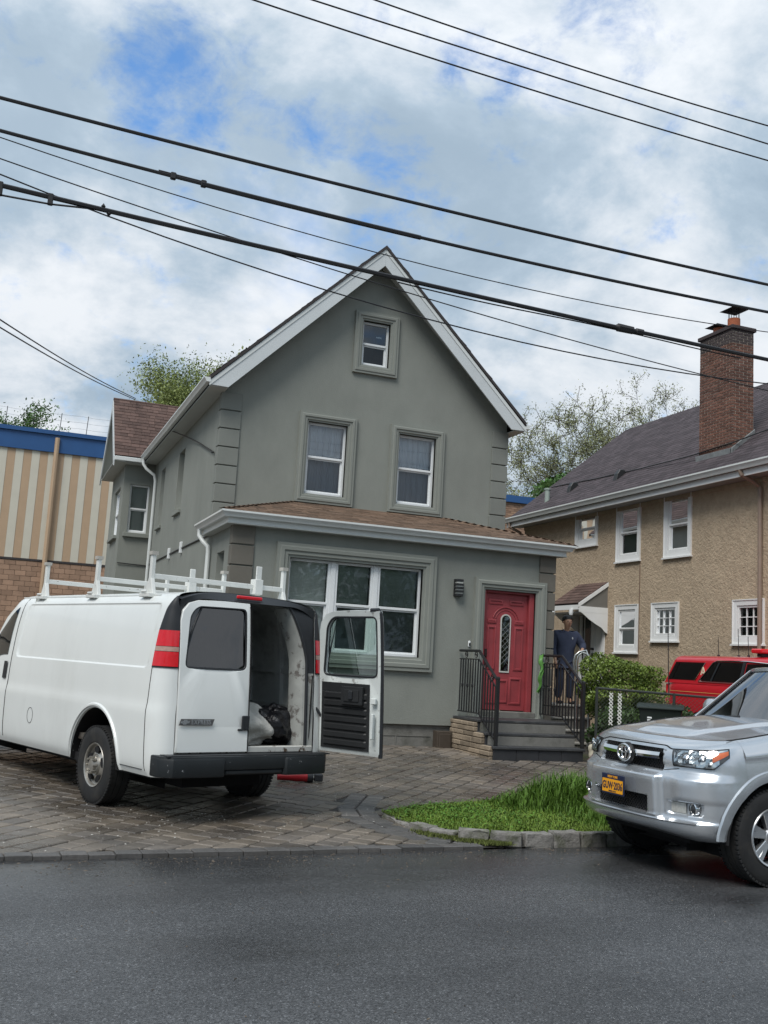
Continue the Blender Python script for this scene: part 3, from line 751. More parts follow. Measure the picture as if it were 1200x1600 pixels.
# --- bay on the left side
bx, by0, by1 = 2.68, 26.8, 29.8
mb = MB(); BW = (2.86, 3.36, 4.53, 5.80)
wall(mb, [(bx, .3), (XL, .3), (XL, 6.5), (bx, 6.5)], [BW], lambda u, v, d: (u, by0-d, v), .12)
TB = lambda u, v, d: (bx-d, u, v); BW2 = (27.5, 28.9, 4.5, 5.8)
wall(mb, [(by0, .3), (by1, .3), (by1, 6.5), (28.3, 8.0), (by0, 6.5)], [BW2], TB, .12); mb.build('bay_wall', m_stucco, house)
window(house, lambda u, v, d: (u, by0-d, v), *BW, .09, .5, behind='blind'); window(house, TB, *BW2, .09, .5, behind='blind')
mb = MB(); mb.box(2.76, 3.43, by0-.09, by0+.02, 4.41, 4.525); mb.box(bx-.09, bx+.02, 27.4, 29.0, 4.4, 4.495); mb.build('window_sill', m_trim, house, bevel=.01)
mb = MB()
for s in (-1, 1):
    mb.prism([(28.3+s*1.82, 6.38), (28.3, 8.26), (28.3, 8.32), (28.3+s*1.82, 6.44)], 0, 2.36, 4.6)
br = mb.build('bay_roof', m_roof_edge, house)
def tab_mesh(name, w, l, t, mat):
    v = [(0, 0, 0), (w, 0, 0), (0, 0, t), (w, 0, t), (0, l, t*.25), (w, l, t*.25)]; me = bpy.data.meshes.new(name); me.from_pydata(v, [], [(0, 1, 3, 2), (2, 3, 5, 4), (0, 2, 4), (1, 5, 3)]); me.materials.append(mat); return me
tabs = [tab_mesh('shingle', w, .185, .017, m_shingle_dk) for w in (.21, .15, .29)]
sl = math.atan2(1.88, 1.82); n = 18; ln = math.hypot(1.82, 1.88)
for i in range(n):
    x = 2.34-rr.uniform(0, .14)
    while x < 4.3:
        k = rr.choice((0, 0, 1, 2)); w = (.21, .15, .29)[k]; t = i*ln/n; xx = max(x, 2.345)
        o = bpy.data.objects.new('shingle', tabs[k]); COL.objects.link(o); o.parent = br
        o.matrix_local = Matrix.Translation((xx, 28.3-1.82-.02+t*math.cos(sl), 6.44+.015+t*math.sin(sl)+rr.uniform(0, .006))) @ Matrix.Rotation(sl, 4, 'X'); x += w+.006
mb = MB(); mb.tube([(2.34, 28.3, 8.335), (4.6, 28.3, 8.335)], .05, 6); mb.build('ridge_cap', m_shingle_dk, house)
mb = MB()
for s in (-1, 1): mb.prism([(28.3+s*1.84, 6.18), (28.3+s*1.84, 6.43), (28.3, 8.31), (28.3, 8.02)], 0, 2.33, 2.36)
mb.build('rake_board', m_fascia, house)
mb = MB()
for s in (-1, 1): mb.quad((2.36, 28.3+s*1.8, 6.36), (bx+.01, 28.3+s*1.8, 6.36), (bx+.01, 28.3, 8.2), (2.36, 28.3, 8.2))
mb.build('soffit', m_soffit, house)
mb = MB(); mb.box(2.36, 3.13, 26.40, 26.48, 6.32, 6.43); mb.build('gutter', m_gutter, house, bevel=.012); mb = MB(); mb.box(2.36, 3.2, 26.48, 26.82, 6.3, 6.315); mb.box(2.36, bx+.01, 26.82, 30, 6.3, 6.315); mb.build('soffit', m_soffit, house)
# --- wiring on the side wall
m_black = M('black_plastic', (.02, .021, .022), .45, var=.1)
mb = MB(); mb.tube([(XL-.012, 18.4, 3.70), (XL-.012, 22, 3.71), (XL-.012, 26.8, 3.70)], .018, 5); mb.tube([(XL-.01, 26.78, 3.7), (2.7, 26.77, 3.72)], .014, 5); mb.build('conduit', m_black, house)
for y in (21.4, 23.0):
    mb = MB(); mb.box(XL-.05, XL, y-.06, y+.06, 3.60, 3.84); mb.build('cable_clip', m_white, house, bevel=.006)
mb = MB(); mb.tube([(XL-.08, YM+.25, 5.24), (XL-.03, YM+.3, 5.26), (XL-.03, 20.2, 5.75), (XL-.1, 21.8, 6.2), (3.15, 22.2, 6.35)], .014, 5); mb.build('service_cable', m_black, house, smooth=1)
mb = MB(); mb.tube([(9.36+.05*math.cos(t), YM+.4+.25*math.sin(t), 4.75+.22*math.cos(t*1.0+1)) for t in frange(0, 6.2, 20)], .012, 5); mb.build('coiled_cable', M('rust_cable', (.12, .05, .03), .6), house)

# --- front door
m_red = M('red_door_paint', (.285, .045, .052), .5, var=.16, vs=2.5, rvar=.12, col2=(.235, .04, .046), c2s=3)
m_leaded = Mglass('leaded_glass', (.3, .36, .33), .12)
door = MB(); door.box(8.105, 8.965, YP+.10, YP+.15, .86, 2.92); door = door.build('front_door', m_red, house)
mb = MB()
for a, b, c, d in ((8.04, 8.10, .84, 2.97), (8.97, 9.07, .84, 2.97)): mb.box(a, b, YP+.03, YP+.16, c, d)
mb.box(8.10, 8.97, YP+.03, YP+.16, 2.925, 2.97); mb.build('door_frame', m_red, house, bevel=.006)
def dpanel(u0, u1, v0, v1):
    mb = MB(); T = lambda u, v, d: (u, YP+.10-d, v); molding(mb, T, u0, u1, v0, v1, [(-.02, .002), (-.014, .016), (0, .018), (.014, .012), (.02, .0)]); mb.build('door_panel', m_red, door, smooth=.6)
cx = 8.535
dpanel(8.20, 8.36, .98, 1.42); dpanel(8.66, 8.87, 1.44-.46, 1.42); 
for u0, u1 in ((8.19, 8.33), (8.73, 8.88)): dpanel(u0, u1, 1.58, 2.32); dpanel(u0, u1, 2.40, 2.44)
dpanel(8.20, 8.45, 2.74, 2.80); dpanel(8.62, 8.87, 2.74, 2.80); dpanel(8.42, 8.60, 1.0, 1.38)
mb = MB(); mb.tube([(cx+.26*math.cos(a), YP+.095, 2.42+.26*math.sin(a)) for a in frange(.25, math.pi-.25, 18)], .012, 6); mb.tube([(cx+.21*math.cos(a), YP+.097, 2.42+.21*math.sin(a)) for a in frange(.25, math.pi-.25, 18)], .008, 6); mb.build('door_arch', m_red, door, smooth=1)
def oval(hw, z0, z1, n=16): return [(cx+hw*math.cos(a), z1-hw+hw*math.sin(a)) for a in frange(0, math.pi, n)] + [(cx-hw*.92, z0), (cx+hw*.92, z0)]
mb = MB(); o_ = oval(.105, 1.52, 2.56); i_ = oval(.082, 1.545, 2.537); n = len(o_)
mb.add([(x, YP+.085, z) for x, z in o_]+[(x, YP+.085, z) for x, z in i_]+[(x, YP+.10, z) for x, z in o_], [(j, (j+1) % n, n+(j+1) % n, n+j) for j in range(n)]+[(j, 2*n+j, 2*n+(j+1) % n, (j+1) % n) for j in range(n)]); mb.build('door_light_frame', M('aged_white', (.5, .5, .46), .6, var=.2, vs=20), door)
mb = MB(); mb.add([(x, YP+.0935, z) for x, z in i_], [tuple(range(n))]); mb.build('door_light', m_leaded, door)
mb = MB()
for k in range(-8, 22):
    for s in (1, -1):
        z0 = 1.45+k*.1; pts = [(cx+s*(-.08), z0), (cx+s*.08, z0+.16)]
        p, q = [(x, YP+.0925, z) for x, z in pts]
        if 1.55 < z0 < 2.3: mb.tube([p, q], .0035, 4)
mb.build('lead_strips', M('lead', (.3, .3, .28), .4, .6), door)
mb = MB(); mb.box(cx-.1, cx+.1, YP+.115, YP+.12, 1.5, 2.56); mb.build('door_light_back', m_room, door)
mb = MB(); mb.box(8.125, 8.175, YP+.07, YP+.10, 1.78, 1.92); mb.tube([(8.15, YP+.05, 1.72), (8.15, YP+.10, 1.72)], .028, 10); mb.build('door_handle', M('oil_bronze', (.05, .03, .03), .4, .5), door, bevel=.006)
mb = MB(); molding(mb, TF, *DO, [(o*1.15, p*1.1) for o, p in PROF]); mb.build('door_trim', m_trim, house, smooth=.5)
mb = MB(); mb.box(8.0, 9.1, YP-.08, YP+.14, .74, .842); mb.build('door_threshold', m_conc, house, bevel=.01)
# --- wall lamp and door bell
mb = MB(); mb.box(7.43, 7.585, YP-.02, YP, 2.80, 3.10); mb.box(7.44, 7.575, YP-.11, YP-.02, 3.06, 3.10); mb.box(7.44, 7.575, YP-.11, YP-.02, 2.80, 2.84)
for z in (2.87, 2.93, 2.99): mb.box(7.435, 7.58, YP-.118, YP-.02, z, z+.035)
lamp = mb.build('wall_lamp', m_black, house, bevel=.004)
mb = MB(); mb.box(7.452, 7.563, YP-.10, YP-.02, 2.845, 3.055); mb.build('lamp_glass', M('frosted_lamp_glass', (.42, .43, .4), .3), lamp)
mb = MB(); mb.box(7.755, 7.80, YP-.03, YP, 1.93, 2.04); db = mb.build('door_bell', m_white, house, bevel=.012); mb = MB(); mb.box(7.763, 7.792, YP-.034, YP-.029, 1.95, 2.0); mb.build('bell_button', m_black, db)

# ------------------------------------------------------------------ stoop
stoop = thing('front_stoop', 'dark slate front stoop of three steps with tan stone side below red door', 'stoop')
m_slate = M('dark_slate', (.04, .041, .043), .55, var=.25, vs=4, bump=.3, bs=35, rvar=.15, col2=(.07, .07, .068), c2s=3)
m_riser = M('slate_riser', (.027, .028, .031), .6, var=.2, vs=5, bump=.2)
m_tstone = M('tan_ledge_stone', (.25, .2, .145), .85, var=.25, vs=6, bump=.7, bs=30, bd=.015, orand=.25)
SX0, SX1 = 7.55, 9.22
for z, yf in ((.36, 14.75), (.55, 15.05), (.74, 15.35)):
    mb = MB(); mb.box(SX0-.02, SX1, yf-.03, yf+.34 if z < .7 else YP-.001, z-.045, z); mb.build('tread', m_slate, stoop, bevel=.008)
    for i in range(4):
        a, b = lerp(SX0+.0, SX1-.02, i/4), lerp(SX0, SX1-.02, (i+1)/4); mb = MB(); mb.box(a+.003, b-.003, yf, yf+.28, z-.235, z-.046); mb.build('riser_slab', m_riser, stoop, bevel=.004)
mb = MB(); mb.box(SX0+.04, SX1-.04, 15.3, YP+.04, .0, .69); mb.box(SX0+.04, SX1-.04, 15.0, 15.4, .0, .5); mb.build('core', m_conc, stoop)
z = .1; rs = random.Random(2)
while z < .69:                                  # ledge stones of the left cheek
    h = rs.uniform(.065, .1); y = 14.78 if z < .3 else (15.08 if z < .5 else 15.36); ye = YP
    zt = min(z+h, .69)
    while y < ye:
        w = rs.uniform(.16, .42); mb = MB(); mb.box(SX0-.06-rs.uniform(0, .015), SX0+.05, y+.004, min(y+w, ye)-.004, z+.003, zt-.003); mb.build('ledge_stone', m_tstone, stoop, bevel=.012); y += w
    z += h
# ------------------------------------------------------------------ railings
m_iron = M('black_wrought_iron', (.014, .014, .015), .42, var=.1)
def railing(x, label, side):
    t = thing('stair_railing', label, 'railing', group='railings of the front stoop')
    A, B, Cc = (x, 16.26, 1.86), (x, 15.50, 1.86), (x, 14.78, 1.38); a, b, c = (x, 16.26, .83), (x, 15.45, .83), (x, 14.78, .42)
    def bar(p, q, w, name, h=None):
        p, q = Vector(p), Vector(q); mb = MB(); mb.tube([p, q], w, 4); return mb.build(name, m_iron, t)
    mb = MB(); mb.tube([A, B, Cc], .024, 6); mb.build('handrail', m_iron, t, smooth=.6)
    mb = MB(); mb.tube([(x, 16.26, 1.72), (x, 15.50, 1.72), (x, 14.80, 1.25)], .013, 4); mb.build('lower_handrail', m_iron, t)
    mb = MB(); mb.tube([a, b, c], .014, 4); mb.build('bottom_rail', m_iron, t)
    mb = MB(); mb.box(x-.026, x+.026, 14.755, 14.81, .17 if side < 0 else .36, 1.40); mb.build('newel_post', m_iron, t, bevel=.004)
    mb = MB(); mb.lathe([(.0, .05), (.03, .04), (.038, .01), (.03, -.01), (.03, -.03)], 8, c=(x, 14.782, 1.41)); mb.build('newel_cap', m_iron, t, smooth=.6)
    n = 15
    for i in range(n):
        f = (i+.5)/n; y = lerp(16.26, 14.80, f); zt = 1.72 if y > 15.5 else lerp(1.72, 1.25, (15.5-y)/.7); zb = .83 if y > 15.45 else lerp(.83, .42, (15.45-y)/.67)
        mb = MB(); mb.box(x-.009, x+.009, y-.009, y+.009, zb, zt)
        if i in (1, 3, 5): zc = lerp(zb, zt, .5); mb.lathe([(.0, -.05), (.022, -.02), (.022, .02), (0, .05)], 6, c=(x, y, zc))
        mb.build('baluster', m_iron, t)
    for y, z in ((16.0, 1.79), (15.62, 1.79), (15.25, 1.62), (14.98, 1.44)):
        mb = MB(); mb.tube([(x, y+.05*math.cos(k), z+.05*math.sin(k)) for k in frange(0, 6.283, 12)], .008, 4, cap=False)
        mb.tube([(x, y+.02*math.cos(k), z+.02*math.sin(k)) for k in frange(0, 6.283, 8)], .006, 4, cap=False); mb.build('scroll', m_iron, t)
    return t
railing(7.60, 'black wrought iron railing left of the red door', -1)
railing(9.19, 'black wrought iron railing right of the red door, in front of the man', 1)
# ================================================================== tan stucco house on the right
m_tan = M('rough_tan_stucco', (.45, .355, .25), .92, var=.16, vs=7, bump=1.0, bs=17, bd=.035, col2=(.41, .32, .225), c2s=5, c2r=(.45, .62), det=8)
m_trimw = M('white_painted_wood', (.74, .75, .74), .5, var=.05, vs=5)
m_tanroof = M('charcoal_shingle', (.06, .048, .053), .9, var=.15, vs=9, isl=.28, bump=.4, bs=120, bd=.004)
m_tansoff = M('grey_soffit', (.3, .3, .29), .7)
tan = thing('tan_house', 'tan rough stucco house with charcoal roof and tall brick chimney', 'house')
XT = 14.5; TT = lambda u, v, d: (XT-d, u, v); Y0T, Y1T = 14.7, 26.85
WN = [(22.95, 23.80, 5.08, 5.80, 0, 0), (21.03, 21.82, 4.54, 5.74, 0, 0), (19.06, 19.83, 4.5, 5.78, 0, 0), (21.06, 21.80, 2.28, 3.21, 0, 0), (19.48, 20.27, 2.56, 3.21, 3, 3), (16.7, 17.4, 2.5, 3.18, 3, 3)]
mb = MB(); wall(mb, [(Y0T, -.1), (Y1T, -.1), (Y1T, 6.2), (Y0T, 6.2)], [w[:4] for w in WN]+[(22.5, 23.45, 1.15, 3.2)], TT, .12)
mb.add([(XT, Y0T, -.1), (21.9, Y0T, -.1), (21.9, Y0T, 6.2), (18.2, Y0T, 9.2), (XT, Y0T, 6.2)], [(0, 1, 2, 3, 4)]); mb.add([(XT, Y1T, -.1), (21.9, Y1T, -.1), (21.9, Y1T, 6.2), (18.2, Y1T, 9.2), (XT, Y1T, 6.2)], [(0, 1, 2, 3, 4)]); mb.quad((21.9, Y0T, -.1), (21.9, Y1T, -.1), (21.9, Y1T, 6.2), (21.9, Y0T, 6.2))
mb.build('wall', m_tan, tan)
m_glass_gr = Mglass('green_tint_glass', (.5, .62, .56), .10)
for i, (a, b, c, d, nc, nr) in enumerate(WN):
    t = MB(); molding(t, TT, a, b, c, d, [(0, -.05), (0, .02), (.10, .025), (.105, .04), (.125, .04), (.125, 0)]); t.build('window_trim', m_trimw, tan)
    window(tan, TT, a, b, c, d, .02, None if nc else .5, fr=.05, behind='blind' if i in (1, 2) else None, cols=nc, rows=nr, mat=m_trimw, glass=m_glass_gr if i in (1, 2) else m_glass_dk)
    s = MB(); ubox(s, TT, a-.15, b+.15, c-.16, c-.125, 0, .07); s.build('window_sill', m_trimw, tan)
mb = MB(); ubox(mb, TT, 20.9, 20.925, 1.0, 4.4, 0, .012); mb.build('wall_wire', M('tan_wire', (.2, .14, .1), .7), tan)
# roof
def trz(x): return 6.05+(x-14.05)*(9.4-6.05)/(18.2-14.05)
mb = MB(); mb.prism([(14.0, trz(14.0)-.09), (18.2, 9.31), (18.2, 9.4), (14.0, trz(14.0))], 1, 14.35, 27.15); mb.prism([(22.4, trz(14.0)-.09), (22.4, trz(14.0)), (18.2, 9.4), (18.2, 9.31)], 1, 14.35, 27.15); tr_ = mb.build('roof', m_roof_edge, tan)
V, F = [], []; rt_ = random.Random(11); n = 38
for i in range(n):
    y = 14.35-rt_.uniform(0, .2); t0, t1 = i/n, min(1, (i+1.18)/n); x0, x1 = lerp(14.0, 18.2, t0)-.01, lerp(14.0, 18.2, t1)
    while y < 27.15:
        w = rt_.uniform(.18, .36); k = len(V); ya, yb = max(y, 14.35), min(y+w-.006, 27.16); h = rt_.uniform(.012, .02)
        V += [(x0, ya, trz(x0)+.001), (x0, yb, trz(x0)+.001), (x0, ya, trz(x0)+h), (x0, yb, trz(x0)+h), (x1, ya, trz(x1)+.006), (x1, yb, trz(x1)+.006)]; F += [(k, k+1, k+3, k+2), (k+2, k+3, k+5, k+4)]; y += w
tag(fast('shingles', V, F, m_tanroof, tr_), kind='stuff')
mb = MB(); mb.prism([(14.04+a*1.1, 5.93+b*1.3) for a, b in KP], 1, 14.3, 27.2); mb.build('gutter', m_gutter, tan, smooth=.5)
mb = MB(); mb.box(14.04, 14.075, 14.35, 27.15, 5.80, 5.99); mb.build('fascia_board', m_trimw, tan)
mb = MB(); mb.box(14.075, XT+.01, 14.35, 27.15, 5.82, 5.835); mb.build('soffit', m_tansoff, tan)
mb = MB(); ubox(mb, TT, Y0T, Y1T, 5.72, 5.815, 0, .03); mb.build('frieze_board', m_tan, tan)
m_cop = M('brown_downspout', (.24, .18, .14), .5)
downspout([(14.0, 26.9, 5.93), (14.0, 26.9, 5.8), (14.3, 26.8, 5.65), (14.45, 26.78, 5.5), (14.45, 26.78, .2)], tan, .045, m_cop); downspout([(14.0, 16.75, 5.93), (14.02, 16.72, 5.83), (14.25, 16.68, 5.72), (14.44, 16.66, 5.6), (14.44, 16.66, .2)], tan, .05, m_cop)
# chimney
m_mortar = M('mortar', (.5, .43, .35), .95, var=.2, vs=12)
m_brick = M('red_brown_brick', (.125, .058, .04), .9, var=.35, vs=5, orand=.45, isl=.35, bump=.5, bs=60, bd=.006, col2=(.09, .045, .035), c2s=1.6, c2r=(.4, .7))
m_brick_soot = M('sooty_brick', (.055, .042, .042), .9, var=.25, vs=6, orand=.2, bump=.4, bs=60)
mb = MB(); CX0, CX1, CY0, CY1, CZ = 14.72, 15.32, 17.88, 19.02, 9.46
mb.box(CX0+.008, CX1-.008, CY0+.008, CY1-.008, 6.4, CZ-.02); ch = mb.build('chimney', m_mortar, tan)
BH, BL = .0655, .212; rb = random.Random(21)
def brick_me(w, mat, ax):
    d = .05; v = MB(); v.box(0, w if ax == 0 else d, 0, w if ax == 1 else d, 0, BH-.018); return link_me(v, mat)
def link_me(mbx, mat):
    me = mbx.mesh('brick'); me.materials.append(mat); return me
cache = {}; cnt = 0; SV, SF = [], []
rows = int((CZ-6.5)/BH)
for r_ in range(rows):
    z = CZ-(r_+1)*BH
    for ax, s0, s1 in ((1, CY0, CY1), (0, CX0, CX1)):
        u = s0-(.5*BL if (r_+ax) % 2 else 0)
        while u < s1-.02:
            a, b = max(u, s0), min(u+BL, s1)-.018; u += BL
            if b-a < .03: continue
            x = CX0 if ax else a; y = a if ax else CY0
            if not ax and a == s0:
                a = s0+.05; x = a                       # the corner brick of the left face turns the corner
                if b-a < .03: continue
            if z < trz(x if ax else (a+b)/2)-.05: continue
            mat = m_brick_soot if r_ < 5 else m_brick; key = (round(b-a, 3), mat.name, ax)
            if cnt < 288:
                if key not in cache: cache[key] = brick_me(b-a, mat, ax)
                o = bpy.data.objects.new('brick', cache[key]); COL.objects.link(o); o.parent = ch; j = rb.uniform(-.003, .003); o.location = (x-.004+j if ax else x, y if ax else y-.004+j, z); cnt += 1
            else:
                q = MB(); q.box(x-.004, x-.004+(.05 if ax else b-a), y-(0 if ax else .004), y+(b-a if ax else .05), z, z+BH-.018); k = len(SV); SV += q.v; SF += [tuple(i+k for i in f) for f in q.f]
if SV: tag(fast('bricks', SV, SF, m_brick, ch), kind='stuff')
mb = MB(); mb.box(CX0-.04, CX1+.04, CY0-.04, CY1+.04, CZ-.02, CZ+.07); mb.build('chimney_cap', m_brick_soot, ch, bevel=.01)
m_lead = M('lead_flashing', (.19, .2, .2), .55, .3, var=.3, vs=8, bump=.4, bs=20)
mb = MB(); zf = trz(CX0); mb.box(CX0-.05, CX0-.005, CY0-.06, CY1+.06, zf-.12, zf+.10)
mb.prism([(CX0-.05, trz(CX0-.05)-.05), (CX1, trz(CX1)-.05), (CX1, trz(CX1)+.12), (CX0-.05, trz(CX0-.05)+.13)], 1, CY0-.05, CY0-.008); mb.build('flashing', m_lead, ch, bevel=.01)
m_clay = M('clay_flue', (.34, .1, .045), .8, var=.2, vs=9); m_capm = M('rusty_cap_metal', (.03, .028, .03), .6, .5, var=.2)
for x, y, h, r in ((15.02, 18.2, .27, .14), (15.02, 18.72, .2, .13)):
    mb = MB(); mb.lathe([(r, 0), (r, h), (r-.02, h), (r-.02, 0)], 16, c=(x, y, CZ+.07)); fl = mb.build('flue', m_clay, ch, smooth=.6)
    top = h+(.2 if h > .25 else .03)
    mb = MB()
    if h > .25:
        for i in range(14):
            a = i/14*6.283; mb.tube([(x+.12*math.cos(a), y+.12*math.sin(a), CZ+.07+h-.01), (x+.12*math.cos(a), y+.12*math.sin(a), CZ+.07+top)], .006, 4)
    mb.add([(x-.23, y-.23, CZ+.07+top), (x+.23, y-.23, CZ+.07+top), (x+.23, y+.23, CZ+.07+top), (x-.23, y+.23, CZ+.07+top), (x, y, CZ+.07+top+.1)], [(0, 1, 4), (1, 2, 4), (2, 3, 4), (3, 0, 4), (3, 2, 1, 0)]); mb.build('flue_cap', m_capm, fl)
for x, y in ((14.88, 24.9), (14.88, 22.55)):
    mb = MB(); mb.prism([(x-.1, trz(x-.1)), (x+.2, trz(x+.2)), (x+.16, trz(x)+.24), (x+.02, trz(x)+.24), (x-.06, trz(x)+.12)], 1, y-.09, y+.09); mb.build('roof_vent', m_black, tan, bevel=.01)
mb = MB(); mb.lathe([(.075, 0), (.075, .48), (.095, .48), (.095, .53), (0, .53)], 12, c=(14.61, 25.76, 6.35)); mb.build('vent_pipe', M('pale_green_pipe', (.32, .38, .34), .5, .2), tan, smooth=.6)
mb = MB(); mb.tube([(15.39, 26.9, 7.17), (15.16, 24.08, 6.98), (15.02, 21.76, 6.88), (14.70, 19.3, 6.75), (14.69, 18.5, 6.78), (14.7, 17.86, 6.8), (15.3, 17.4, 7.1), (15.6, 16.4, 7.35)], .016, 5); mb.build('roof_cable', m_black, tan, smooth=1)
# side door and canopy
mb = MB(); mb.box(XT+.03, XT+.08, 22.5, 23.0, 1.15, 3.2); mb.box(XT+.03, XT+.08, 23.012, 23.45, 1.15, 3.2)
sdoor = mb.build('side_door', m_trimw, tan, bevel=.006)
for a, b, c, d in ((22.6, 22.9, 1.3, 1.95), (22.6, 22.9, 2.1, 3.05), (23.1, 23.36, 1.3, 1.95)):
    mb = MB(); molding(mb, lambda u, v, dd: (XT+.03-dd, u, v), a, b, c, d, [(-.03, .002), (-.015, .014), (0, .016), (.015, .002)]); mb.build('door_panel', m_trimw, sdoor)
mb = MB(); mb.box(XT+.02, XT+.03, 23.1, 23.36, 2.1, 3.05); mb.build('door_glass', M('dark_glass_side', (.05, .06, .06), .1), sdoor)
mb = MB(); mb.box(XT-.03, XT+.03, 22.93, 22.985, 1.98, 2.12); mb.box(XT-.05, XT+.03, 22.93, 22.985, 2.2, 2.26); mb.build('door_lock', m_black, sdoor)
mb = MB()
for a, b, c, d in ((22.38, 22.5, 1.1, 3.3), (23.45, 23.57, 1.1, 3.3)): ubox(mb, TT, a, b, c, d, -.05, .025)
ubox(mb, TT, 22.5, 23.45, 3.2, 3.3, -.05, .025); mb.build('door_casing', m_trimw, tan)
cn = MB(); cn.prism([(13.66, 3.33), (XT, 3.92), (XT, 3.86), (13.66, 3.27)], 1, 22.3, 23.68); cn = cn.build('door_canopy', m_roof_edge, tan)
tabs2 = [tab_mesh('shingle', w, .19, .016, m_shingle_dk) for w in (.2, .27)]
sl2 = math.atan2(.59, .84); nn = 7
for i in range(nn):
    y = 23.69
    while y > 22.32:
        k = rt_.choice((0, 1)); w = (.2, .27)[k]; w_ = min(w, y-22.29); t = i*math.hypot(.59, .84)/nn
        o = bpy.data.objects.new('shingle', tabs2[k]); COL.objects.link(o); o.parent = cn
        o.matrix_local = Matrix.Translation((13.64+t*math.cos(sl2), y, 3.335+t*math.sin(sl2))) @ Matrix.Rotation(R(-90), 4, 'Z') @ Matrix.Rotation(sl2, 4, 'X'); o.scale.x = w_/w; y -= w+.006
mb = MB(); mb.prism([(13.64, 3.24), (13.64, 3.34), (XT, 3.93), (XT, 3.83)], 1, 22.27, 22.3); mb.box(13.66, XT, 22.272, 22.30, 3.12, 3.27); mb.prism([(XT, 3.12), (13.7, 3.12), (13.8, 3.06), (13.95, 2.95), (14.15, 2.84), (14.32, 2.76), (14.42, 2.66), (XT, 2.62)], 1, 22.274, 22.31)
mb.prism([(XT, 3.12), (13.7, 3.12), (13.8, 3.06), (13.95, 2.95), (14.15, 2.84), (14.32, 2.76), (14.42, 2.66), (XT, 2.62)], 1, 23.64, 23.675); mb.box(13.64, 13.68, 22.3, 23.68, 3.18, 3.3); mb.build('canopy_bracket', m_trimw, cn)
mb = MB(); mb.prism([(13.7, 3.27), (XT, 3.27), (XT, 3.82)], 1, 22.30, 22.33); mb.build('canopy_gable', M('grey_board', (.16, .155, .14), .8), cn)
mb = MB(); mb.box(13.7, XT, 22.33, 23.64, 3.10, 3.13); mb.build('canopy_ceiling', m_tansoff, cn)
for y in (22.6, 23.5):
    mb = MB(); mb.lathe([(.0, .0), (.05, 0), (.06, -.1), (.045, -.16), (0, -.16)], 10, c=(13.62, y, 3.2)); mb.build('canopy_lamp', m_white, cn, smooth=.7)

# ================================================================== striped building far behind
blue = thing('striped_building', 'long low building with tan and cream stripes and blue top band', 'building')
YBk = 41.0; m_beige = M('cream_panel', (.56, .53, .44), .6, var=.06, vs=2); m_tanp = M('tan_panel', (.44, .31, .2), .6, var=.07, vs=2)
m_blue = M('blue_fascia', (.02, .082, .225), .45, var=.1, vs=1.5); m_blk = M('tan_block', (.32, .205, .14), .9, var=.2, vs=3, orand=.18, isl=.2, bump=.4, bs=30)
mb = MB(); mb.box(-60, 12, YBk+.06, YBk+30, -.1, 9.7); mb.box(12, 45, YBk+.06, YBk+30, -.1, 9.35); mb.build('wall', m_mortar, blue)
pm = {}
for nm, mt, dp in (('a', m_beige, .012), ('b', m_tanp, .0)):
    q = MB(); q.prism([(-.15, 0), (.15, 0), (.147, -dp-.012), (-.147, -dp-.012)], 2, 0, 4.22); me = q.mesh('wall_panel'); me.materials.append(mt); pm[nm] = me
for i in range(70):
    o = bpy.data.objects.new('wall_panel', pm['a' if i % 2 else 'b']); COL.objects.link(o); o.parent = blue; o.location = (-11.0+i*.3, YBk+.06, 4.72)
mb = MB(); mb.box(-60, 11.9, YBk-.04, YBk+.2, 8.93, 9.62); mb.build('blue_band', m_blue, blue); mb = MB(); mb.box(-60, 11.95, YBk-.12, YBk+.3, 9.62, 9.78); mb.build('roof_edge', m_blue, blue)
mb = MB(); mb.box(-60, 11.9, YBk-.02, YBk+.055, 4.64, 4.72); mb.build('base_flashing', m_roof_edge, blue)
mb = MB(); mb.tube([(1.43, YBk-.1, 9.5), (1.43, YBk-.1, 3.0)], .09, 8); mb.build('downspout', m_tanp, blue, smooth=.7)
q = MB(); q.box(0, .39, 0, .06, 0, .185); bme = q.mesh('block', bevel=.006); bme.materials.append(m_blk)
for r_ in range(14):
    for c_ in range(20):
        o = bpy.data.objects.new('block', bme); COL.objects.link(o); o.parent = blue; o.location = (-3.2+c_*.4+(.2 if r_ % 2 else 0), YBk+.0, 4.44-r_*.195+rt_.uniform(-.003, .003))
V, F = [], []
for r_ in range(46):
    for c_ in range(33):
        x = 17.5+c_*.3+(.15 if r_ % 2 else 0); z = 9.05-r_*.1; q = MB(); q.box(x, x+.288, YBk, YBk+.07, z, z+.09); k = len(V); V += q.v; F += [tuple(i+k for i in f) for f in q.f]
tag(fast('bricks', V, F, m_blk, blue), kind='stuff')
mb = MB(); mb.box(12, 45, YBk-.12, YBk+.4, 9.15, 9.47); mb.build('blue_coping', m_blue, blue)
bf = thing('roof_wire_fence', 'thin wire fence on posts along the roof of the striped building', 'fence')
for i in range(14):
    mb = MB(); x = -5.6+i*1.01; mb.tube([(x, YBk+.1, 9.7), (x+.03, YBk+.1, 10.55)], .014, 5); mb.build('post', m_black, bf)
for z in (10.0, 10.25, 10.5):
    mb = MB(); mb.tube([(-5.7+i*.5, YBk+.1, z+.015*math.sin(i*2.1)) for i in range(28)], .005, 4); mb.build('wire', M('dull_wire', (.2, .21, .22), .5, .5) if z == 10.0 else MATS['dull_wire'], bf)

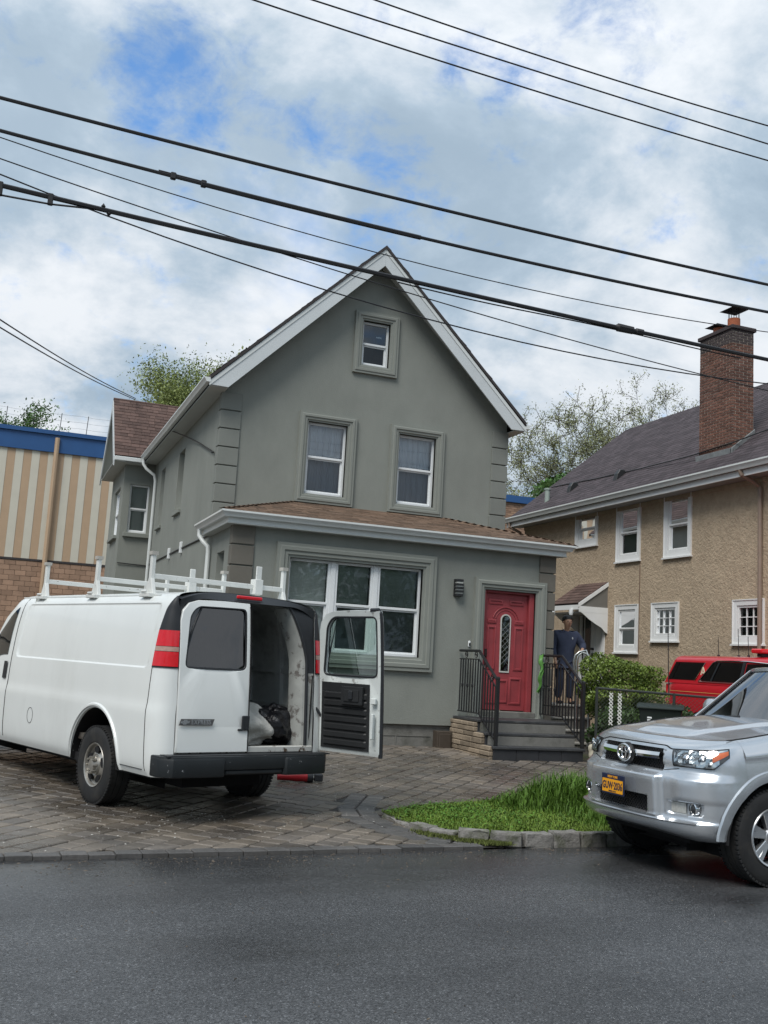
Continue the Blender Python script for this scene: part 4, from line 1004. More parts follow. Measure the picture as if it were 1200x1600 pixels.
# ================================================================== trees
def tree(name, label, x, y, z0, h, spread, seed, nleaf, leaf, lmat, bmat, trunk_r=.3, levels=5, fork=.32, up=.5, group='trees behind the houses', leaf_min=3, twig=.75, twigr=.01):
    r = random.Random(seed); t = thing(name, label, 'tree', (x, y, z0), group=group); mb = MB(); tips = []
    def grow(p, d, ln, rad, lv):
        pts = [p]; rr_ = [rad]; q = p; dd = d
        ns = 3
        for i in range(ns):
            dd = (dd+Vector((r.gauss(0, .16), r.gauss(0, .16), r.gauss(.03, .1)))).normalized(); q = q+dd*ln/ns; pts.append(q); rr_.append(rad*(1-.42*(i+1)/ns))
            if lv >= leaf_min: tips.append((q, dd))
        mb.tube(pts, rr_, 6 if lv < 2 else (4 if lv < 4 else 3), cap=False)
        if lv >= levels: return
        k = r.choice((2, 3, 3)) if lv < levels-1 else r.choice((3, 4))
        az = r.uniform(0, 6.283)
        for i in range(k):
            a = az+i*6.283/k+r.uniform(-.5, .5); ti = r.uniform(.35, .85)*spread
            o = dd.orthogonal().normalized(); o.rotate(Matrix.Rotation(a, 3, dd)); nd = (dd*math.cos(ti)+o*math.sin(ti)+Vector((0, 0, up*.25))).normalized()
            st = pts[-1] if i < 2 else pts[r.choice((1, 2))]
            grow(st, nd, ln*r.uniform(.62, .86), max(rr_[-1]*r.uniform(.55, .8), twigr), lv+1)
    grow(Vector((0, 0, 0)), Vector((r.gauss(0, .05), r.gauss(0, .05), 1)), h*fork, trunk_r, 0)
    mz = max(v[2] for v in mb.v); k = h/mz; mb.v = [(a*k, b*k, c*k) for a, b, c in mb.v]
    mb.build('trunk', bmat, t, smooth=3.2)
    V, F = [], []
    for _ in range(nleaf):
        q, dd = r.choice(tips); c = q*k+Vector((r.gauss(0, 1), r.gauss(0, 1), r.gauss(0, 1)))*twig*.35; s = leaf*r.uniform(.5, 1.2)
        u = Vector((r.gauss(0, 1), r.gauss(0, 1), r.gauss(0, 1))).normalized(); w = u.orthogonal().normalized(); w.rotate(Matrix.Rotation(r.uniform(0, 6.28), 3, u)); n = len(V)
        V += [tuple(c-u*s), tuple(c+w*s*.45), tuple(c+u*s), tuple(c-w*s*.45)]; F.append((n, n+1, n+2, n+3))
    fast('crown', V, F, lmat, t); return t
m_bark = M('grey_bark', (.075, .065, .055), .9, var=.2, vs=4); m_twig = M('dark_twig', (.06, .052, .045), .9)
m_lf1 = M('spring_leaf', (.17, .21, .06), .6, var=.15, vs=.6, isl=.4); m_lf2 = M('olive_bud', (.21, .23, .11), .7, isl=.45, var=.1); m_lf3 = M('deep_leaf', (.06, .13, .03), .6, isl=.4, var=.2, vs=1)
tree('leafy_tree', 'leafy light green tree behind the grey house roof', 8.0, 46, 0, 14.7, 1.2, 4, 150000, .075, m_lf1, m_bark, .34, 5, .3, .9, leaf_min=2, twig=1.3)
tree('leafy_tree', 'bright green tree top rising behind the striped building', -.4, 56, 0, 14.6, 1.15, 9, 90000, .10, m_lf3, m_bark, .3, 5, .32, .8, leaf_min=2, twig=1.0)
TL_ = [(27.0, 50, 12.5, 31, 8000, 'slender bare tree closest to the grey house gable'), (30.6, 52, 12.8, 38, 12000, 'spreading sparse tree with yellow green buds above the blue coping'), (35.0, 54, 14.2, 47, 10000, 'tall lacy tree behind the low end of the charcoal roof'), (38.6, 55, 18.2, 53, 10000, 'lacy budding tree behind the middle of the charcoal roof'), (42.4, 56, 22.0, 61, 10000, 'lacy tree standing just left of the brick chimney'), (50.0, 55, 24.6, 72, 5000, 'hazy budding tree showing right of the brick chimney')]
for x, y, h, sd_, nl, lb in TL_: tree('budding_tree', lb, x, y, 0, h, 1.35, sd_, nl*6, .07, m_lf2, m_twig, .26, 7, .26, .55, leaf_min=5, twig=.45, twigr=.016)
def leafmass(name, label, cat, c, rad, n, leaf, mat, seed, shape=None, group=None, core=True):
    r = random.Random(seed); V, F = [], []; t = thing(name, label, cat, (c[0], c[1], 0), group=group)
    for _ in range(n):
        while True:
            p = Vector((r.uniform(-1, 1), r.uniform(-1, 1), r.uniform(-1, 1)))
            e = (abs(p.x)**3+abs(p.y)**3+abs(p.z)**3)
            if .35 < e < 1: break
        lump = 1+.13*math.sin(p.x*5+seed)+.1*math.sin(p.z*7+p.y*4)
        q = Vector((p.x*rad[0]*lump, p.y*rad[1]*lump, c[2]+p.z*rad[2]*lump)); s = leaf*r.uniform(.6, 1.3)
        u = Vector((r.gauss(0, 1), r.gauss(0, 1), r.gauss(.4, 1))).normalized(); w = u.orthogonal().normalized(); w.rotate(Matrix.Rotation(r.uniform(0, 6.28), 3, u)); k = len(V)
        V += [tuple(q-u*s), tuple(q+w*s*.5), tuple(q+u*s), tuple(q-w*s*.5)]; F.append((k, k+1, k+2, k+3))
    fast('foliage', V, F, mat, t)
    mb = MB()
    for i in range(7):
        a = r.uniform(0, 6.28); mb.tube([(0, 0, .1), (math.cos(a)*rad[0]*.3, math.sin(a)*rad[1]*.3, c[2]*.6), (math.cos(a)*rad[0]*.7, math.sin(a)*rad[1]*.6, c[2]+rad[2]*.4)], .014, 4)
    mb.build('stem', m_twig, t); return t
m_bush = M('yellow_green_leaf', (.125, .18, .03), .5, var=.25, vs=3, isl=.4); m_bush2 = M('hedge_leaf', (.045, .085, .022), .55, var=.3, vs=4, isl=.45)
leafmass('garden_bush', 'rounded yellow green bush behind the chain link fence', 'bush', (10.45, 15.7, 1.38), (.72, .6, .5), 15000, .03, m_bush, 3)
leafmass('garden_hedge', 'dark green hedge below the yellow green bush', 'hedge', (10.8, 15.0, .56), (1.1, .4, .5), 20000, .032, m_bush2, 6)
leafmass('low_shrub', 'dense green shrub rising behind the blue coping', 'shrub', (28.5, 47, 10.6), (2.6, 1.4, 1.5), 5000, .16, m_lf3, 8)

# ================================================================== fence, bin, side steps
m_galv = M('dark_fence_wire', (.05, .055, .05), .5, .4)
fn = thing('chain_link_fence', 'dark chain link fence running behind the silver car', 'fence')
FA, FB = Vector((9.32, 14.62, .16)), Vector((11.4, 13.25, .1)); fd = (FB-FA); fl_ = fd.length; fdn = fd/fl_
def fp(s, z): p = FA+fdn*s; return (p.x, p.y, p.z+z)
mb = MB(); mb.tube([fp(0, 1.2), fp(fl_, 1.2)], .02, 6); mb.build('top_rail', m_galv, fn)
for s in (0.02, fl_*.5, fl_):
    mb = MB(); mb.tube([fp(s, -.1), fp(s, 1.22)], .026, 6); mb.build('post', m_galv, fn)
mb = MB(); st = .062; H_ = 1.16
k = -int(H_/st)-1
while k*st < fl_:
    for sg in (1, -1):
        a, b = k*st, k*st+H_
        z0, z1 = (.02, H_+.02) if sg > 0 else (H_+.02, .02)
        lo, hi = max(a, 0), min(b, fl_)
        if hi > lo: mb.tube([fp(lo, lerp(z0, z1, (lo-a)/H_)), fp(hi, lerp(z0, z1, (hi-a)/H_))], .0022, 3, cap=False)
    k += 1
tag(mb.build('wire_mesh', m_galv, fn), kind='stuff')
m_slat = M('white_slat', (.62, .62, .58), .6)
for s0 in (.22, .36):
    for i in range(9):
        for sg in (1, -1):
            mb = MB(); z = .62+i*.058; a, b = (s0, s0+.06) if sg > 0 else (s0+.06, s0); mb.tube([fp(a, z), fp(b, z+.058)], .010, 4); mb.build('privacy_slat', m_slat, fn)
bn = thing('wheelie_bin', 'dark green wheelie bin behind the chain link fence', 'bin', (10.32, 14.22, .13), R(-38))
m_bin = M('dark_green_plastic', (.016, .024, .021), .45, var=.1, vs=4)
mb = MB(); v = []
for z, a, b in ((.06, .24, .26), (.9, .33, .38), (.95, .345, .395)):
    v += [(-a, -b, z), (a, -b, z), (a, b, z), (-a, b, z)]
mb.add(v, [(3, 2, 1, 0)]+[(k*4+i, k*4+(i+1) % 4, k*4+4+(i+1) % 4, k*4+4+i) for k in range(2) for i in range(4)]+[(8, 9, 10, 11)]); mb.build('body', m_bin, bn, bevel=.03, seg=2, smooth=.6)
mb = MB(); mb.prism([(-.43, .95), (.40, .95), (.38, .985), (.1, 1.035), (-.3, 1.03), (-.43, .985)], 0, -.37, .37); mb.build('lid', m_bin, bn, bevel=.02, seg=2, smooth=.6)
mb = MB(); mb.tube([(-.28, .44, .9), (-.28, .5, .97), (.28, .5, .97), (.28, .44, .9)], .018, 6); mb.build('handle', m_bin, bn)
for sx in (-1, 1):
    mb = MB(); mb.lathe([(.0, -.03), (.12, -.03), (.13, 0), (.12, .03), (0, .03)], 16, axis=0, c=(sx*.3, .3, .12)); mb.build('wheel', m_black, bn, smooth=.6)
for (u, z, w, h) in ((-.2, .80, .07, .025), (-.2, .74, .05, .045), (-.12, .735, .11, .02), (-.12, .765, .08, .012), (.08, .80, .08, .028), (.02, .735, .05, .05), (.09, .73, .055, .06)):
    for face in (0, 1):
        mb = MB()
        yy = -.26-(.12*(z-.06)/.84)-.004; xx = -.24-(.09*(z-.06)/.84)-.004
        if face == 0: mb.box(u, u+w, yy-.004, yy, z, z+h)
        else: mb.box(xx-.004, xx, u, u+w, z, z+h)
        mb.build('printed_mark', m_white, bn)
ss = thing('side_steps', 'grey stone side steps behind the right railing, under the man', 'steps')
m_step = M('grey_step_stone', (.16, .155, .14), .85, var=.25, vs=7, bump=.5, bs=25, bd=.01, col2=(.09, .085, .075), c2s=9)
for i, z in enumerate((.36, .57, .78, 1.0)):
    y = 16.05+i*.22; mb = MB(); mb.box(9.50, 10.42, y, 17.6 if i == 3 else y+.3, -.05, z-.04); mb.build('step', m_step, ss, bevel=.01)
    mb = MB(); mb.box(9.48, 10.44, y-.025, 17.6 if i == 3 else y+.26, z-.038, z); mb.build('tread', M('pale_tread', (.34, .33, .3), .8, var=.2, vs=8) if i == 0 else MATS['pale_tread'], ss, bevel=.008)
hr = thing('silver_handrail', 'silver bent tube handrail the man rests his hand on', 'handrail')
m_alu = M('brushed_aluminium', (.55, .56, .55), .35, .9, var=.1)
for dx, nm in ((0, 'rail'), (-.06, 'rail')):
    mb = MB(); mb.tube([(10.06+dx, 16.42, 1.55-dx), (10.04+dx, 16.42, 1.78-dx*.4), (10.06+dx, 16.40, 1.90-dx*.2), (10.13+dx, 16.38, 1.965-dx*.1), (10.2, 16.36, 1.95-dx), (10.28+dx*.3, 16.3, 1.85+dx), (10.52+dx*.5, 16.05, 1.36+dx*1.6)], .021, 8); mb.build(nm, m_alu, hr, smooth=1)
for x, y, z0, z1 in ((10.05, 16.42, .58, 1.56), (10.5, 16.06, .18, 1.4), (10.06, 16.0, .3, 1.2)):
    mb = MB(); mb.tube([(x, y, z0), (x, y, z1)], .02, 8); mb.build('post', m_alu, hr, smooth=1)
gb = thing('green_bag', 'bright green plastic bag tied to the right railing', 'bag', (9.15, 16.1, 1.1))
m_gb = M('green_film', (.09, .24, .05), .35, var=.2, vs=8)
mb = MB(); r = random.Random(6)
for (y0, z0, y1, z1, w) in ((.02, .78, -.02, .42, .07), (-.02, .5, .06, .1, .06)):
    mb.grid(lambda a, b: (-.03+.03*math.sin(a*5+b*4)+.02*math.cos(b*9), lerp(y0, y1, b)+(a-.5)*w*(1.3-b), lerp(z0, z1, b)+.02*math.sin(a*6)), frange(0, 1, 6), frange(0, 1, 10))
mb.build('film', m_gb, gb, smooth=3.2); mb = MB(); mb.lathe([(0, -.03), (.03, 0), (0, .03)], 8, c=(0, .0, .62)); mb.build('knot', m_gb, gb)
def lump(name, label, cat, c, rad, mat, seed, amp=.18, n=(20, 14), fine=0.05, group=None):
    r = random.Random(seed); ph = [r.uniform(0, 6.28) for _ in range(8)]
    def fn_(a, b):
        th, p = a*6.2832, (b-.5)*math.pi; d = Vector((math.cos(th)*math.cos(p), math.sin(th)*math.cos(p), math.sin(p)))
        k = 1+amp*(math.sin(d.x*3+ph[0])*math.sin(d.y*4+ph[1])+.6*math.sin(d.z*5+d.x*4+ph[2]))+fine*(math.sin(d.x*13+ph[3]+d.z*9)+math.sin(d.y*15+ph[4]-d.z*7))
        return (c[0]+d.x*rad[0]*k, c[1]+d.y*rad[1]*k, max(c[2]+d.z*rad[2]*k, c[2]-rad[2]*.8))
    mb = MB(); mb.grid(fn_, [i/n[0] for i in range(n[0])], frange(0, 1, n[1]), close=True)
    o = mb.build(name, mat, smooth=3.2); return tag(o, label, cat, group)
lump('cream_sack', 'cream sack lying by the foot of the right railing', 'sack', (9.35, 14.55, .33), (.13, .2, .16), M('cream_cloth', (.5, .46, .36), .85, var=.15, vs=6), 3)
# ================================================================== man on the side steps
def skin_obj(name, joints, edges, mat, parent=None, sub=2, root=0, loc=None):
    names = list(joints); me = bpy.data.meshes.new(name); me.from_pydata([joints[n][:3] for n in names], [(names.index(a), names.index(b)) for a, b in edges], [])
    o = link(name, me, mat, parent, loc); sk = o.modifiers.new('skin', 'SKIN'); sk.use_smooth_shade = True
    if not me.skin_vertices: bpy.context.view_layer.objects.active = o
    for i, n in enumerate(names):
        d = me.skin_vertices[0].data[i]; r = joints[n][3]; d.radius = r if isinstance(r, tuple) else (r, r); d.use_root = (i == root)
    sb = o.modifiers.new('sub', 'SUBSURF'); sb.levels = sub; sb.render_levels = sub
    return o
m_skin = M('skin', (.46, .27, .18), .55, var=.06); m_sweat = M('navy_fleece', (.04, .05, .085), .9, var=.2, vs=9, bump=.3, bs=40); m_jean = M('dark_denim', (.03, .042, .075), .85, var=.25, vs=7, bump=.2, bs=60)
J = {'pel': (0, .02, .84, (.13, .09)), 'spi': (0, .02, 1.04, (.12, .085)), 'che': (0, .01, 1.24, (.14, .09)), 'nec': (0, -.01, 1.385, .045), 'hd0': (0, -.055, 1.455, (.056, .068)), 'hd1': (0, -.07, 1.54, (.088, .102)), 'hd2': (0, -.055, 1.62, (.078, .092)),
     'sR': (-.185, .01, 1.325, .062), 'eR': (-.245, .03, 1.06, .045), 'wR': (-.235, -.06, .84, .03), 'hR': (-.23, -.10, .755, (.036, .018)),
     'sL': (.185, .01, 1.325, .062), 'eL': (.335, -.03, 1.10, .045), 'wL': (.235, -.24, 1.03, .03), 'hL': (.20, -.30, 1.005, (.04, .018)),
     'hpL': (.095, .02, .80, .085), 'kL': (.11, -.02, .45, .058), 'aL': (.11, .02, .09, .042), 'tL': (.12, -.14, .045, .04),
     'hpR': (-.095, .02, .80, .085), 'kR': (-.11, -.03, .45, .058), 'aR': (-.115, .02, .09, .042), 'tR': (-.13, -.14, .045, .04)}
E_ = [('pel', 'spi'), ('spi', 'che'), ('che', 'nec'), ('nec', 'hd0'), ('hd0', 'hd1'), ('hd1', 'hd2'), ('che', 'sR'), ('sR', 'eR'), ('eR', 'wR'), ('wR', 'hR'), ('che', 'sL'), ('sL', 'eL'), ('eL', 'wL'), ('wL', 'hL'), ('pel', 'hpL'), ('hpL', 'kL'), ('kL', 'aL'), ('aL', 'tL'), ('pel', 'hpR'), ('hpR', 'kR'), ('kR', 'aR'), ('aR', 'tR')]
for sd_, (hx, hy, hz), dr in (('L', (.20, -.30, 1.005), Vector((-.55, -.75, -.35))), ('R', (-.23, -.10, .755), Vector((.1, -.3, -.95)))):
    ac = Vector((.75, -.55, .0)) if sd_ == 'L' else Vector((.2, -.9, .25)); dr.normalize(); ac.normalize()
    for i, (o_, ln_) in enumerate(((-.028, .062), (-.01, .075), (.01, .072), (.028, .056))):
        b = Vector((hx, hy, hz))+ac*o_; p1 = b+dr*ln_*.55; p2 = b+dr*ln_+Vector((0, 0, -.028))
        J[f'f{sd_}{i}a'] = (*p1, .0105); J[f'f{sd_}{i}b'] = (*p2, .0085); E_ += [(f'h{sd_}', f'f{sd_}{i}a'), (f'f{sd_}{i}a', f'f{sd_}{i}b')]
    b = Vector((hx, hy, hz))-ac*.035; p1 = b+dr*.01-ac*.03; p2 = p1+dr*.035+Vector((0, 0, -.012)); J[f't{sd_}a'] = (*p1, .012); J[f't{sd_}b'] = (*p2, .0095); E_ += [(f'h{sd_}', f't{sd_}a'), (f't{sd_}a', f't{sd_}b')]
man = skin_obj('person', J, E_, m_skin, loc=(10.12, 16.95, .99))
tag(man, 'man in navy sweatshirt and jeans looking down, hand on silver handrail', 'person'); man.rotation_euler.z = R(-8)
SJ = {'pel': (0, .02, .84, (.19, .14)), 'hem': (0, .02, .68, (.195, .145)), 'spi': (0, .015, 1.02, (.19, .135)), 'che': (0, .01, 1.22, (.20, .135)), 'up': (0, .0, 1.34, (.12, .085)), 'col': (0, -.012, 1.395, (.075, .07)), 'sR': (-.20, .01, 1.30, .105), 'eR': (-.26, .03, 1.06, .08), 'wR': (-.237, -.05, .86, .05), 'sL': (.20, .01, 1.30, .105), 'eL': (.34, -.03, 1.10, .082), 'wL': (.25, -.215, 1.04, .05)}
sw = skin_obj('sweatshirt', SJ, [('hem', 'pel'), ('pel', 'spi'), ('spi', 'che'), ('che', 'up'), ('up', 'col'), ('che', 'sR'), ('sR', 'eR'), ('eR', 'wR'), ('che', 'sL'), ('sL', 'eL'), ('eL', 'wL')], m_sweat, man)
TJ = {'pel': (0, .02, .92, (.155, .115)), 'hpL': (.095, .02, .76, .105), 'kL': (.112, -.02, .45, .078), 'aL': (.113, .02, .10, .066), 'hpR': (-.095, .02, .76, .105), 'kR': (-.112, -.03, .45, .078), 'aR': (-.117, .02, .10, .066)}
skin_obj('jeans', TJ, [('pel', 'hpL'), ('hpL', 'kL'), ('kL', 'aL'), ('pel', 'hpR'), ('hpR', 'kR'), ('kR', 'aR')], m_jean, man)
for s in (-1, 1):
    skin_obj('shoe', {'h': (s*.118, .05, .05, (.045, .045)), 'm': (s*.12, -.05, .05, (.05, .045)), 't': (s*.13, -.16, .04, (.042, .035))}, [('h', 'm'), ('m', 't')], m_black, man)
m_hair = M('black_hair', (.012, .011, .011), .6, var=.2, vs=30)
mb = MB(); hb = lambda a: 1.28+.42*(1+math.sin(a))
mb = MB(); mb.grid(lambda a, b_: (lambda b: (math.cos(a)*.098*math.sin(b), -.042+math.sin(a)*.116*math.sin(b)+(.012 if math.sin(a) > 0 else 0), 1.575+.108*math.cos(b)))(b_*hb(a)), frange(0, 6.283, 24), frange(0.01, 1, 10)); mb.build('hair', m_hair, man, smooth=3.2)
mb = MB(); mb.add([(-.015, -.155, 1.525), (.015, -.155, 1.525), (0, -.182, 1.52), (0, -.152, 1.57)], [(0, 1, 2), (0, 2, 3), (2, 1, 3)]); mb.build('nose', m_skin, man, smooth=3.2)
for s in (-1, 1):
    mb = MB(); mb.lathe([(0, -.006), (.014, 0), (0, .006)], 10, c=(s*.032, -.148, 1.556)); mb.build('eye', m_hair, man); mb = MB(); mb.lathe([(0, -.03), (.014, 0), (0, .03)], 8, c=(s*.085, -.05, 1.54)); mb.build('ear', m_skin, man, smooth=3.2)
mb = MB(); mb.box(-.028, .028, -.15, -.143, 1.482, 1.49); mb.build('mouth', M('lip', (.18, .075, .06), .6), man, bevel=.002)
mb = MB(); mb.tube([(.07, -.128, 1.235), (.075, -.13, 1.26), (.085, -.129, 1.25), (.08, -.13, 1.22)], .006, 5); mb.build('chest_emblem', m_white, sw)
# ================================================================== vehicles: shared pieces
def text_mesh(body, size, ext=.002, align='CENTER', bold=0.0, sx=1.0):
    cu = bpy.data.curves.new('t', 'FONT'); cu.body = body; cu.size = size; cu.extrude = ext; cu.align_x = align; cu.align_y = 'CENTER'; cu.offset = bold; cu.resolution_u = 3
    o = bpy.data.objects.new('t', cu); COL.objects.link(o); dg = bpy.context.evaluated_depsgraph_get(); me = bpy.data.meshes.new_from_object(o.evaluated_get(dg)); bpy.data.objects.remove(o)
    for v in me.vertices: v.co.x *= sx
    return me
def text(name, body, size, mat, parent, mtx, ext=.002, bold=0., sx=1., align='CENTER'):
    o = link(name, text_mesh(body, size, ext, align, bold, sx), mat, parent); o.matrix_local = mtx; return o
m_tyre = M('tyre_rubber', (.016, .0165, .017), .75, var=.25, vs=14, bump=.25, bs=50, bd=.004, col2=(.03, .028, .025), c2s=5)
m_chrome = M('chrome', (.8, .8, .8), .08, 1.0, var=.02); m_steel = M('steel_wheel', (.42, .40, .36), .38, .75, var=.2, vs=20, rvar=.15)
m_well = M('wheel_well', (.008, .008, .009), .9)
def tyre_prof(r, w, rim):
    return [(rim, -w*.40), (rim+.012, -w*.47), (lerp(rim, r, .45), -w*.5), (r-.035, -w*.48), (r-.012, -w*.43), (r, -w*.36), (r, -w*.16), (r-.009, -w*.145), (r-.009, -w*.12), (r, -w*.105), (r, w*.105), (r-.009, w*.12), (r-.009, w*.145), (r, w*.16), (r, w*.36), (r-.012, w*.43), (r-.035, w*.48), (lerp(rim, r, .45), w*.5), (rim+.012, w*.47), (rim, w*.40)]
def wheel(par, x, y, r, w, rim, style, side, z=None):
    """wheel (hub) > tyre, rim; axis along local y"""
    z = r if z is None else z; c = (x, y, z); so = side
    mb = MB(); mb.lathe([(0, -w*.3), (rim*.55, -w*.3), (rim*.6, 0), (rim*.55, w*.25*so)], 20, axis=1, c=c); wh = mb.build('wheel', m_well, par, smooth=.6)
    mb = MB(); mb.lathe(tyre_prof(r, w, rim), 56, axis=1, c=c)
    for i in range(64):                                  # shoulder tread blocks
        a = i/64*6.283
        for s in (-1, 1):
            m_ = Matrix.Translation(c) @ Matrix.Rotation(a, 4, 'Y') @ Matrix.Translation((0, s*w*.40, r-.004)); mb.box(-.011, .011, -w*.07, w*.06, -.012, .006, m_)
    mb.build('tyre', m_tyre, wh, smooth=.55)
    yo = y+so*w*.34
    if style == 'steel':
        mb = MB(); P_ = [(rim+.006, .05), (rim, .062), (rim-.012, .055), (rim-.022, .02), (rim-.05, .0), (rim*.62, .02), (rim*.5, .035), (rim*.44, .03), (rim*.40, .055), (rim*.30, .062), (rim*.27, .085), (rim*.12, .092), (0, .092)]
        mb.lathe([(a, so*(b-.03)) for a, b in P_], 40, axis=1, c=(x, yo, z)); rm = mb.build('rim', m_steel, wh, smooth=.6)
        for i in range(5):
            a = i/5*6.283+.4; px_, pz = x+rim*.70*math.cos(a), z+rim*.70*math.sin(a); mb = MB(); q = []
            for k in range(14):
                t = k/14*6.283; u, v = .048*math.cos(t), .032*math.sin(t); q.append((px_+u*-math.sin(a)+v*math.cos(a), yo+so*(.014), pz+u*math.cos(a)+v*math.sin(a)))
            mb.add(q+[(p[0], p[1]-so*.03, p[2]) for p in q], [tuple(range(14))]+[(j, (j+1) % 14, 14+(j+1) % 14, 14+j) for j in range(14)]); mb.build('vent_hole', m_well, wh)
        for i in range(8):
            a = i/8*6.283; mb = MB(); mb.lathe([(.0, so*.075), (.012, so*.075), (.014, so*.03)], 6, axis=1, c=(x+rim*.35*math.cos(a), yo, z+rim*.35*math.sin(a))); mb.build('lug_nut', m_steel, wh)
    else:
        mb = MB(); mb.lathe([(rim+.006, so*.03), (rim, so*.04), (rim-.014, so*.035), (rim-.03, -so*.03), (rim-.035, -so*.12)], 48, axis=1, c=(x, yo, z))
        mb.lathe([(.075, -so*.06), (.075, -so*.005), (.06, so*.008), (0, so*.01)], 24, axis=1, c=(x, yo, z)); mb.build('rim', m_alloy, wh, smooth=.5)
        for i in range(6):
            a0 = i/6*6.283+.26
            for da in (-.13, .13):
                a = a0+da; mb = MB(); ca_, sa_ = math.cos(a), math.sin(a); T_ = lambda rr, tt, d: (x+rr*ca_-tt*sa_, yo+so*d, z+rr*sa_+tt*ca_)
                v = [T_(rr, tt, d) for rr, hw in ((.05, .02), (rim-.02, .026)) for tt in (-hw, hw) for d in (-.045, .0+(.02 if rr > .1 else .0))]
                mb.add(v, [(0, 1, 3, 2), (4, 6, 7, 5), (0, 4, 5, 1), (2, 3, 7, 6), (0, 2, 6, 4), (1, 5, 7, 3)]); mb.build('spoke', m_alloy, wh, bevel=.005)
    return wh
m_alloy = M('silver_alloy', (.55, .56, .57), .28, .85, var=.06)
def ray_poly(poly, c, a):
    dx, dy = math.cos(a), math.sin(a); best = 1e9
    for i in range(len(poly)):
        (x1, y1), (x2, y2) = poly[i], poly[(i+1) % len(poly)]; ex, ey_ = x2-x1, y2-y1; den = dx*ey_-dy*ex
        if abs(den) < 1e-12: continue
        t = ((x1-c[0])*ey_-(y1-c[1])*ex)/den; u = ((x1-c[0])*dy-(y1-c[1])*dx)/den
        if t > 1e-6 and -1e-6 <= u <= 1+1e-6: best = min(best, t)
    return (c[0]+dx*best, c[1]+dy*best)
def round_poly(poly, r, n=5):
    out = []; k = len(poly)
    for i in range(k):
        p0, p, p1 = Vector(poly[i-1]), Vector(poly[i]), Vector(poly[(i+1) % k]); a = (p0-p); b = (p1-p); rr = min(r, a.length*.45, b.length*.45); a = p+a.normalized()*rr; b = p+b.normalized()*rr
        for j in range(n+1):
            t = j/n; q = a*(1-t)**2+p*2*t*(1-t)+b*t*t; out.append((q.x, q.y))
    return out

# ================================================================== white cargo van
m_vanw = M('weathered_white_paint', (.70, .72, .70), .38, var=.045, vs=1.3, coat=.35, rvar=.08, stretch=(1, 1, .35), col2=(.60, .615, .59), c2s=1.6, c2r=(.5, .85))
m_vani = M('bare_white_interior', (.62, .64, .62), .6, var=.15, vs=3, col2=(.4, .41, .4), c2s=3)
m_vblack = M('faded_black_plastic', (.02, .022, .025), .5, var=.2, vs=6, rvar=.1)
m_gap = M('panel_gap', (.012, .012, .012), .9)
m_lens = M('red_lens', (.62, .012, .02), .15, var=.12, vs=30, coat=.5); m_lensr = M('reverse_lens', (.42, .27, .22), .15, coat=.5, var=.2, vs=30); m_lensw = M('clear_lens', (.55, .5, .44), .15, coat=.5)
m_tint = Mglass('dark_tint_glass', (.10, .12, .12), .05); m_doorglass = Mglass('green_door_glass', (.55, .70, .64), .06)
van = thing('cargo_van', 'white cargo van with ladder rack and right rear door swung open', 'van', (2.385, 9.88, .02), R(90+20.5))
PP = [(.955, .40), (.985, .47), (1.0, .60), (1.006, .82), (1.006, .99), (.994, 1.07), (.985, 1.25), (.97, 1.45), (.935, 1.72), (.89, 1.93), (.855, 2.02), (.80, 2.08), (.70, 2.115), (.5, 2.14), (.25, 2.152), (0, 2.156)]
cum = [0]
for a, b in zip(PP, PP[1:]): cum.append(cum[-1]+math.hypot(b[0]-a[0], b[1]-a[1]))
TY = [(c/cum[-1], p[0]) for c, p in zip(cum, PP)]; TZ = [(c/cum[-1], p[1]) for c, p in zip(cum, PP)]
def vprof(s): return smooth_tab(TY, s), smooth_tab(TZ, s)
def s_of_z(z):
    lo, hi = 0., 1.
    for _ in range(40):
        m = (lo+hi)/2
        if smooth_tab(TZ, m) < z: lo = m
        else: hi = m
    return lo
XRT = [(.4, 0), (.65, 0), (1.4, .05), (1.9, .105), (2.06, .14), (2.12, .20), (2.156, .27)]
def xrear(z): return smooth_tab(XRT, z)
CAP = [(3.9, 2.156), (4.2, 1.98), (4.75, 1.42), (4.88, 1.34), (5.3, 1.20), (5.46, 1.02)]
def vcap(x): return interp(CAP, x)
def rrect(x, z, x0, x1, z0, z1, r=.07):
    qx = max(x0+r-x, x-(x1-r), 0); qz = max(z0+r-z, z-(z1-r), 0); ins = min(x-x0, x1-x, z-z0, z1-z)
    return r-math.hypot(qx, qz) if (qx > 0 and qz > 0) else ins
def vskin(X, s, th=None, off=0., inn=0.):
    """X: station on the side; th: angle round the rear corner"""
    y, z = vprof(s); xr = xrear(z); r = max(0, min(y-.79, interp([(.4, .195), (1.0, .2), (1.45, .17), (1.75, .135), (1.95, .085), (2.08, .0)], z)))
    if th is not None: p = Vector((xr+r*(1-math.sin(th)), y-r*(1-math.cos(th)), z)); nrm = Vector((-math.sin(th), math.cos(th), 0))
    else:
        x = X if X >= .5 else lerp(xr+r, .5, (X-.2)/.3); 
        if x > 3.9 and z > 1.0: z = 1.0+(z-1.0)*(vcap(x)-1.0)/1.156
        if x > 3.9: y *= 1-.10*((x-3.9)/1.56)**2
        if off == 0 and inn == 0 and .2 < x < 3.7:
            k = rrect(x, z, .33, 3.52, 1.385, 2.0); y -= .015*sstep(-.008, .010, k)
        p = Vector((x, y, z)); nrm = Vector((0, 1, .0)) if z < 1.9 else Vector((0, .5, .86))
    return p+nrm*off-Vector((0, 1, 0))*inn
AR = (1.25, .53, .40, .55); AF = (4.68, .50, .40, .55)
def zbot(x):
    z = .40
    for c, a, b, h in (AR, AF):
        if abs(x-c) < a: z = max(z, b+h*math.sqrt(1-((x-c)/a)**2))
    return z
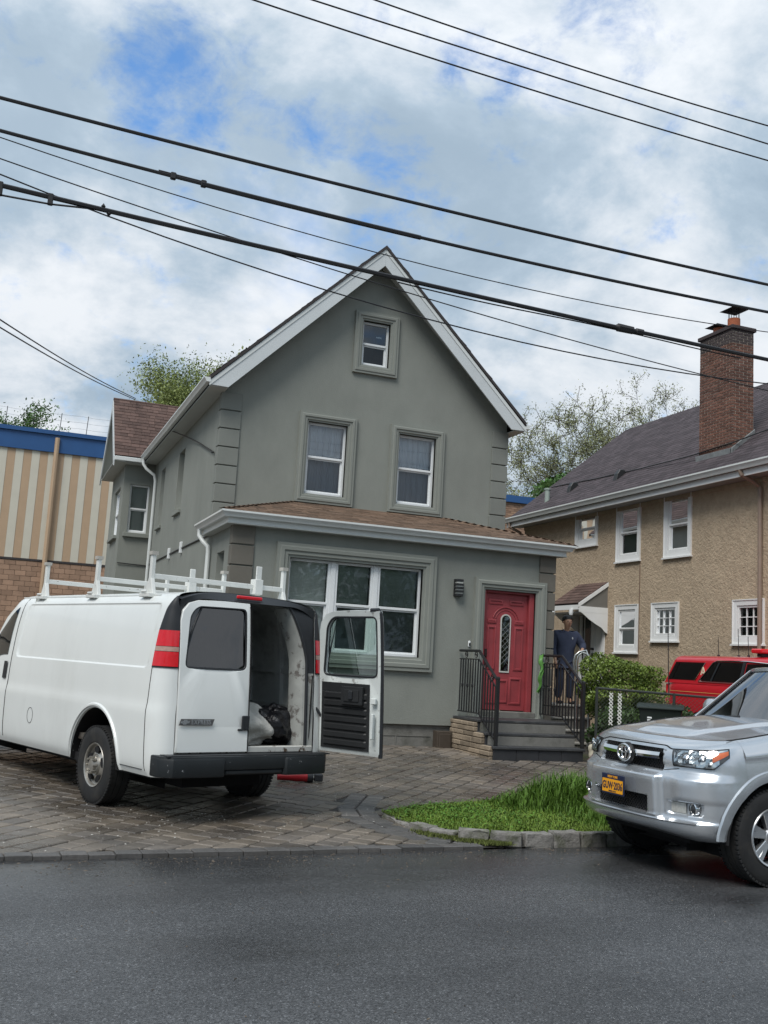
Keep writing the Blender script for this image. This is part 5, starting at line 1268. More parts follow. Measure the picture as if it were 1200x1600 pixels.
cols = sorted(set([round(v, 4) for v in frange(.2, .5, 8)+[.315, .322, .33, .338, .345, .352, 3.505, 3.512, 3.52, 3.527, 3.535]+frange(.5, 5.46, 90)+[AR[0]+AR[1]*math.cos(t) for t in frange(0, math.pi, 30)]+[AF[0]+AF[1]*math.cos(t) for t in frange(0, math.pi, 24)]]))
SS = sorted(set(frange(0, .42, 30)+frange(.42, 1, 34)+[s_of_z(z) for z in (1.36, 1.37, 1.378, 1.386, 1.394, 1.402, 1.41, 1.98, 1.988, 1.996, 2.004, 2.012)]))
SB = {X: s_of_z(zbot(X)) for X in cols}
for sgn, nm in ((1, 'left_body_side'), (-1, 'right_body_side')):
    mb = MB(); ths = frange(math.pi/2, 0, 8)
    def fn(i, s):
        if i < len(ths): p = vskin(0, s, ths[i])
        else:
            X = cols[i-len(ths)]; p = vskin(X, max(s, SB[X]))
        return (p.x, sgn*p.y, p.z)
    mb.grid(fn, range(len(ths)+len(cols)), SS); mb.build('body_side', m_vanw, van, smooth=.6)
mb = MB(); mb.add([(5.46, sg*vskin(5.46, s).y, vskin(5.46, s).z) for sg, sl in ((1, SS), (-1, SS[::-1])) for s in sl], [tuple(range(2*len(SS)))]); mb.build('nose', m_vanw, van)
# arch flares and wells
for (c, a, b, h) in (AR, AF):
    for sg in (1, -1):
        mb = MB(); pts = []
        mb.grid(lambda t, k: (c+(a+(.0, .018, .035, .05)[k])*math.cos(t), sg*(vprof(s_of_z(min(1.2, b+(h)*max(0, math.sin(t)))))[0]*(1-.10*max(0, (c-3.9)/1.56)**2 if c > 3.9 else 1)+(-.03, .016, .016, -.004)[k]), b+(h+(.0, .018, .035, .05)[k])*math.sin(t)), frange(0, math.pi, 32), range(4)); mb.build('wheel_arch_lip', m_vanw, van, smooth=.9)
        mb = MB(); mb.grid(lambda t, y: (c+a*math.cos(t), sg*y, b+h*math.sin(t)), frange(0, math.pi, 24), (.45, .98)); mb.quad((c-a, sg*.45, b-.2), (c+a, sg*.45, b-.2), (c+a, sg*.45, b+h), (c-a, sg*.45, b+h)); mb.build('wheel_well', m_well, van, smooth=1)
for x in (1.25, 4.68):
    for sg in (1, -1): wheel(van, x, sg*.862, .385, .235, .213, 'steel', sg)
# underbody
mb = MB(); mb.box(.15, 5.3, -.93, .93, .38, .46); mb.box(.4, 5.2, -.45, .45, .25, .4); mb.tube([(1.25, -.8, .36), (1.25, .8, .36)], .06, 8); mb.build('underbody', m_well, van)
# rear black pillar caps, header, tail lamps, seams
for sg in (1, -1):
    zt, zl, zb_ = 2.06, 1.745, 1.405
    mb = MB(); mb.grid(lambda t, z: (lambda p: (p.x, sg*p.y, p.z))(vskin(0, s_of_z(z), t, .006)), frange(math.pi/2, -.0, 10), frange(zl+.004, 2.075, 12)); mb.build('pillar_cap', m_vblack, van, smooth=.8)
    for z0, z1, mt in ((1.592, zl, m_lens), (1.545, 1.592, m_lensr), (zb_, 1.545, m_lens)):
        mb = MB(); mb.grid(lambda t, z: (lambda p: (p.x, sg*p.y, p.z))(vskin(0, s_of_z(z), t, .014)), frange(math.pi/2*.97, .06, 10), frange(z0+.002, z1-.002, 5)); mb.build('tail_lamp', mt, van, smooth=.8)
    mb = MB(); mb.grid(lambda t, z: (lambda p: (p.x, sg*p.y, p.z))(vskin(0, s_of_z(z), t, .008)), frange(math.pi/2, 0, 8), frange(zb_-.012, zl+.012, 10)); mb.build('lamp_housing', m_vblack, van, smooth=.8)
    mb = MB(); mb.tube([(lambda p: (p.x, sg*p.y, p.z))(vskin(.2, s_of_z(z), 0, .0005)) for z in frange(.45, 1.40, 14)], .0045, 4); mb.build('panel_gap', m_gap, van)
    mb = MB(); mb.tube([(lambda p: (p.x, sg*p.y, p.z))(vskin(3.63+.05*max(0, z-1.5), s_of_z(z), None, .0005)) for z in frange(.46, 2.07, 22)], .006, 4); mb.build('panel_gap', m_gap, van)
    mb = MB(); mb.tube([(lambda p: (p.x, sg*p.y, p.z))(vskin(X, s_of_z(.455), None, .0005)) for X in frange(.25, .70, 5)], .004, 4); mb.build('panel_gap', m_gap, van)
    mb = MB(); mb.tube([(lambda p: (p.x, sg*p.y, p.z))(vskin(X, s_of_z(2.085), None, .004)) for X in frange(.5, 3.9, 30)], .008, 5); mb.build('drip_rail', m_vanw, van)
    # front door glass and handle
    mb = MB(); mb.grid(lambda X, z: (lambda p: (p.x, sg*p.y, p.z))(vskin(X, s_of_z(1.40+(lerp(1.97, 1.62, (X-3.75)/.75)-1.40)*z), None, .008)), frange(3.76, 4.5, 8), frange(0, 1, 8)); mb.build('front_door_glass', m_tint, van, smooth=.8)
    mb = MB(); mb.grid(lambda X, z: (lambda p: (p.x, sg*p.y, p.z))(vskin(X, s_of_z(z), None, .014)), (3.70, 3.73, 3.77, 3.80), frange(1.12, 1.32, 5)); mb.build('door_handle', m_vblack, van)
mb = MB(); mb.grid(lambda y, k: ((xrear(2.156-.14*(abs(y)/.80)**2.6)-.02 if k == 0 else .125), y, (2.15-.105*(abs(y)/.80)**3 if k == 0 else 2.068-.11*max(0, (abs(y)-.5)/.3)**2)), frange(-.80, .80, 24), (0, 1))
mb.grid(lambda y, k: ((xrear(2.156-.14*(abs(y)/.80)**2.6)+(.10 if k == 1 else -.02)), y, (2.15-.105*(abs(y)/.80)**3 if k == 0 else 2.163-.105*(abs(y)/.80)**3)), frange(-.80, .80, 24), (0, 1)); mb.build('roof_header', m_vblack, van, smooth=1)
mb = MB(); mb.box(.135, .165, -.15, .15, 2.10, 2.135); mb.build('high_brake_lamp', m_lens, van, bevel=.008)
# fuel filler outline
mb = MB(); mb.tube([(lambda p: tuple(p))(vskin(2.86+.075*math.cos(t), s_of_z(.75+.085*math.sin(t)), None, .001)) for t in frange(0, 6.283, 24)], .003, 4, cap=False); mb.build('fuel_flap', m_gap, van)
# load space
mb = MB()
for sg in (1, -1):
    sl_ = [s_of_z(z) for z in frange(.66, 2.07, 20)]+frange(s_of_z(2.07), 1, 8)[1:]
    mb.grid(lambda X, s: (lambda p: (p.x, sg*max(p.y, 0), p.z-(.045 if s > .5 else .0)*min(1, (s-.5)*3)))(vskin(X, max(s, s_of_z(.98)) if .62 < X < 1.9 else s, None, 0, .065 if s < .72 else .065*(1-s)/.28)), [.2, .26, .4, .5, .61, .63, .9, 1.2, 1.5, 1.88, 1.91]+frange(2.0, 3.4, 8), sl_)
mb.quad((3.4, -1, .6), (3.4, 1, .6), (3.4, .85, 2.1), (3.4, -.85, 2.1)); mb.build('load_space_lining', m_vani, van, smooth=.7)
for X in (.75, 1.35, 1.95, 2.55, 3.1):
    for sg in (-1, 1):
        mb = MB(); mb.grid(lambda k, s: (lambda p: (p.x, sg*p.y, p.z))(vskin(X+(0, 0, .1, .1)[k], s, None, 0, (.06, .11, .11, .06)[k])), range(4), [s_of_z(z) for z in frange(.98 if X < 2 else .66, 2.04, 16)]); mb.build('body_rib', m_vani, van, smooth=.5)
for z in (1.0, 1.38):
    mb = MB(); mb.grid(lambda X, k: (lambda p: (p.x, -p.y, p.z))(vskin(X, s_of_z(z+(0, 0, .05, .05)[k]), None, 0, (.06, .10, .10, .06)[k])), frange(.5, 3.3, 10), range(4)); mb.build('body_rib', m_vani, van)
mb = MB(); mb.box(.02, .3, -.76, .76, .60, .665); mb.box(.3, 3.4, -.93, .93, .60, .664); mb.build('load_floor', M('dirty_floor', (.06, .05, .042), .8, var=.35, vs=5, col2=(.15, .14, .12), c2s=4), van)
mb = MB(); mb.box(.0, .06, -.80, .80, .615, .675); mb.build('door_sill', M('chipped_white', (.5, .5, .47), .6, col2=(.09, .06, .04), c2s=14, c2r=(.55, .6)), van, bevel=.008)
m_jamb = M('grimy_jamb', (.34, .35, .33), .6, var=.2, vs=8, col2=(.14, .13, .12), c2s=9, c2r=(.55, .62))
# jamb flange beside the opening
def jy(z): return .48*max(0, z-1.5)**1.5
for sg in (1, -1):
    mb = MB(); mb.grid(lambda k, z: (xrear(z)+(.03, .045, .05, .12, .24)[k], sg*((.72, .705, .69, .655, .65)[k]-jy(z)), z), range(5), frange(.66, 2.05, 22)); mb.build('door_jamb', m_jamb, van, smooth=.6)
    mb = MB(); mb.grid(lambda k, z: (xrear(z)+(.012, .02, .028)[k], sg*lerp(.80, .72-jy(z), k/2), z), range(3), frange(.66, 1.40, 10)); mb.build('door_jamb', m_jamb, van, smooth=.6)
    mb = MB(); mb.grid(lambda k, z: (xrear(z)+(.012, .02, .028)[k], sg*lerp(.80, .72-jy(z), k/2), z), range(3), frange(1.40, 2.07, 12)); mb.build('door_jamb', m_vblack, van, smooth=.6)
    mb = MB(); mb.tube([(xrear(z)+.02, sg*(.715-jy(z)), z) for z in frange(.66, 2.06, 20)], .016, 6); mb.build('door_seal', m_vblack, van, smooth=1)
    if sg < 0: mb = MB(); mb.tube([(.03, sg*.765, z) for z in (.68, 1.38)], .008, 5); mb.build('jamb_bead', m_gap, van)
# rear doors: ring with a window hole
m_sash = M('door_inner_paint', (.60, .63, .61), .5, var=.1, vs=4, col2=(.3, .3, .28), c2s=12, c2r=(.6, .68))
OUT = [(0.0, .63), (.79, .63), (.79, 2.06), (.5, 2.065), (.2, 2.05), (.09, 2.015), (.025, 1.94), (.0, 1.84)]
WIN = round_poly([(.06, 1.405), (.745, 1.405), (.745, 2.0), (.19, 1.99), (.11, 1.9)], .06)
def rear_door(mtx, inner_open):
    ctr = (.42, 1.70); angs = sorted(set([round(math.atan2(p[1]-ctr[1], p[0]-ctr[0]), 5) for p in OUT+WIN]+[round(a, 5) for a in frange(-math.pi, math.pi, 48)[:-1]])); n = len(angs)
    def P3(u, z, w): return (u, w-xrear(z)*1.0, z)              # local: u across, +w outwards
    O_ = [ray_poly(OUT, ctr, a) for a in angs]; I_ = [ray_poly(WIN, ctr, a) for a in angs]; v = []
    for ring, w in ((O_, -.006), (O_, .012), (I_, .010), (I_, -.04)): v += [P3(u, z, w) for u, z in ring]
    mid = [((o[0]*.08+i[0]*.92), (o[1]*.08+i[1]*.92)) for o, i in zip(O_, I_)]; oi = [((o[0]*.94+i[0]*.06), (o[1]*.94+i[1]*.06)) for o, i in zip(O_, I_)]
    mb = MB(); rings = [(O_, -.008), (O_, .010), (oi, .016), (mid, .016), (I_, .002), (I_, -.03), (mid, -.045), (oi, -.045), (O_, -.03), (O_, -.008)]; v = []
    for ring, w in rings: v += [P3(u, z, w) for u, z in ring]
    mb.add(v, [(k*n+j, k*n+(j+1) % n, (k+1)*n+(j+1) % n, (k+1)*n+j) for k in range(len(rings)-1) for j in range(n)])
    d = mb.build('rear_door', m_sash if inner_open else m_vanw, van, smooth=.5); d.matrix_local = mtx
    mb = MB(); mb.add([P3(u, z, -.012) for u, z in I_], [tuple(range(n))]); mb.build('door_window', m_doorglass if inner_open else m_tint, d)
    mb = MB(); mb.tube([P3(u, z, .004) for u, z in I_]+[P3(*I_[0], .004)], .011, 6, cap=False); mb.tube([P3(u, z, -.04) for u, z in I_]+[P3(*I_[0], -.04)], .012, 6, cap=False); mb.build('window_gasket', m_vblack, d, smooth=1)
    mb = MB(); mb.box(.02, .77, .012, .022, .74, .80); return d, P3
# closed left door: hinge on the left, u runs to the van centre (-y), outside faces the rear (-x)
m_closed = Matrix(((0, -1, 0, 0.0), (-1, 0, 0, .795), (0, 0, 1, 0), (0, 0, 0, 1)))
ld, P3 = rear_door(m_closed, False)
mb = MB(); mb.grid(lambda u, k: P3(u, (.60+.03, .80, .835, .86)[k], (.021, .021, .0185, .0165)[k]), (.012, .78), range(4)); mb.build('lower_pressing', m_vanw, ld, smooth=.8)
mb = MB(); mb.box(.70, .785, .012, .032, .83, .97); mb.box(.66, .72, .012, .026, .825, .845); mb.build('door_handle', m_vblack, ld, bevel=.006)
mb = MB(); mb.tube([P3(.787, z, .02) for z in frange(.64, 2.03, 14)], .006, 4); mb.build('door_edge_seal', m_gap, ld)
# badge: dark bar with raised letters and a bow-tie shaped mark
BM = Matrix(((1, 0, 0, .20), (0, 0, 1, .019-xrear(.9)), (0, 1, 0, .905), (0, 0, 0, 1)))
BM = Matrix(((1, 0, 0, .20), (0, 0, 1, .019), (0, 1, 0, .905), (0, 0, 0, 1)))
mb = MB(); mb.prism([(-.19, -.03), (.17, -.03), (.19, .03), (-.17, .03)], 2, 0, .004); bd_ = mb.build('badge', M('badge_grey', (.10, .10, .10), .4), ld); bd_.matrix_local = BM
text('badge_letters', 'EXPRESS', .062, m_chrome, ld, BM @ Matrix.Translation((.045, 0, .005)), .002, .001, .92)
mb = MB(); mb.prism([(-.18, -.01), (-.155, -.01), (-.15, -.022), (-.115, -.022), (-.11, -.01), (-.085, -.01), (-.075, .01), (-.10, .01), (-.105, .022), (-.14, .022), (-.145, .01), (-.17, .01)], 2, .004, .008); bt = mb.build('badge_mark', m_chrome, ld); bt.matrix_local = BM
# open right door
HX, HY = .03, -.93; aw = R(303-110.5)
rd, P3 = rear_door(Matrix.Translation((HX, HY, 0)) @ Matrix.Rotation(aw, 4, 'Z') @ Matrix(((1, 0, 0, 0), (0, 1, 0, 0), (0, 0, 1, 0), (0, 0, 0, 1))), True)
m_card = M('black_door_card', (.017, .018, .019), .55, var=.15, vs=8, rvar=.1)
mb = MB(); pz = [.67]
for k in range(7): pz += [.70+k*.078, .70+k*.078+.012, .70+k*.078+.055, .70+k*.078+.067]
pw = [0]+[0, .018, .018, 0]*7
mb.grid(lambda u, i: P3(u, pz[i], -.05-pw[i]*(1 if .07 < u < .62 else 0)), (.04, .069, .10, .6, .621, .66), range(len(pz))); mb.grid(lambda u, i: P3(u, (1.236, 1.33)[i], -.05), (.04, .66), (0, 1)); mb.build('door_card', m_card, rd, smooth=.4)
mb = MB(); mb.box(.33, .60, -.135, -.10, 1.12, 1.30); mb.box(.37, .56, -.145, -.135, 1.15, 1.27); mb.build('inner_handle', m_card, rd, bevel=.015, seg=2); mb = MB(); mb.box(.44, .49, -.165, -.14, 1.17, 1.26); mb.build('latch_lever', m_vblack, rd, bevel=.008)
mb = MB(); mb.tube([P3(.785, z, -.02) for z in frange(.62, 2.03, 14)]+[P3(.77, 2.07, -.02), P3(.68, 2.065, -.03)], .022, 6); mb.build('door_edge_seal', m_vblack, rd, smooth=1)
mb = MB(); mb.box(.715, .745, -.13, -.09, .8, 1.05); mb.box(.70, .76, -.125, -.09, 1.14, 1.2); mb.build('latch_plate', m_sash, rd, bevel=.006)
mb = MB(); mb.tube([(.09, -.80, 1.12), (.0, -.87, 1.0), (-.03, -.95, .86), (-.06, -1.0, .80)], .016, 6); mb.build('door_check_strap', m_vblack, van, smooth=1)
for z in (.85, 1.36):
    mb = MB(); mb.box(-.03, .08, -1.0, -.90, z, z+.06); mb.build('hinge', m_vani, van, bevel=.008)
# bumper
m_bump = M('scuffed_bumper', (.012, .015, .017), .48, var=.2, vs=6, rvar=.12, col2=(.26, .27, .28), c2s=13, c2r=(.64, .68))
def bumper_plan(o): return [(.10, .985+o), (-.05, .975+o), (-.15-o, .88), (-.17-o, .6), (-.17-o, -.6), (-.15-o, -.85), (-.05, -.945-o), (.10, -.96-o), (.10, -.5), (.10, .5)]
mb = MB(); mb.prism(bumper_plan(0), 2, .475, .605); mb.build('rear_bumper', m_bump, van, bevel=.018, seg=2, smooth=.6)
for sg in (1, -1):
    mb = MB(); e_ = 0 if sg > 0 else -.04; mb.prism([(.08, sg*(.995+e_)), (-.05, sg*(.985+e_)), (-.165, sg*(.89+e_)), (-.19, sg*.60), (-.19, sg*.36), (-.15, sg*.33), (.02, sg*.33), (.05, sg*.9)], 2, .415, .588); mb.build('bumper_end', m_bump, van, bevel=.02, seg=2, smooth=.6)
mb = MB(); mb.box(-.16, .05, -.33, .33, .43, .476); mb.build('bumper_step', m_bump, van, bevel=.012); mb = MB(); mb.box(-.13, .02, -.93, .93, .60, .612); mb.build('bumper_tread', m_vblack, van)
# ------------------------------------------------------------------ ladder rack
rack = thing('ladder_rack', 'white scuffed steel ladder rack on the white van roof', 'roof rack', (2.385, 9.88, .02), R(110.5))
m_rack = M('chipped_white_rack', (.66, .67, .64), .5, var=.08, vs=6, col2=(.16, .11, .08), c2s=22, c2r=(.64, .69))
for X, hl in ((.72, .40), (1.93, .40), (3.28, .38)):
    for sg in (1, -1):
        mb = MB(); mb.prism([(X-.085, 2.10), (X+.085, 2.10), (X+.025, 2.26), (X+.025, 2.12+hl), (X-.025, 2.12+hl), (X-.025, 2.26)], 1, sg*.80-.022, sg*.80+.022); mb.build('post', m_rack, rack, bevel=.006)
        mb = MB(); mb.box(X-.10, X+.10, sg*.80-.05, sg*.80+.07, 2.065, 2.105); mb.tube([(X-.05, sg*.87, 2.12), (X+.05, sg*.87, 2.12)], .014, 6); mb.build('foot_clamp', m_rack, rack, bevel=.005)
        mb = MB(); mb.box(X-.036, X+.036, sg*.80-.034, sg*.80+.034, 2.12+hl-.03, 2.125+hl); mb.build('post_cap', M('dull_cap', (.42, .4, .36), .6) if 'dull_cap' not in MATS else MATS['dull_cap'], rack)
    mb = MB(); mb.box(X-.02, X+.02, -.79, .79, 2.255, 2.305); mb.build('cross_bar', m_rack, rack, bevel=.005)
for X, y in ((.72, -.45), (1.93, -.35)):
    mb = MB(); mb.box(X-.045, X-.027, y-.035, y+.035, 2.19, 2.50); mb.box(X-.06, X+.04, y-.05, y+.05, 2.20, 2.36); mb.build('stop_bracket', m_rack, rack, bevel=.005)
# ------------------------------------------------------------------ load: dust sheet, bag; grinder on the ground
def van_pt(x, y, z): a = R(110.5); return (2.385+x*math.cos(a)-y*math.sin(a), 9.88+x*math.sin(a)+y*math.cos(a), z+.02)
m_sheet = M('dusty_white_sheet', (.52, .51, .47), .9, var=.2, vs=9, bump=.6, bs=30, bd=.02)
lump('dust_sheet', 'crumpled white dust sheet inside the open van door', 'sheet', van_pt(.5, -.22, .82), (.34, .40, .26), m_sheet, 5, .16, (48, 30), .035)
m_bag = M('black_bin_bag', (.008, .008, .010), .28, var=.2, vs=9, bump=.8, bs=14, bd=.03)
lump('bin_bag', 'shiny black bin bag inside the open van door', 'bag', van_pt(.36, -.52, .84), (.21, .22, .22), m_bag, 8, .16, (48, 30), .05)
gr = thing('power_tool', 'red cordless power tool lying on the pavers under the van bumper', 'tool', (3.62, 12.3, G(12.3)), R(-12))
m_redp = M('red_tool_plastic', (.36, .012, .018), .4, var=.15, vs=12)
mb = MB(); mb.tube([(-.24, 0, .05), (-.1, 0, .055), (0, 0, .06), (.13, 0, .06)], [.038, .045, .058, .055], 12); mb.build('body', m_redp, gr, smooth=.7)
mb = MB(); mb.lathe([(0, .13), (.062, .13), (.066, .16), (.06, .2), (0, .2)], 14, axis=0, c=(0, 0, .062)); mb.build('collar', m_vblack, gr, smooth=.6)
mb = MB(); mb.box(.21, .32, -.045, .045, .015, .105); mb.build('battery', m_vblack, gr, bevel=.012); mb = MB(); mb.tube([(.2, 0, .06), (.22, 0, .06)], .035, 8); mb.build('neck', m_steel, gr)
mb = MB(); mb.tube([(-.1, .02, .05), (-.14, .12, .05)], .018, 8); mb.build('side_handle', m_vblack, gr)
# ================================================================== silver SUV at the kerb
def Mpaint(name, col, rough=.3, metal=.6, flake=.1):
    return M(name, col, rough, metal, var=flake, vs=1.2, coat=.8, rvar=.05)
m_silver = M('silver_metallic_paint', (.56, .59, .62), .27, .75, var=.05, vs=1.0, coat=1.0, bump=.05, bs=260, bd=.003)
m_mesh = M('black_grille', (.01, .01, .011), .5, var=.1)
suv = thing('silver_suv', 'silver sport utility car parked at the kerb with orange number plate', 'car', (5.14, 7.69, -.028), R(90+91))
WT = [(.30, .86), (.36, .905), (.42, .93), (.50, .945), (.70, .948), (.86, .935), (.98, .912), (1.05, .885), (1.09, .85), (1.115, .80)]
FT = [(.30, -.16), (.35, -.075), (.40, -.04), (.455, -.03), (.475, -.035), (.495, -.075), (.55, -.08), (.70, -.075), (.80, -.075), (.845, -.10), (.87, -.125), (.95, -.13), (1.02, -.155), (1.06, -.19), (1.09, -.24), (1.115, -.32)]
AC, NE = .60, 3.0
def plan(th, z):
    w = smooth_tab(WT, z); c, s = max(0, math.cos(th)), max(0, math.sin(th)); xf = smooth_tab(FT, z)
    k = AC+xf+.075                                           # corner depth keeps the side edge in one place
    return Vector((xf-k+k*c**(2/NE), w*s**(2/NE), z))
def box_mask(y, z, y0, y1, z0, z1, e=.012): return sstep(y0-e, y0+e, y)*(1-sstep(y1-e, y1+e, y))*sstep(z0-e, z0+e, z)*(1-sstep(z1-e, z1+e, z))
def front(th, z):
    p = plan(th, z); y = abs(p.y)
    d = .055*(1-sstep(.455, .50, y+ .05*(z-.6)))*sstep(.47, .50, z)*(1-sstep(.80, .845, z))            # centre bumper block
    hw = lerp(.445, .40, (z-.85)/.18)
    d -= .075*(1-sstep(hw-.008, hw+.008, y))*sstep(.852, .862, z)*(1-sstep(1.015, 1.028, z))         # grille mouth
    d -= .08*box_mask(y, z, -1, .37, .505, .635, .010)                                               # lower mouth
    d -= .045*box_mask(y, z, .545, .815, .535, .625, .008)                                           # fog lamp pocket
    d += .020*sstep(.55, .7, y)*sstep(.62, .66, z)*(1-sstep(.80, .85, z))
    return p+Vector((d, 0, 0))
def skin_y(x, z):
    w = smooth_tab(WT, z)
    if x > -AC+.07:
        xf = smooth_tab(FT, z); k = AC+xf+.075; c = max(0, min(1, (x-xf+k)/k)); return w*max(0, math.sin(math.acos(min(1, c**(NE/2)))))**(2/NE)
    return w-(.05*((-3.9-x)/.8)**2 if x < -3.9 else 0)
def zsh(x): return .135*sstep(.25, 1.5, -x)
SILL = .33
AFs, ARs = (-.885, .475, .33, .50), (-3.675, .475, .33, .50)
def sbot(x):
    z = SILL if x > -.5 else .36
    for c, a, b, h in (AFs, ARs):
        if abs(x-c) < a: z = max(z, b+h*math.sqrt(1-((x-c)/a)**2))
    return z
ZS = sorted(set([round(v, 4) for v in frange(.30, 1.115, 54)+[.47, .478, .486, .494, .502, .51, .53, .54, .625, .632, .64, .80, .81, .845, .852, .858, .864, 1.013, 1.02, 1.028]]))
th_l = sorted(set(frange(0, R(60), 70)+frange(R(60), R(90), 16)))
xs_side = sorted(set([round(v, 4) for v in frange(-AC-.01, -4.7, 60)+[AFs[0]+AFs[1]*math.cos(t) for t in frange(0, math.pi, 28)]+[ARs[0]+ARs[1]*math.cos(t) for t in frange(0, math.pi, 24)] if v < -.56]), reverse=True)
def side(x, z):
    w = smooth_tab(WT, z)
    if x < -3.9: w -= .05*((-3.9-x)/.8)**2
    zz = z+zsh(x)*sstep(.80, 1.1, z); crease = .012*sstep(.96, 1.0, z)*(1-sstep(1.0, 1.06, z))
    return Vector((x, w+crease, zz))
for sg in (1, -1):
    mb = MB(); n = len(th_l)
    def fn(i, z):
        if i < n:
            p = front(th_l[i], z)
            if i > n-8: b = sstep(n-8, n, i); p = p.lerp(Vector((p.x, side(p.x, z).y, p.z)), 0)
            zl = lerp(.325, .35, 1-sstep(.35, .85, abs(p.y))); zq = z if z > .45 else lerp(zl, .45, (z-.30)/.15)
            if p.x < -.30: zq = max(zq, sbot(p.x)-.01*0)
            zz = zq+zsh(p.x)*sstep(.80, 1.1, zq)
            return (p.x, sg*p.y, zz)
        x = xs_side[i-n]; p = side(x, max(z, sbot(x))); return (p.x, sg*p.y, p.z)
    mb.grid(fn, range(n+len(xs_side)), ZS); mb.build('body_side', m_silver, suv, smooth=.75)
# tail panel
mb = MB(); mb.grid(lambda y, z: (-4.7-.03*(1-(y/.9)**2), y*smooth_tab(WT, z)/.9*.94, z+zsh(-4.7)*sstep(.8, 1.1, z)), frange(-.9, .9, 10), frange(.36, 1.115, 8)); mb.build('tailgate', m_silver, suv, smooth=1)
# hood
def hood_w(x):
    if x > -AC: # invert plan at the top level
        z = 1.115; xf = smooth_tab(FT, z); k = AC+xf+.075; c = max(0, min(1, (x-xf+k)/k)); th = math.acos(min(1, c**(NE/2))); return smooth_tab(WT, z)*max(0, math.sin(th))**(2/NE)
    return smooth_tab(WT, 1.115)
hx0 = smooth_tab(FT, 1.115)
def hood(u, v):
    x = lerp(hx0, -1.47+.10*(1-v*v), u); w = hood_w(x); y = v*w; z = 1.115+zsh(x)+.028*(1-v*v)*sstep(0, .25, u)
    z += .024*sstep(.50, .40, abs(y)-.06*(1-u))*sstep(.05, .4, u) if False else .022*(1-sstep(.30+.14*u, .38+.14*u, abs(y)))*sstep(.04, .35, u)
    return (x, y, z+.002)
mb = MB(); mb.grid(hood, [0, .01, .02, .035, .05, .07]+frange(.09, 1, 30), frange(-1, 1, 60)); mb.build('hood', m_silver, suv, smooth=.8)
for sg in (1, -1):
    mb = MB(); mb.tube([(lambda x: (x, sg*.79, 1.1185+zsh(x)+.002))(x) for x in frange(-.5, -1.5, 14)], .0045, 4); mb.build('panel_gap', m_gap, suv)
def skin_line(pts, r, name, mat, off=.0015):
    mb = MB(); mb.tube([Vector((p.x+off, p.y, p.z+zsh(p.x)*sstep(.8, 1.1, p.z))) for p in pts], r, 4); return mb.build(name, mat, suv)
def th_of_y(y, z):
    w = smooth_tab(WT, z); return math.asin(min(1, (min(abs(y)/w, 1))**(NE/2)))
def fpt(y, z, off=0.):
    p = front(th_of_y(y, z), z); return Vector((p.x+off, math.copysign(p.y, y) if y else 0, p.z+zsh(p.x)*sstep(.8, 1.1, z)))
mb = MB(); mb.tube([fpt(y, 1.055-.022*sstep(.40, .50, abs(y)), .001) for y in frange(-.56, .56, 40)], .006, 4); mb.build('hood_gap', m_gap, suv)
for sg in (1, -1):
    mb = MB(); mb.tube([fpt(sg*y, lerp(.862, .885, (y-.46)/.14), .001) for y in frange(.46, .60, 6)], .004, 4); mb.build('panel_gap', m_gap, suv)
# grille: honeycomb inserts, bar and emblem
def honey(y0, y1, z0, z1, x, cell, nm):
    mb = MB(); z = z0; r_ = 0
    mb.quad((x-.02, y0-.03, z0-.02), (x-.02, y1+.03, z0-.02), (x-.02, y1+.03, z1+.02), (x-.02, y0-.03, z1+.02))
    k = int((y1-y0+z1-z0)/cell)+2
    for i in range(-int((z1-z0)/cell)-1, k):
        for s in (1, -1):
            a, b = y0+i*cell, y0+i*cell+(z1-z0); za, zb2 = (z0, z1) if s > 0 else (z1, z0); lo, hi = max(a, y0), min(b, y1)
            if hi > lo: mb.tube([(x, lo, lerp(za, zb2, (lo-a)/(b-a))), (x, hi, lerp(za, zb2, (hi-a)/(b-a)))], .006, 4)
    return mb.build(nm, m_mesh, suv)
honey(-.44, .44, .855, 1.02, -.175, .035, 'upper_grille'); honey(-.37, .37, .50, .64, -.085, .035, 'lower_grille')
mb = MB()
def barx(y): return -.105-.035*(y/.42)**2
for s in (1, -1):
    mb.grid(lambda y, k: (barx(y)+(-.03, .0, .012, .0, -.03)[k], s*y, (.935, .935, .962, .99, .99)[k]+.006*(y/.4)), frange(.06, .405, 8), range(5))
mb.build('grille_bar', m_chrome, suv, smooth=.6)
def ell(a, b, r, x, n=28, dz=0, dy=0): return [(x, dy+a*math.cos(t), .955+dz+b*math.sin(t)) for t in frange(0, 6.2832, n)]
mb = MB(); mb.tube(ell(.088, .066, 0, -.065), .0115, 8, cap=False); mb.tube(ell(.030, .058, 0, -.064), .008, 6, cap=False); mb.tube(ell(.060, .024, 0, -.063, dz=.024), .008, 6, cap=False); mb.build('emblem', m_chrome, suv, smooth=1)
mb = MB(); mb.lathe([(0, -.07), (.07, -.072), (.086, -.085), (.09, -.11)], 24, axis=0, c=(0, 0, .955)); mb.build('emblem_back', m_mesh, suv, smooth=.8)
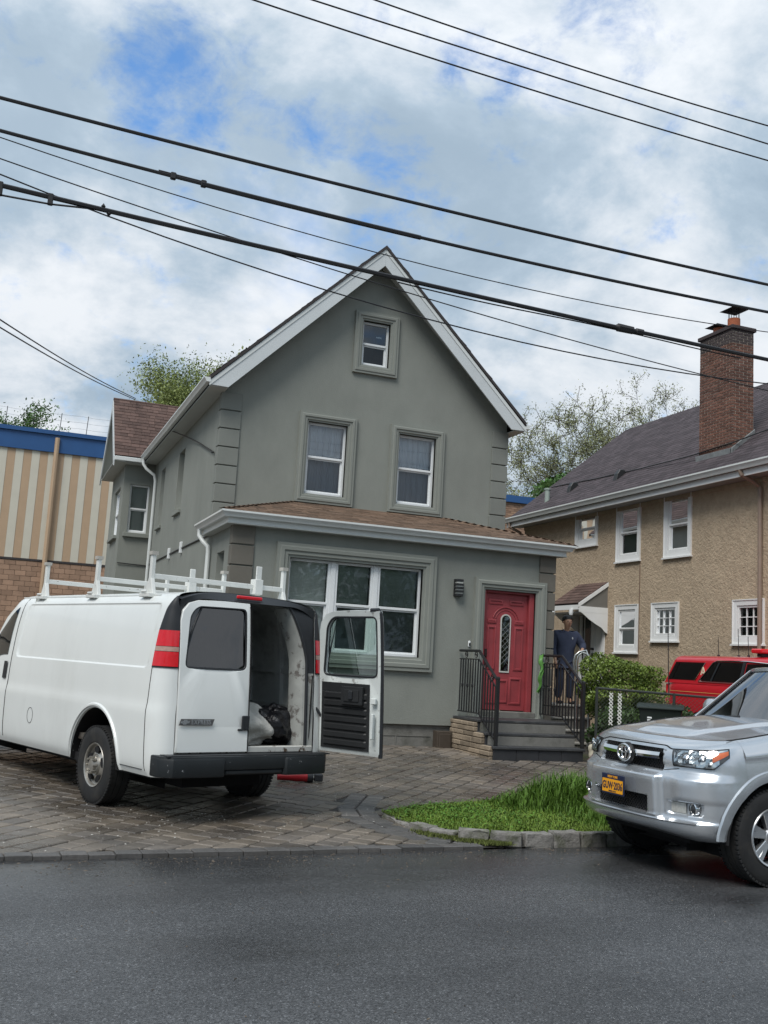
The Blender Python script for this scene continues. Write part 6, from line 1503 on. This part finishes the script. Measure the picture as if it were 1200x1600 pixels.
# headlamps
m_lensclr = Mglass('headlamp_lens', (.9, .92, .92), .05); m_amber = M('amber_lens', (.75, .16, .012), .2, coat=.6, var=.15, vs=30)
m_foglens = M('fog_lens_clear', (.62, .62, .58), .2, .5, coat=.5, var=.3, vs=40); m_refl = M('lamp_reflector', (.80, .81, .80), .10, 1.0, var=.1, vs=18); m_bezel = M('lamp_bezel', (.03, .032, .034), .4)
for sg in (1, -1):
    a0, a1 = th_of_y(.515, 1.0), R(74)
    def hl(t, v, off):
        zt = lerp(1.035, 1.06, t); zb3 = .905 if t < .68 else lerp(.905, 1.0, (t-.68)/.32); z = lerp(zb3, zt, v); th = lerp(a0+ (.03*(1-v)), a1, t**.92); p = front(th, z); nrm = Vector((math.cos(th), math.sin(th), 0)); p = p+nrm*off
        return (p.x, sg*p.y, p.z+zsh(p.x)*sstep(.8, 1.1, z))
    mb = MB(); mb.grid(lambda t, v: hl(t, v, .004), frange(0, 1, 24), frange(0, 1, 8)); mb.build('headlamp', m_bezel, suv, smooth=1)
    rj = random.Random(12); jit = {}
    mb = MB(); mb.grid(lambda t, v: hl(t, v, .010+jit.setdefault((round(t, 3), round(v, 3)), rj.uniform(-.006, .008))), frange(.02, .66, 11), frange(.05, .95, 5)); hp = mb.build('lamp_reflector', m_refl, suv)
    mb = MB(); mb.grid(lambda t, v: hl(t, v, .010), frange(.67, .985, 8), frange(.36, .80, 5)); mb.build('turn_lamp', m_amber, suv, smooth=1)
    mb = MB(); mb.grid(lambda t, v: hl(t, v, .009), frange(.67, .97, 8), frange(.82, .96, 3)); mb.grid(lambda t, v: hl(t, v, .009), frange(.66, .80, 4), frange(.06, .34, 4)); mb.build('lamp_reflector', m_refl, suv, smooth=1)
    for t, rr_ in ((.22, .045), (.50, .042)):
        c = Vector(hl(t, .48, .012)); th = lerp(a0, a1, t); nd = Vector((math.cos(th), sg*math.sin(th), 0)); mb = MB(); u1 = Vector((0, 0, 1)); u2 = nd.cross(u1)
        mb.grid(lambda a, k: tuple(c+(u1*math.sin(a)+u2*math.cos(a))*rr_*(1.0, .8, .5, .2, .0)[k]+nd*(.004, -.004, .0, .012, .016)[k]), frange(0, 6.2832, 18), range(5)); mb.build('lamp_bowl', m_chrome, suv, smooth=.7)
    mb = MB(); mb.grid(lambda t, v: hl(t, v, .020), frange(0, 1, 24), frange(0, 1, 6)); mb.build('lamp_lens', m_lensclr, suv, smooth=1)
    pts = [hl(t, 0, .006) for t in frange(0, 1, 16)]+[hl(1, v, .006) for v in frange(0, 1, 4)[1:]]+[hl(t, 1, .006) for t in frange(1, 0, 16)[1:]]+[hl(0, v, .006) for v in frange(1, 0, 4)[1:]]
    mb = MB(); mb.tube(pts, .005, 4); mb.build('lamp_gap', m_gap, suv)
    # fog lamp
    mb = MB(); mb.grid(lambda y, z: (lambda p: (p.x-.012, p.y*1.0, p.z))(Vector((plan(th_of_y(y, z), z).x-.02, sg*y, z))), frange(.548, .68, 8), frange(.54, .62, 4)); mb.build('fog_lamp', m_foglens, suv, smooth=1)
    cy, cz = .745, .582; cx_ = plan(th_of_y(cy, cz), cz).x
    mb = MB(); mb.lathe([(.05, -.03), (.05, .0), (.043, .006), (.038, -.01), (.02, -.02), (0, -.02)], 20, axis=0, c=(cx_-.012, sg*cy, cz)); mb.build('fog_bezel', m_chrome, suv, smooth=.7); mb = MB(); mb.lathe([(.034, -.004), (.02, .006), (0, .008)], 16, axis=0, c=(cx_-.012, sg*cy, cz)); mb.build('fog_lens', m_bezel, suv, smooth=1)
    # bumper trim line, arch flares, wells
    mb = MB(); mb.grid(lambda y, k: (lambda p: (p.x+(.006, .016, .004)[k], p.y, p.z))(fpt(sg*y, (.482, .472, .462)[k])), frange(.0, .80, 24), range(3)); mb.build('bumper_trim', m_chrome if False else m_alloy, suv, smooth=1)
    for (c, a, b, h) in (AFs, ARs):
        mb = MB(); mb.grid(lambda t, k: (c+(a+(.0, .004, .045, .08, .088)[k])*math.cos(t), sg*(skin_y(c+(a+.03)*math.cos(t), min(1.0, max(.42, b+h*math.sin(t))))+(-.03, .010, .016, .012, -.008)[k]), b+(h+(.0, .004, .045, .08, .088)[k])*math.sin(t)), frange(.05, math.pi-.05, 36), range(5)); mb.build('wheel_arch_flare', m_silver, suv, smooth=.8)
        mb = MB(); mb.grid(lambda t, y: (c+a*math.cos(t), sg*y, b+h*math.sin(t)), frange(0, math.pi, 22), (.42, .935)); mb.quad((c-a, sg*.42, .2), (c+a, sg*.42, .2), (c+a, sg*.42, b+h), (c-a, sg*.42, b+h)); mb.build('wheel_well', m_well, suv, smooth=1)
        wheel(suv, c, sg*.80, .385, .255, .232, 'alloy', sg)
mb = MB(); mb.box(-4.5, -1.42, -.88, .88, .20, .40); mb.box(-1.42, -.62, -.62, .62, .18, .40); mb.box(-.62, -.3, -.6, .6, .29, .42); mb.build('underbody', m_well, suv)
# number plate
m_plate = M('orange_plate', (.82, .36, .015), .45, var=.03); m_navy = M('plate_navy', (.012, .018, .05), .5)
PX = .034
mb = MB(); mb.box(PX, PX+.012, -.165, .165, .595, .765); pl = mb.build('number_plate', m_navy, suv, bevel=.004); mb = MB(); mb.box(PX+.012, PX+.014, -.15, .15, .612, .722); mb.build('plate_field', m_plate, pl)
TXM = lambda y, z, o: Matrix(((0, 0, 1, PX+o), (1, 0, 0, y), (0, 1, 0, z), (0, 0, 0, 1)))
text('plate_number', 'GUW·2036', .085, m_navy, pl, TXM(0, .667, .0145), .001, .0025, .72); text('plate_state', 'NEW YORK', .028, m_plate, pl, TXM(0, .742, .0125), .001, .0006); text('plate_motto', 'EMPIRE STATE', .017, m_navy, pl, TXM(0, .622, .0145), .001, .0004)
# cabin
def cab_front(z): return -1.47-(z-1.24)*1.15
def cab_back(z): return -4.68+(z-1.2)*.28
CPF = [(.872, 1.235), (.855, 1.29), (.70, 1.60), (.645, 1.69), (.56, 1.735), (.3, 1.765), (0, 1.772)]
cc = [0]
for a, b in zip(CPF, CPF[1:]): cc.append(cc[-1]+math.hypot(a[0]-b[0], a[1]-b[1]))
def cabp(v): return smooth_tab([(c, p[0]) for c, p in zip(cc, CPF)], v), smooth_tab([(c, p[1]) for c, p in zip(cc, CPF)], v)
def cab(u, v, sg, off=0):
    y, z = cabp(v); fr_ = cab_front(z)+(.20*(1-(y/.72)**2) if z > 1.7 else .0); x = lerp(fr_, cab_back(z), u); return (x, sg*(y+off), z+off*.3)
for sg in (1, -1):
    mb = MB(); mb.grid(lambda u, v: cab(u, v, sg), frange(0, 1, 24), frange(0, cc[-1], 24)); mb.build('cabin', m_silver, suv, smooth=.7)
    vz = [v for v in frange(0, cc[-1], 80) if 1.29 < cabp(v)[1] < 1.64]
    for u0, u1 in ((.05, .32), (.35, .62), (.65, .93)): mb = MB(); mb.grid(lambda u, v: cab(u+.04*(1-v/cc[-1]) if u0 < .1 else u, v, sg, .006), frange(u0, u1, 6), vz[::4]); mb.build('side_window', m_tint, suv, smooth=1)
    mb = MB(); mb.lathe([(0, -.06), (.07, -.05), (.105, -.01), (.10, .05), (.05, .075), (0, .08)], 14, axis=0, c=(-1.86, sg*1.02, 1.33)); mb.tube([(-1.86, sg*.86, 1.27), (-1.86, sg*.96, 1.30)], .03, 6); mb.build('door_mirror', m_silver, suv, smooth=.9)
def ws(u, v):
    y = v*lerp(.80, .635, u); z = lerp(1.238, 1.715, u); return (cab_front(z)+(.16+.03*u)*(1-v*v)+.006, y, z+.02*(1-v*v)*u)
m_ws = Mglass('windscreen_glass', (.30, .36, .35), .16); mb = MB(); mb.grid(ws, frange(.05, 1, 14), frange(-.94, .94, 24)); mb.build('windscreen', m_ws, suv, smooth=1)
for sg in (1, -1):
    mb = MB(); mb.tube([(lambda p: (p[0]-.01, p[1], p[2]))(ws(u, sg*.97)) for u in frange(0, 1, 10)], .032, 6); mb.build('a_pillar', m_silver, suv, smooth=1); mb = MB(); mb.tube([(lambda p: (p[0]+.012, p[1], p[2]+.01))(ws(u, sg*.935)) for u in frange(0.02, 1, 10)], .012, 5); mb.build('windscreen_seal', m_vblack, suv, smooth=1)
mb = MB(); mb.tube([(lambda p: (p[0]-.015, p[1], p[2]+.012))(ws(1, v)) for v in frange(-.95, .95, 14)], .028, 6); mb.build('roof_header', m_silver, suv, smooth=1)
mb = MB(); mb.grid(lambda u, v: (-1.36-.14*u+.10*(1-v*v), v*.79, 1.222+.024*(1-v*v)+.012*u), (0, .4, 1), frange(-1, 1, 16)); mb.build('cowl', m_vblack, suv, smooth=1)
mb = MB(); mb.box(-2.1, -1.5, -.74, .74, 1.05, 1.24); mb.box(-2.5, -2.3, -.6, -.15, .9, 1.5); mb.box(-2.5, -2.3, .15, .6, .9, 1.5); mb.box(-2.46, -2.34, -.48, -.27, 1.5, 1.66); mb.box(-2.46, -2.34, .27, .48, 1.5, 1.66); mb.box(-4.5, -1.5, -.8, .8, .6, .9); mb.build('interior', M('dark_interior', (.02, .02, .021), .8), suv, bevel=.03)
for y0, y1 in ((-.62, -.02), (.05, .66)):
    mb = MB(); pts = [(lambda p: (p[0]+.018, p[1], p[2]+.012))(ws(lerp(.03, .10, t), lerp(y0, y1, t)/.80)) for t in frange(0, 1, 8)]; mb.tube(pts, .010, 5); mb.tube([pts[0], (pts[0][0]+.05, pts[0][1]-.02, pts[0][2]-.02)], .016, 6); mb.build('wiper', m_vblack, suv, smooth=1)
mb = MB(); p = ws(.12, -.80); mb.quad(*[(lambda q: (q[0]-.004, q[1], q[2]))(ws(u, v)) for u, v in ((.10, -.86), (.10, -.78), (.17, -.78), (.17, -.86))]); mb.build('windscreen_sticker', m_white, suv)

# ================================================================== red SUV in the next driveway
m_redcar = M('fire_red_paint', (.50, .012, .022), .3, .1, var=.05, coat=.8)
red = thing('red_suv', 'bright red sport utility car with roof light bar by tan house', 'car', (13.42, 11.95, .12), R(-90))
LR = 5.15
WR = [(.40, .93), (.55, .98), (.80, 1.0), (1.05, .995), (1.22, .98), (1.32, .965), (1.40, .93)]
def rside(x, z):
    w = smooth_tab(WR, z); e = 0
    if x > -.9: e = .30*((x+.9)/.9)**2.2
    if x < -LR+.45: e = .10*((-LR+.45-x)/.45)**2.5
    top = 1.40-(.16*sstep(-1.5, -.2, x) if x > -1.5 else 0); zz = z if z < 1.0 else 1.0+(z-1.0)*(top-1.0)/.40
    return (x, w-e, zz)
RA = ((-1.0, .47), (-3.98, .47))
def rbot(x):
    z = .40
    for c, a in RA:
        if abs(x-c) < a: z = max(z, .40+.48*math.sqrt(1-((x-c)/a)**2))
    return z
rx = sorted(set([round(v, 4) for v in frange(0, -LR, 60)+[c+a*math.cos(t) for c, a in RA for t in frange(0, math.pi, 20)]]))
for sg in (1, -1):
    mb = MB(); mb.grid(lambda x, z: (lambda p: (p[0], sg*p[1], p[2]))(rside(x, max(z, rbot(x)))), rx, frange(.40, 1.40, 26)); mb.build('body_side', m_redcar, red, smooth=.6)
    mb = MB(); mb.grid(lambda x, k: (lambda p: (p[0], sg*(p[1]+.012), p[2]))(rside(x, (1.232, 1.24)[k])), frange(-1.3, -5.0, 12), (0, 1)); mb.build('gold_stripe', M('gold_stripe', (.55, .40, .12), .4) if 'gold_stripe' not in MATS else MATS['gold_stripe'], red)
    for c, a in RA:
        wheel(red, c, sg*.86, .40, .27, .24, 'alloy', sg); mb = MB(); mb.grid(lambda t, y: (c+a*math.cos(t), sg*y, .40+.48*math.sin(t)), frange(0, math.pi, 16), (.5, .97)); mb.quad((c-a, sg*.5, .2), (c+a, sg*.5, .2), (c+a, sg*.5, .9), (c-a, sg*.5, .9)); mb.build('wheel_well', m_well, red)
mb = MB(); mb.grid(lambda y, z: (-.02*abs(y)**2, y*.66, z), frange(-1, 1, 8), frange(.45, 1.22, 6)); mb.grid(lambda x, v: (x, v*(rside(x, 1.40)[1]-.005), rside(x, 1.40)[2]+.03*(1-v*v)), frange(0, -1.55, 12), frange(-1, 1, 14)); mb.grid(lambda y, z: (-LR-.02+.02*y*y, y*smooth_tab(WR, z)*.9, z), frange(-1, 1, 8), frange(.45, 1.40, 6)); mb.build('hood_and_ends', m_redcar, red, smooth=.8)
RC = [(.945, 1.39), (.925, 1.46), (.83, 1.80), (.79, 1.875), (.70, 1.92), (.4, 1.945), (0, 1.952)]
rc = [0]
for a, b in zip(RC, RC[1:]): rc.append(rc[-1]+math.hypot(a[0]-b[0], a[1]-b[1]))
def rcp(v): return smooth_tab([(c, p[0]) for c, p in zip(rc, RC)], v), smooth_tab([(c, p[1]) for c, p in zip(rc, RC)], v)
def rcab(x, v, sg, off=0.):
    y, z = rcp(v); f0 = -1.55-(z-1.40)*1.5; b0 = -LR+.02+(z-1.40)*.34; return (max(min(x, f0), b0), sg*(y+off), z)
for sg in (1, -1):
    mb = MB(); mb.grid(lambda x, v: rcab(x, v, sg), frange(-1.5, -LR, 50), frange(0, rc[-1], 26)); mb.build('cabin', m_redcar, red, smooth=.6)
    def win(pts, nm='side_window', mat=None, off=.008):
        n = 6; mb = MB(); (xa0, xa1), (xb0, xb1), z0, z1 = pts
        def v_of_z(z):
            lo, hi = 0., rc[3]
            for _ in range(30):
                m = (lo+hi)/2
                if rcp(m)[1] < z: lo = m
                else: hi = m
            return lo
        vv = [v_of_z(z) for z in frange(z0, z1, 6)]
        mb.grid(lambda a, i: rcab(lerp(lerp(xa0, xa1, i/6), lerp(xb0, xb1, i/6), a), vv[i], sg, off), frange(0, 1, 6), range(7)); mb.build(nm, mat or m_tint, red, smooth=1)
    win(((-5.06, -4.92), (-4.20, -4.02), 1.46, 1.80)); win(((-4.07, -3.78), (-2.98, -2.98), 1.455, 1.815)); win(((-2.88, -2.88), (-1.82, -2.22), 1.455, 1.80))
    for (a, b, c, d) in ((-4.07, -3.78, -2.98, -2.98), (-2.88, -2.88, -1.82, -2.22)): pass
    mb = MB(); V1 = lambda x, z, o=.014: (x, sg*(smooth_tab([(p[1], p[0]) for p in RC[:5]], z)+o), z)
    mb.tube([V1(-4.10, 1.44), V1(-3.80, 1.80), V1(-3.70, 1.835), V1(-2.9, 1.84), V1(-2.3, 1.81), V1(-1.95, 1.62), V1(-1.74, 1.44)], .012, 5); mb.tube([V1(-4.10, 1.44), V1(-1.74, 1.44)], .010, 5); mb.tube([V1(-4.22, 1.45), V1(-4.02, 1.80)], .010, 5); mb.build('window_trim', m_chrome, red, smooth=1)
    mb = MB(); mb.tube([V1(-3.74, 1.46, .012), V1(-3.62, 1.80, .012)], .02, 4); mb.tube([V1(-2.93, 1.46, .010), V1(-2.93, 1.82, .010)], .04, 4); mb.build('window_pillar', m_vblack, red)
    mb = MB(); mb.box(-LR-.01, -LR+.12, sg*.84-.07, sg*.84+.07, 1.0, 1.38); mb.build('tail_lamp', m_lens, red, bevel=.02)
    text('pillar_letter', 'A', .24, M('pale_gold_letter', (.75, .62, .45), .5) if 'pale_gold_letter' not in MATS else MATS['pale_gold_letter'], red, Matrix.Translation((-4.03, sg*.893, 1.62)) @ Matrix.Rotation(R(90) if sg < 0 else R(90), 4, 'X') @ (Matrix.Rotation(math.pi, 4, 'Y') if sg > 0 else Matrix.Identity(4)), .004, .004)
mb = MB(); mb.grid(lambda u, v: (-1.60-.83*u+.12*(1-v*v), v*lerp(.86, .74, u), lerp(1.42, 1.90, u)), frange(0, 1, 6), frange(-1, 1, 10)); mb.build('windscreen', m_tint, red, smooth=1)
mb = MB(); mb.grid(lambda u, v: (-LR+.05+.14*u-.03*(1-v*v), v*lerp(.86, .76, u), lerp(1.45, 1.82, u)), frange(0, 1, 4), frange(-1, 1, 8)); mb.build('rear_window', m_tint, red, smooth=1)
mb = MB(); mb.box(-4.9, -.3, -.9, .9, .32, .42); mb.box(-4.9, -1.9, -.85, .85, .9, 1.38); mb.build('interior', MATS['dark_interior'], red)
mb = MB(); mb.box(-2.98, -2.70, -.68, .68, 2.0, 2.08); lb = mb.build('light_bar', m_lens, red, bevel=.02)
for y in (-.3, .3): mb = MB(); mb.box(-2.99, -2.69, y-.08, y+.08, 1.998, 2.083); mb.build('clear_module', m_lensw, lb, bevel=.01)
mb = MB(); mb.box(-2.9, -2.78, -.6, .6, 1.94, 2.0); mb.build('light_bar_mount', m_vblack, red)
for x, y, h in ((-3.3, -.45, .34), (-3.75, -.3, .5), (-4.2, -.4, .34), (-3.5, .2, .5)):
    mb = MB(); mb.tube([(x, y, 1.93), (x, y, 1.97)], .025, 6); mb.tube([(x, y, 1.97), (x-.02, y, 1.97+h)], .006, 4); mb.build('roof_aerial', m_vblack, red)
mb = MB(); mb.tube([(-4.95, -.98, 1.1), (-5.0, -.97, 1.9), (-5.06, -.95, 2.75)], .009, 5); mb.build('whip_aerial', m_vblack, red)

# ================================================================== overhead wires
m_cable = M('black_cable', (.018, .018, .02), .6)
def wire(label, pts, r, extra=None, group='overhead wires along the street'):
    """catenary through three or four measured points, carried on past the frame to the poles"""
    t = thing('overhead_wire', label, 'wire', group=group); xs_ = [p[0] for p in pts]
    import numpy as np
    cz_ = np.polyfit(xs_, [p[2] for p in pts], 2 if len(pts) > 2 else 1)
    if cz_[0] < 0 and len(pts) > 2: cz_ = np.concatenate(([0.0], np.polyfit(xs_, [p[2] for p in pts], 1)))
    cy_ = np.polyfit(xs_, [p[1] for p in pts], 1); P_ = [(x, float(np.polyval(cy_, x)), float(np.polyval(cz_, x))) for x in frange(-6, 16, 44)]
    mb = MB(); mb.tube(P_, r, 6); mb.build('strand', m_cable, t, smooth=1)
    return t, (lambda x: (x, float(np.polyval(cy_, x)), float(np.polyval(cz_, x))))
YW = 8.6
wire('lowest of the three thin wires crossing the top right sky', [(1.6, YW, 7.58), (4.31, YW, 7.47), (7.55, YW, 7.41)], .0085)
wire('middle of the three thin wires crossing the top right sky', [(2.18, YW, 7.75), (4.67, YW, 7.68), (7.55, YW, 7.61)], .0085)
wire('topmost of the three thin wires crossing the top right sky', [(2.78, YW, 7.94), (5.05, YW, 7.85), (7.55, YW, 7.83)], .0085)
wire('thick black cable above the bundled cables, clear of the gable', [(-.44, YW, 6.07), (1.76, YW, 5.97), (4.37, YW, 5.97), (7.56, YW, 5.94)], .016)
t, f_ = wire('thick black cable with a splice, passing just above the gable peak', [(-.41, YW, 5.77), (1.2, YW, 5.70), (3.69, YW, 5.62), (7.56, YW, 5.63)], .016)
for x in (1.03, 1.3): p = Vector(f_(x)); mb = MB(); mb.box(p.x-.025, p.x+.025, p.y-.02, p.y+.02, p.z-.03, p.z+.035); mb.build('clamp', m_cable, t, bevel=.008)
mb = MB(); mb.tube([Vector(f_(x))+Vector((0, 0, .02)) for x in (.9, 1.1, 1.3)]+[], .008, 5); mb.tube([Vector(f_(x))+Vector((0, -.005, -.004)) for x in frange(1.28, 3.4, 10)], .022, 6); mb.build('splice_sleeve', m_cable, t)
wire('thin wire just under the spliced cable, touching the gable peak', [(-.41, YW, 5.72), (1.8, YW, 5.45), (3.7, YW, 5.37), (6.83, YW, 5.36)], .005)
t, f_ = wire('thickest bundled cable crossing in front of the gable', [(-.36, YW, 5.29), (.9, YW, 5.26), (2.79, YW, 5.21), (5.59, YW, 5.09), (7.56, YW, 5.10)], .021)
for x, h in ((-.36, .09), (.04, .07)): p = Vector(f_(x)); mb = MB(); mb.box(p.x-.022, p.x+.022, p.y-.02, p.y+.02, p.z-h, p.z+.03); mb.build('spacer_block', m_cable, t, bevel=.006)
mb = MB(); mb.tube([Vector(f_(-3))+Vector((0, 0, -.085)), Vector(f_(-.36))+Vector((0, 0, -.085)), Vector(f_(.04))+Vector((0, 0, -.062)), Vector(f_(.42))+Vector((0, 0, -.01))], .009, 5); mb.build('side_strand', m_cable, t)
for x in (.47, .52): p = Vector(f_(x)); mb = MB(); mb.lathe([(0, -.03), (.02, 0), (0, .03)], 6, c=(p.x, p.y, p.z+(.03 if x < .5 else -.025))); mb.build('clamp', m_cable, t)
p0, p1 = Vector(f_(5.60)), Vector(f_(5.95)); mb = MB(); mb.tube([p0.lerp(p1, k) for k in (0, .08, .1, .6, .62, .7, .74, .95, 1)], [.02, .035, .045, .042, .025, .025, .036, .036, .02], 8); mb.build('splice_case', m_cable, t, smooth=.5)
mb = MB(); mb.tube([Vector(f_(x))+Vector((0, .01, -.035-.01*math.sin(x*2))) for x in frange(3.2, 7.2, 16)], .007, 5); mb.build('lashed_strand', m_cable, t)
wire('thin dark wire sloping below the bundled cable across the gable', [(-.37, YW, 5.39), (1.83, YW, 5.02), (3.73, YW, 4.81), (6.63, YW, 4.77)], .0065)
wire('faint wire between the spliced cable and the bundled cable at left', [(-.39, YW, 5.53), (1.0, YW, 5.33), (2.27, YW, 5.17)], .0055)
for dz, lb in ((0, 'upper strand of the pair of service wires reaching the bay roof'), (-.12, 'lower strand of the pair of service wires reaching the bay roof')):
    t = thing('service_drop', lb, 'wire', group='service drop wires'); a, b = Vector((-2.45, 9.0, 4.72+dz)), Vector((2.92, 28.2, 8.42+dz*.3)); mb = MB()
    a = Vector((-1.3, 10.5, 5.25+dz)); mb.tube([a.lerp(b, k)+Vector((0, 0, -.10*math.sin(k*math.pi))) for k in frange(0, 1, 20)], .011, 5); mb.build('strand', m_cable, t, smooth=1)
# ================================================================== tree belt on the far side of the street, behind the camera
def tree_belt():
    r = random.Random(77); V, F = [], []; mb = MB()
    for i in range(16):
        cx, cy, rad = -34+i*4.6+r.uniform(-1, 1), -15+r.uniform(-1.5, 1.5), r.uniform(2.2, 3.4); cz = r.uniform(3.6, 5.6)
        mb.tube([(cx, cy, -.1), (cx+r.uniform(-.3, .3), cy, cz*.6), (cx, cy, cz)], [.22, .16, .06], 6)
        for _ in range(3600):
            d = Vector((r.gauss(0, 1), r.gauss(0, 1), r.gauss(0, 1))).normalized()*rad*r.uniform(.55, 1.0); c = Vector((cx, cy, cz))+Vector((d.x, d.y, d.z*1.15)); s = r.uniform(.07, .16)
            u = Vector((r.gauss(0, 1), r.gauss(0, 1), r.gauss(0, 1))).normalized(); w = u.orthogonal().normalized(); k = len(V)
            V += [tuple(c-u*s), tuple(c+w*s*.6), tuple(c+u*s), tuple(c-w*s*.6)]; F.append((k, k+1, k+2, k+3))
    k = len(V); V += mb.v; F += [tuple(i+k for i in f) for f in mb.f]
    tag(fast('street_trees', V, F, m_lf3), 'belt of green street trees across the road', 'trees', kind='stuff')
tree_belt()
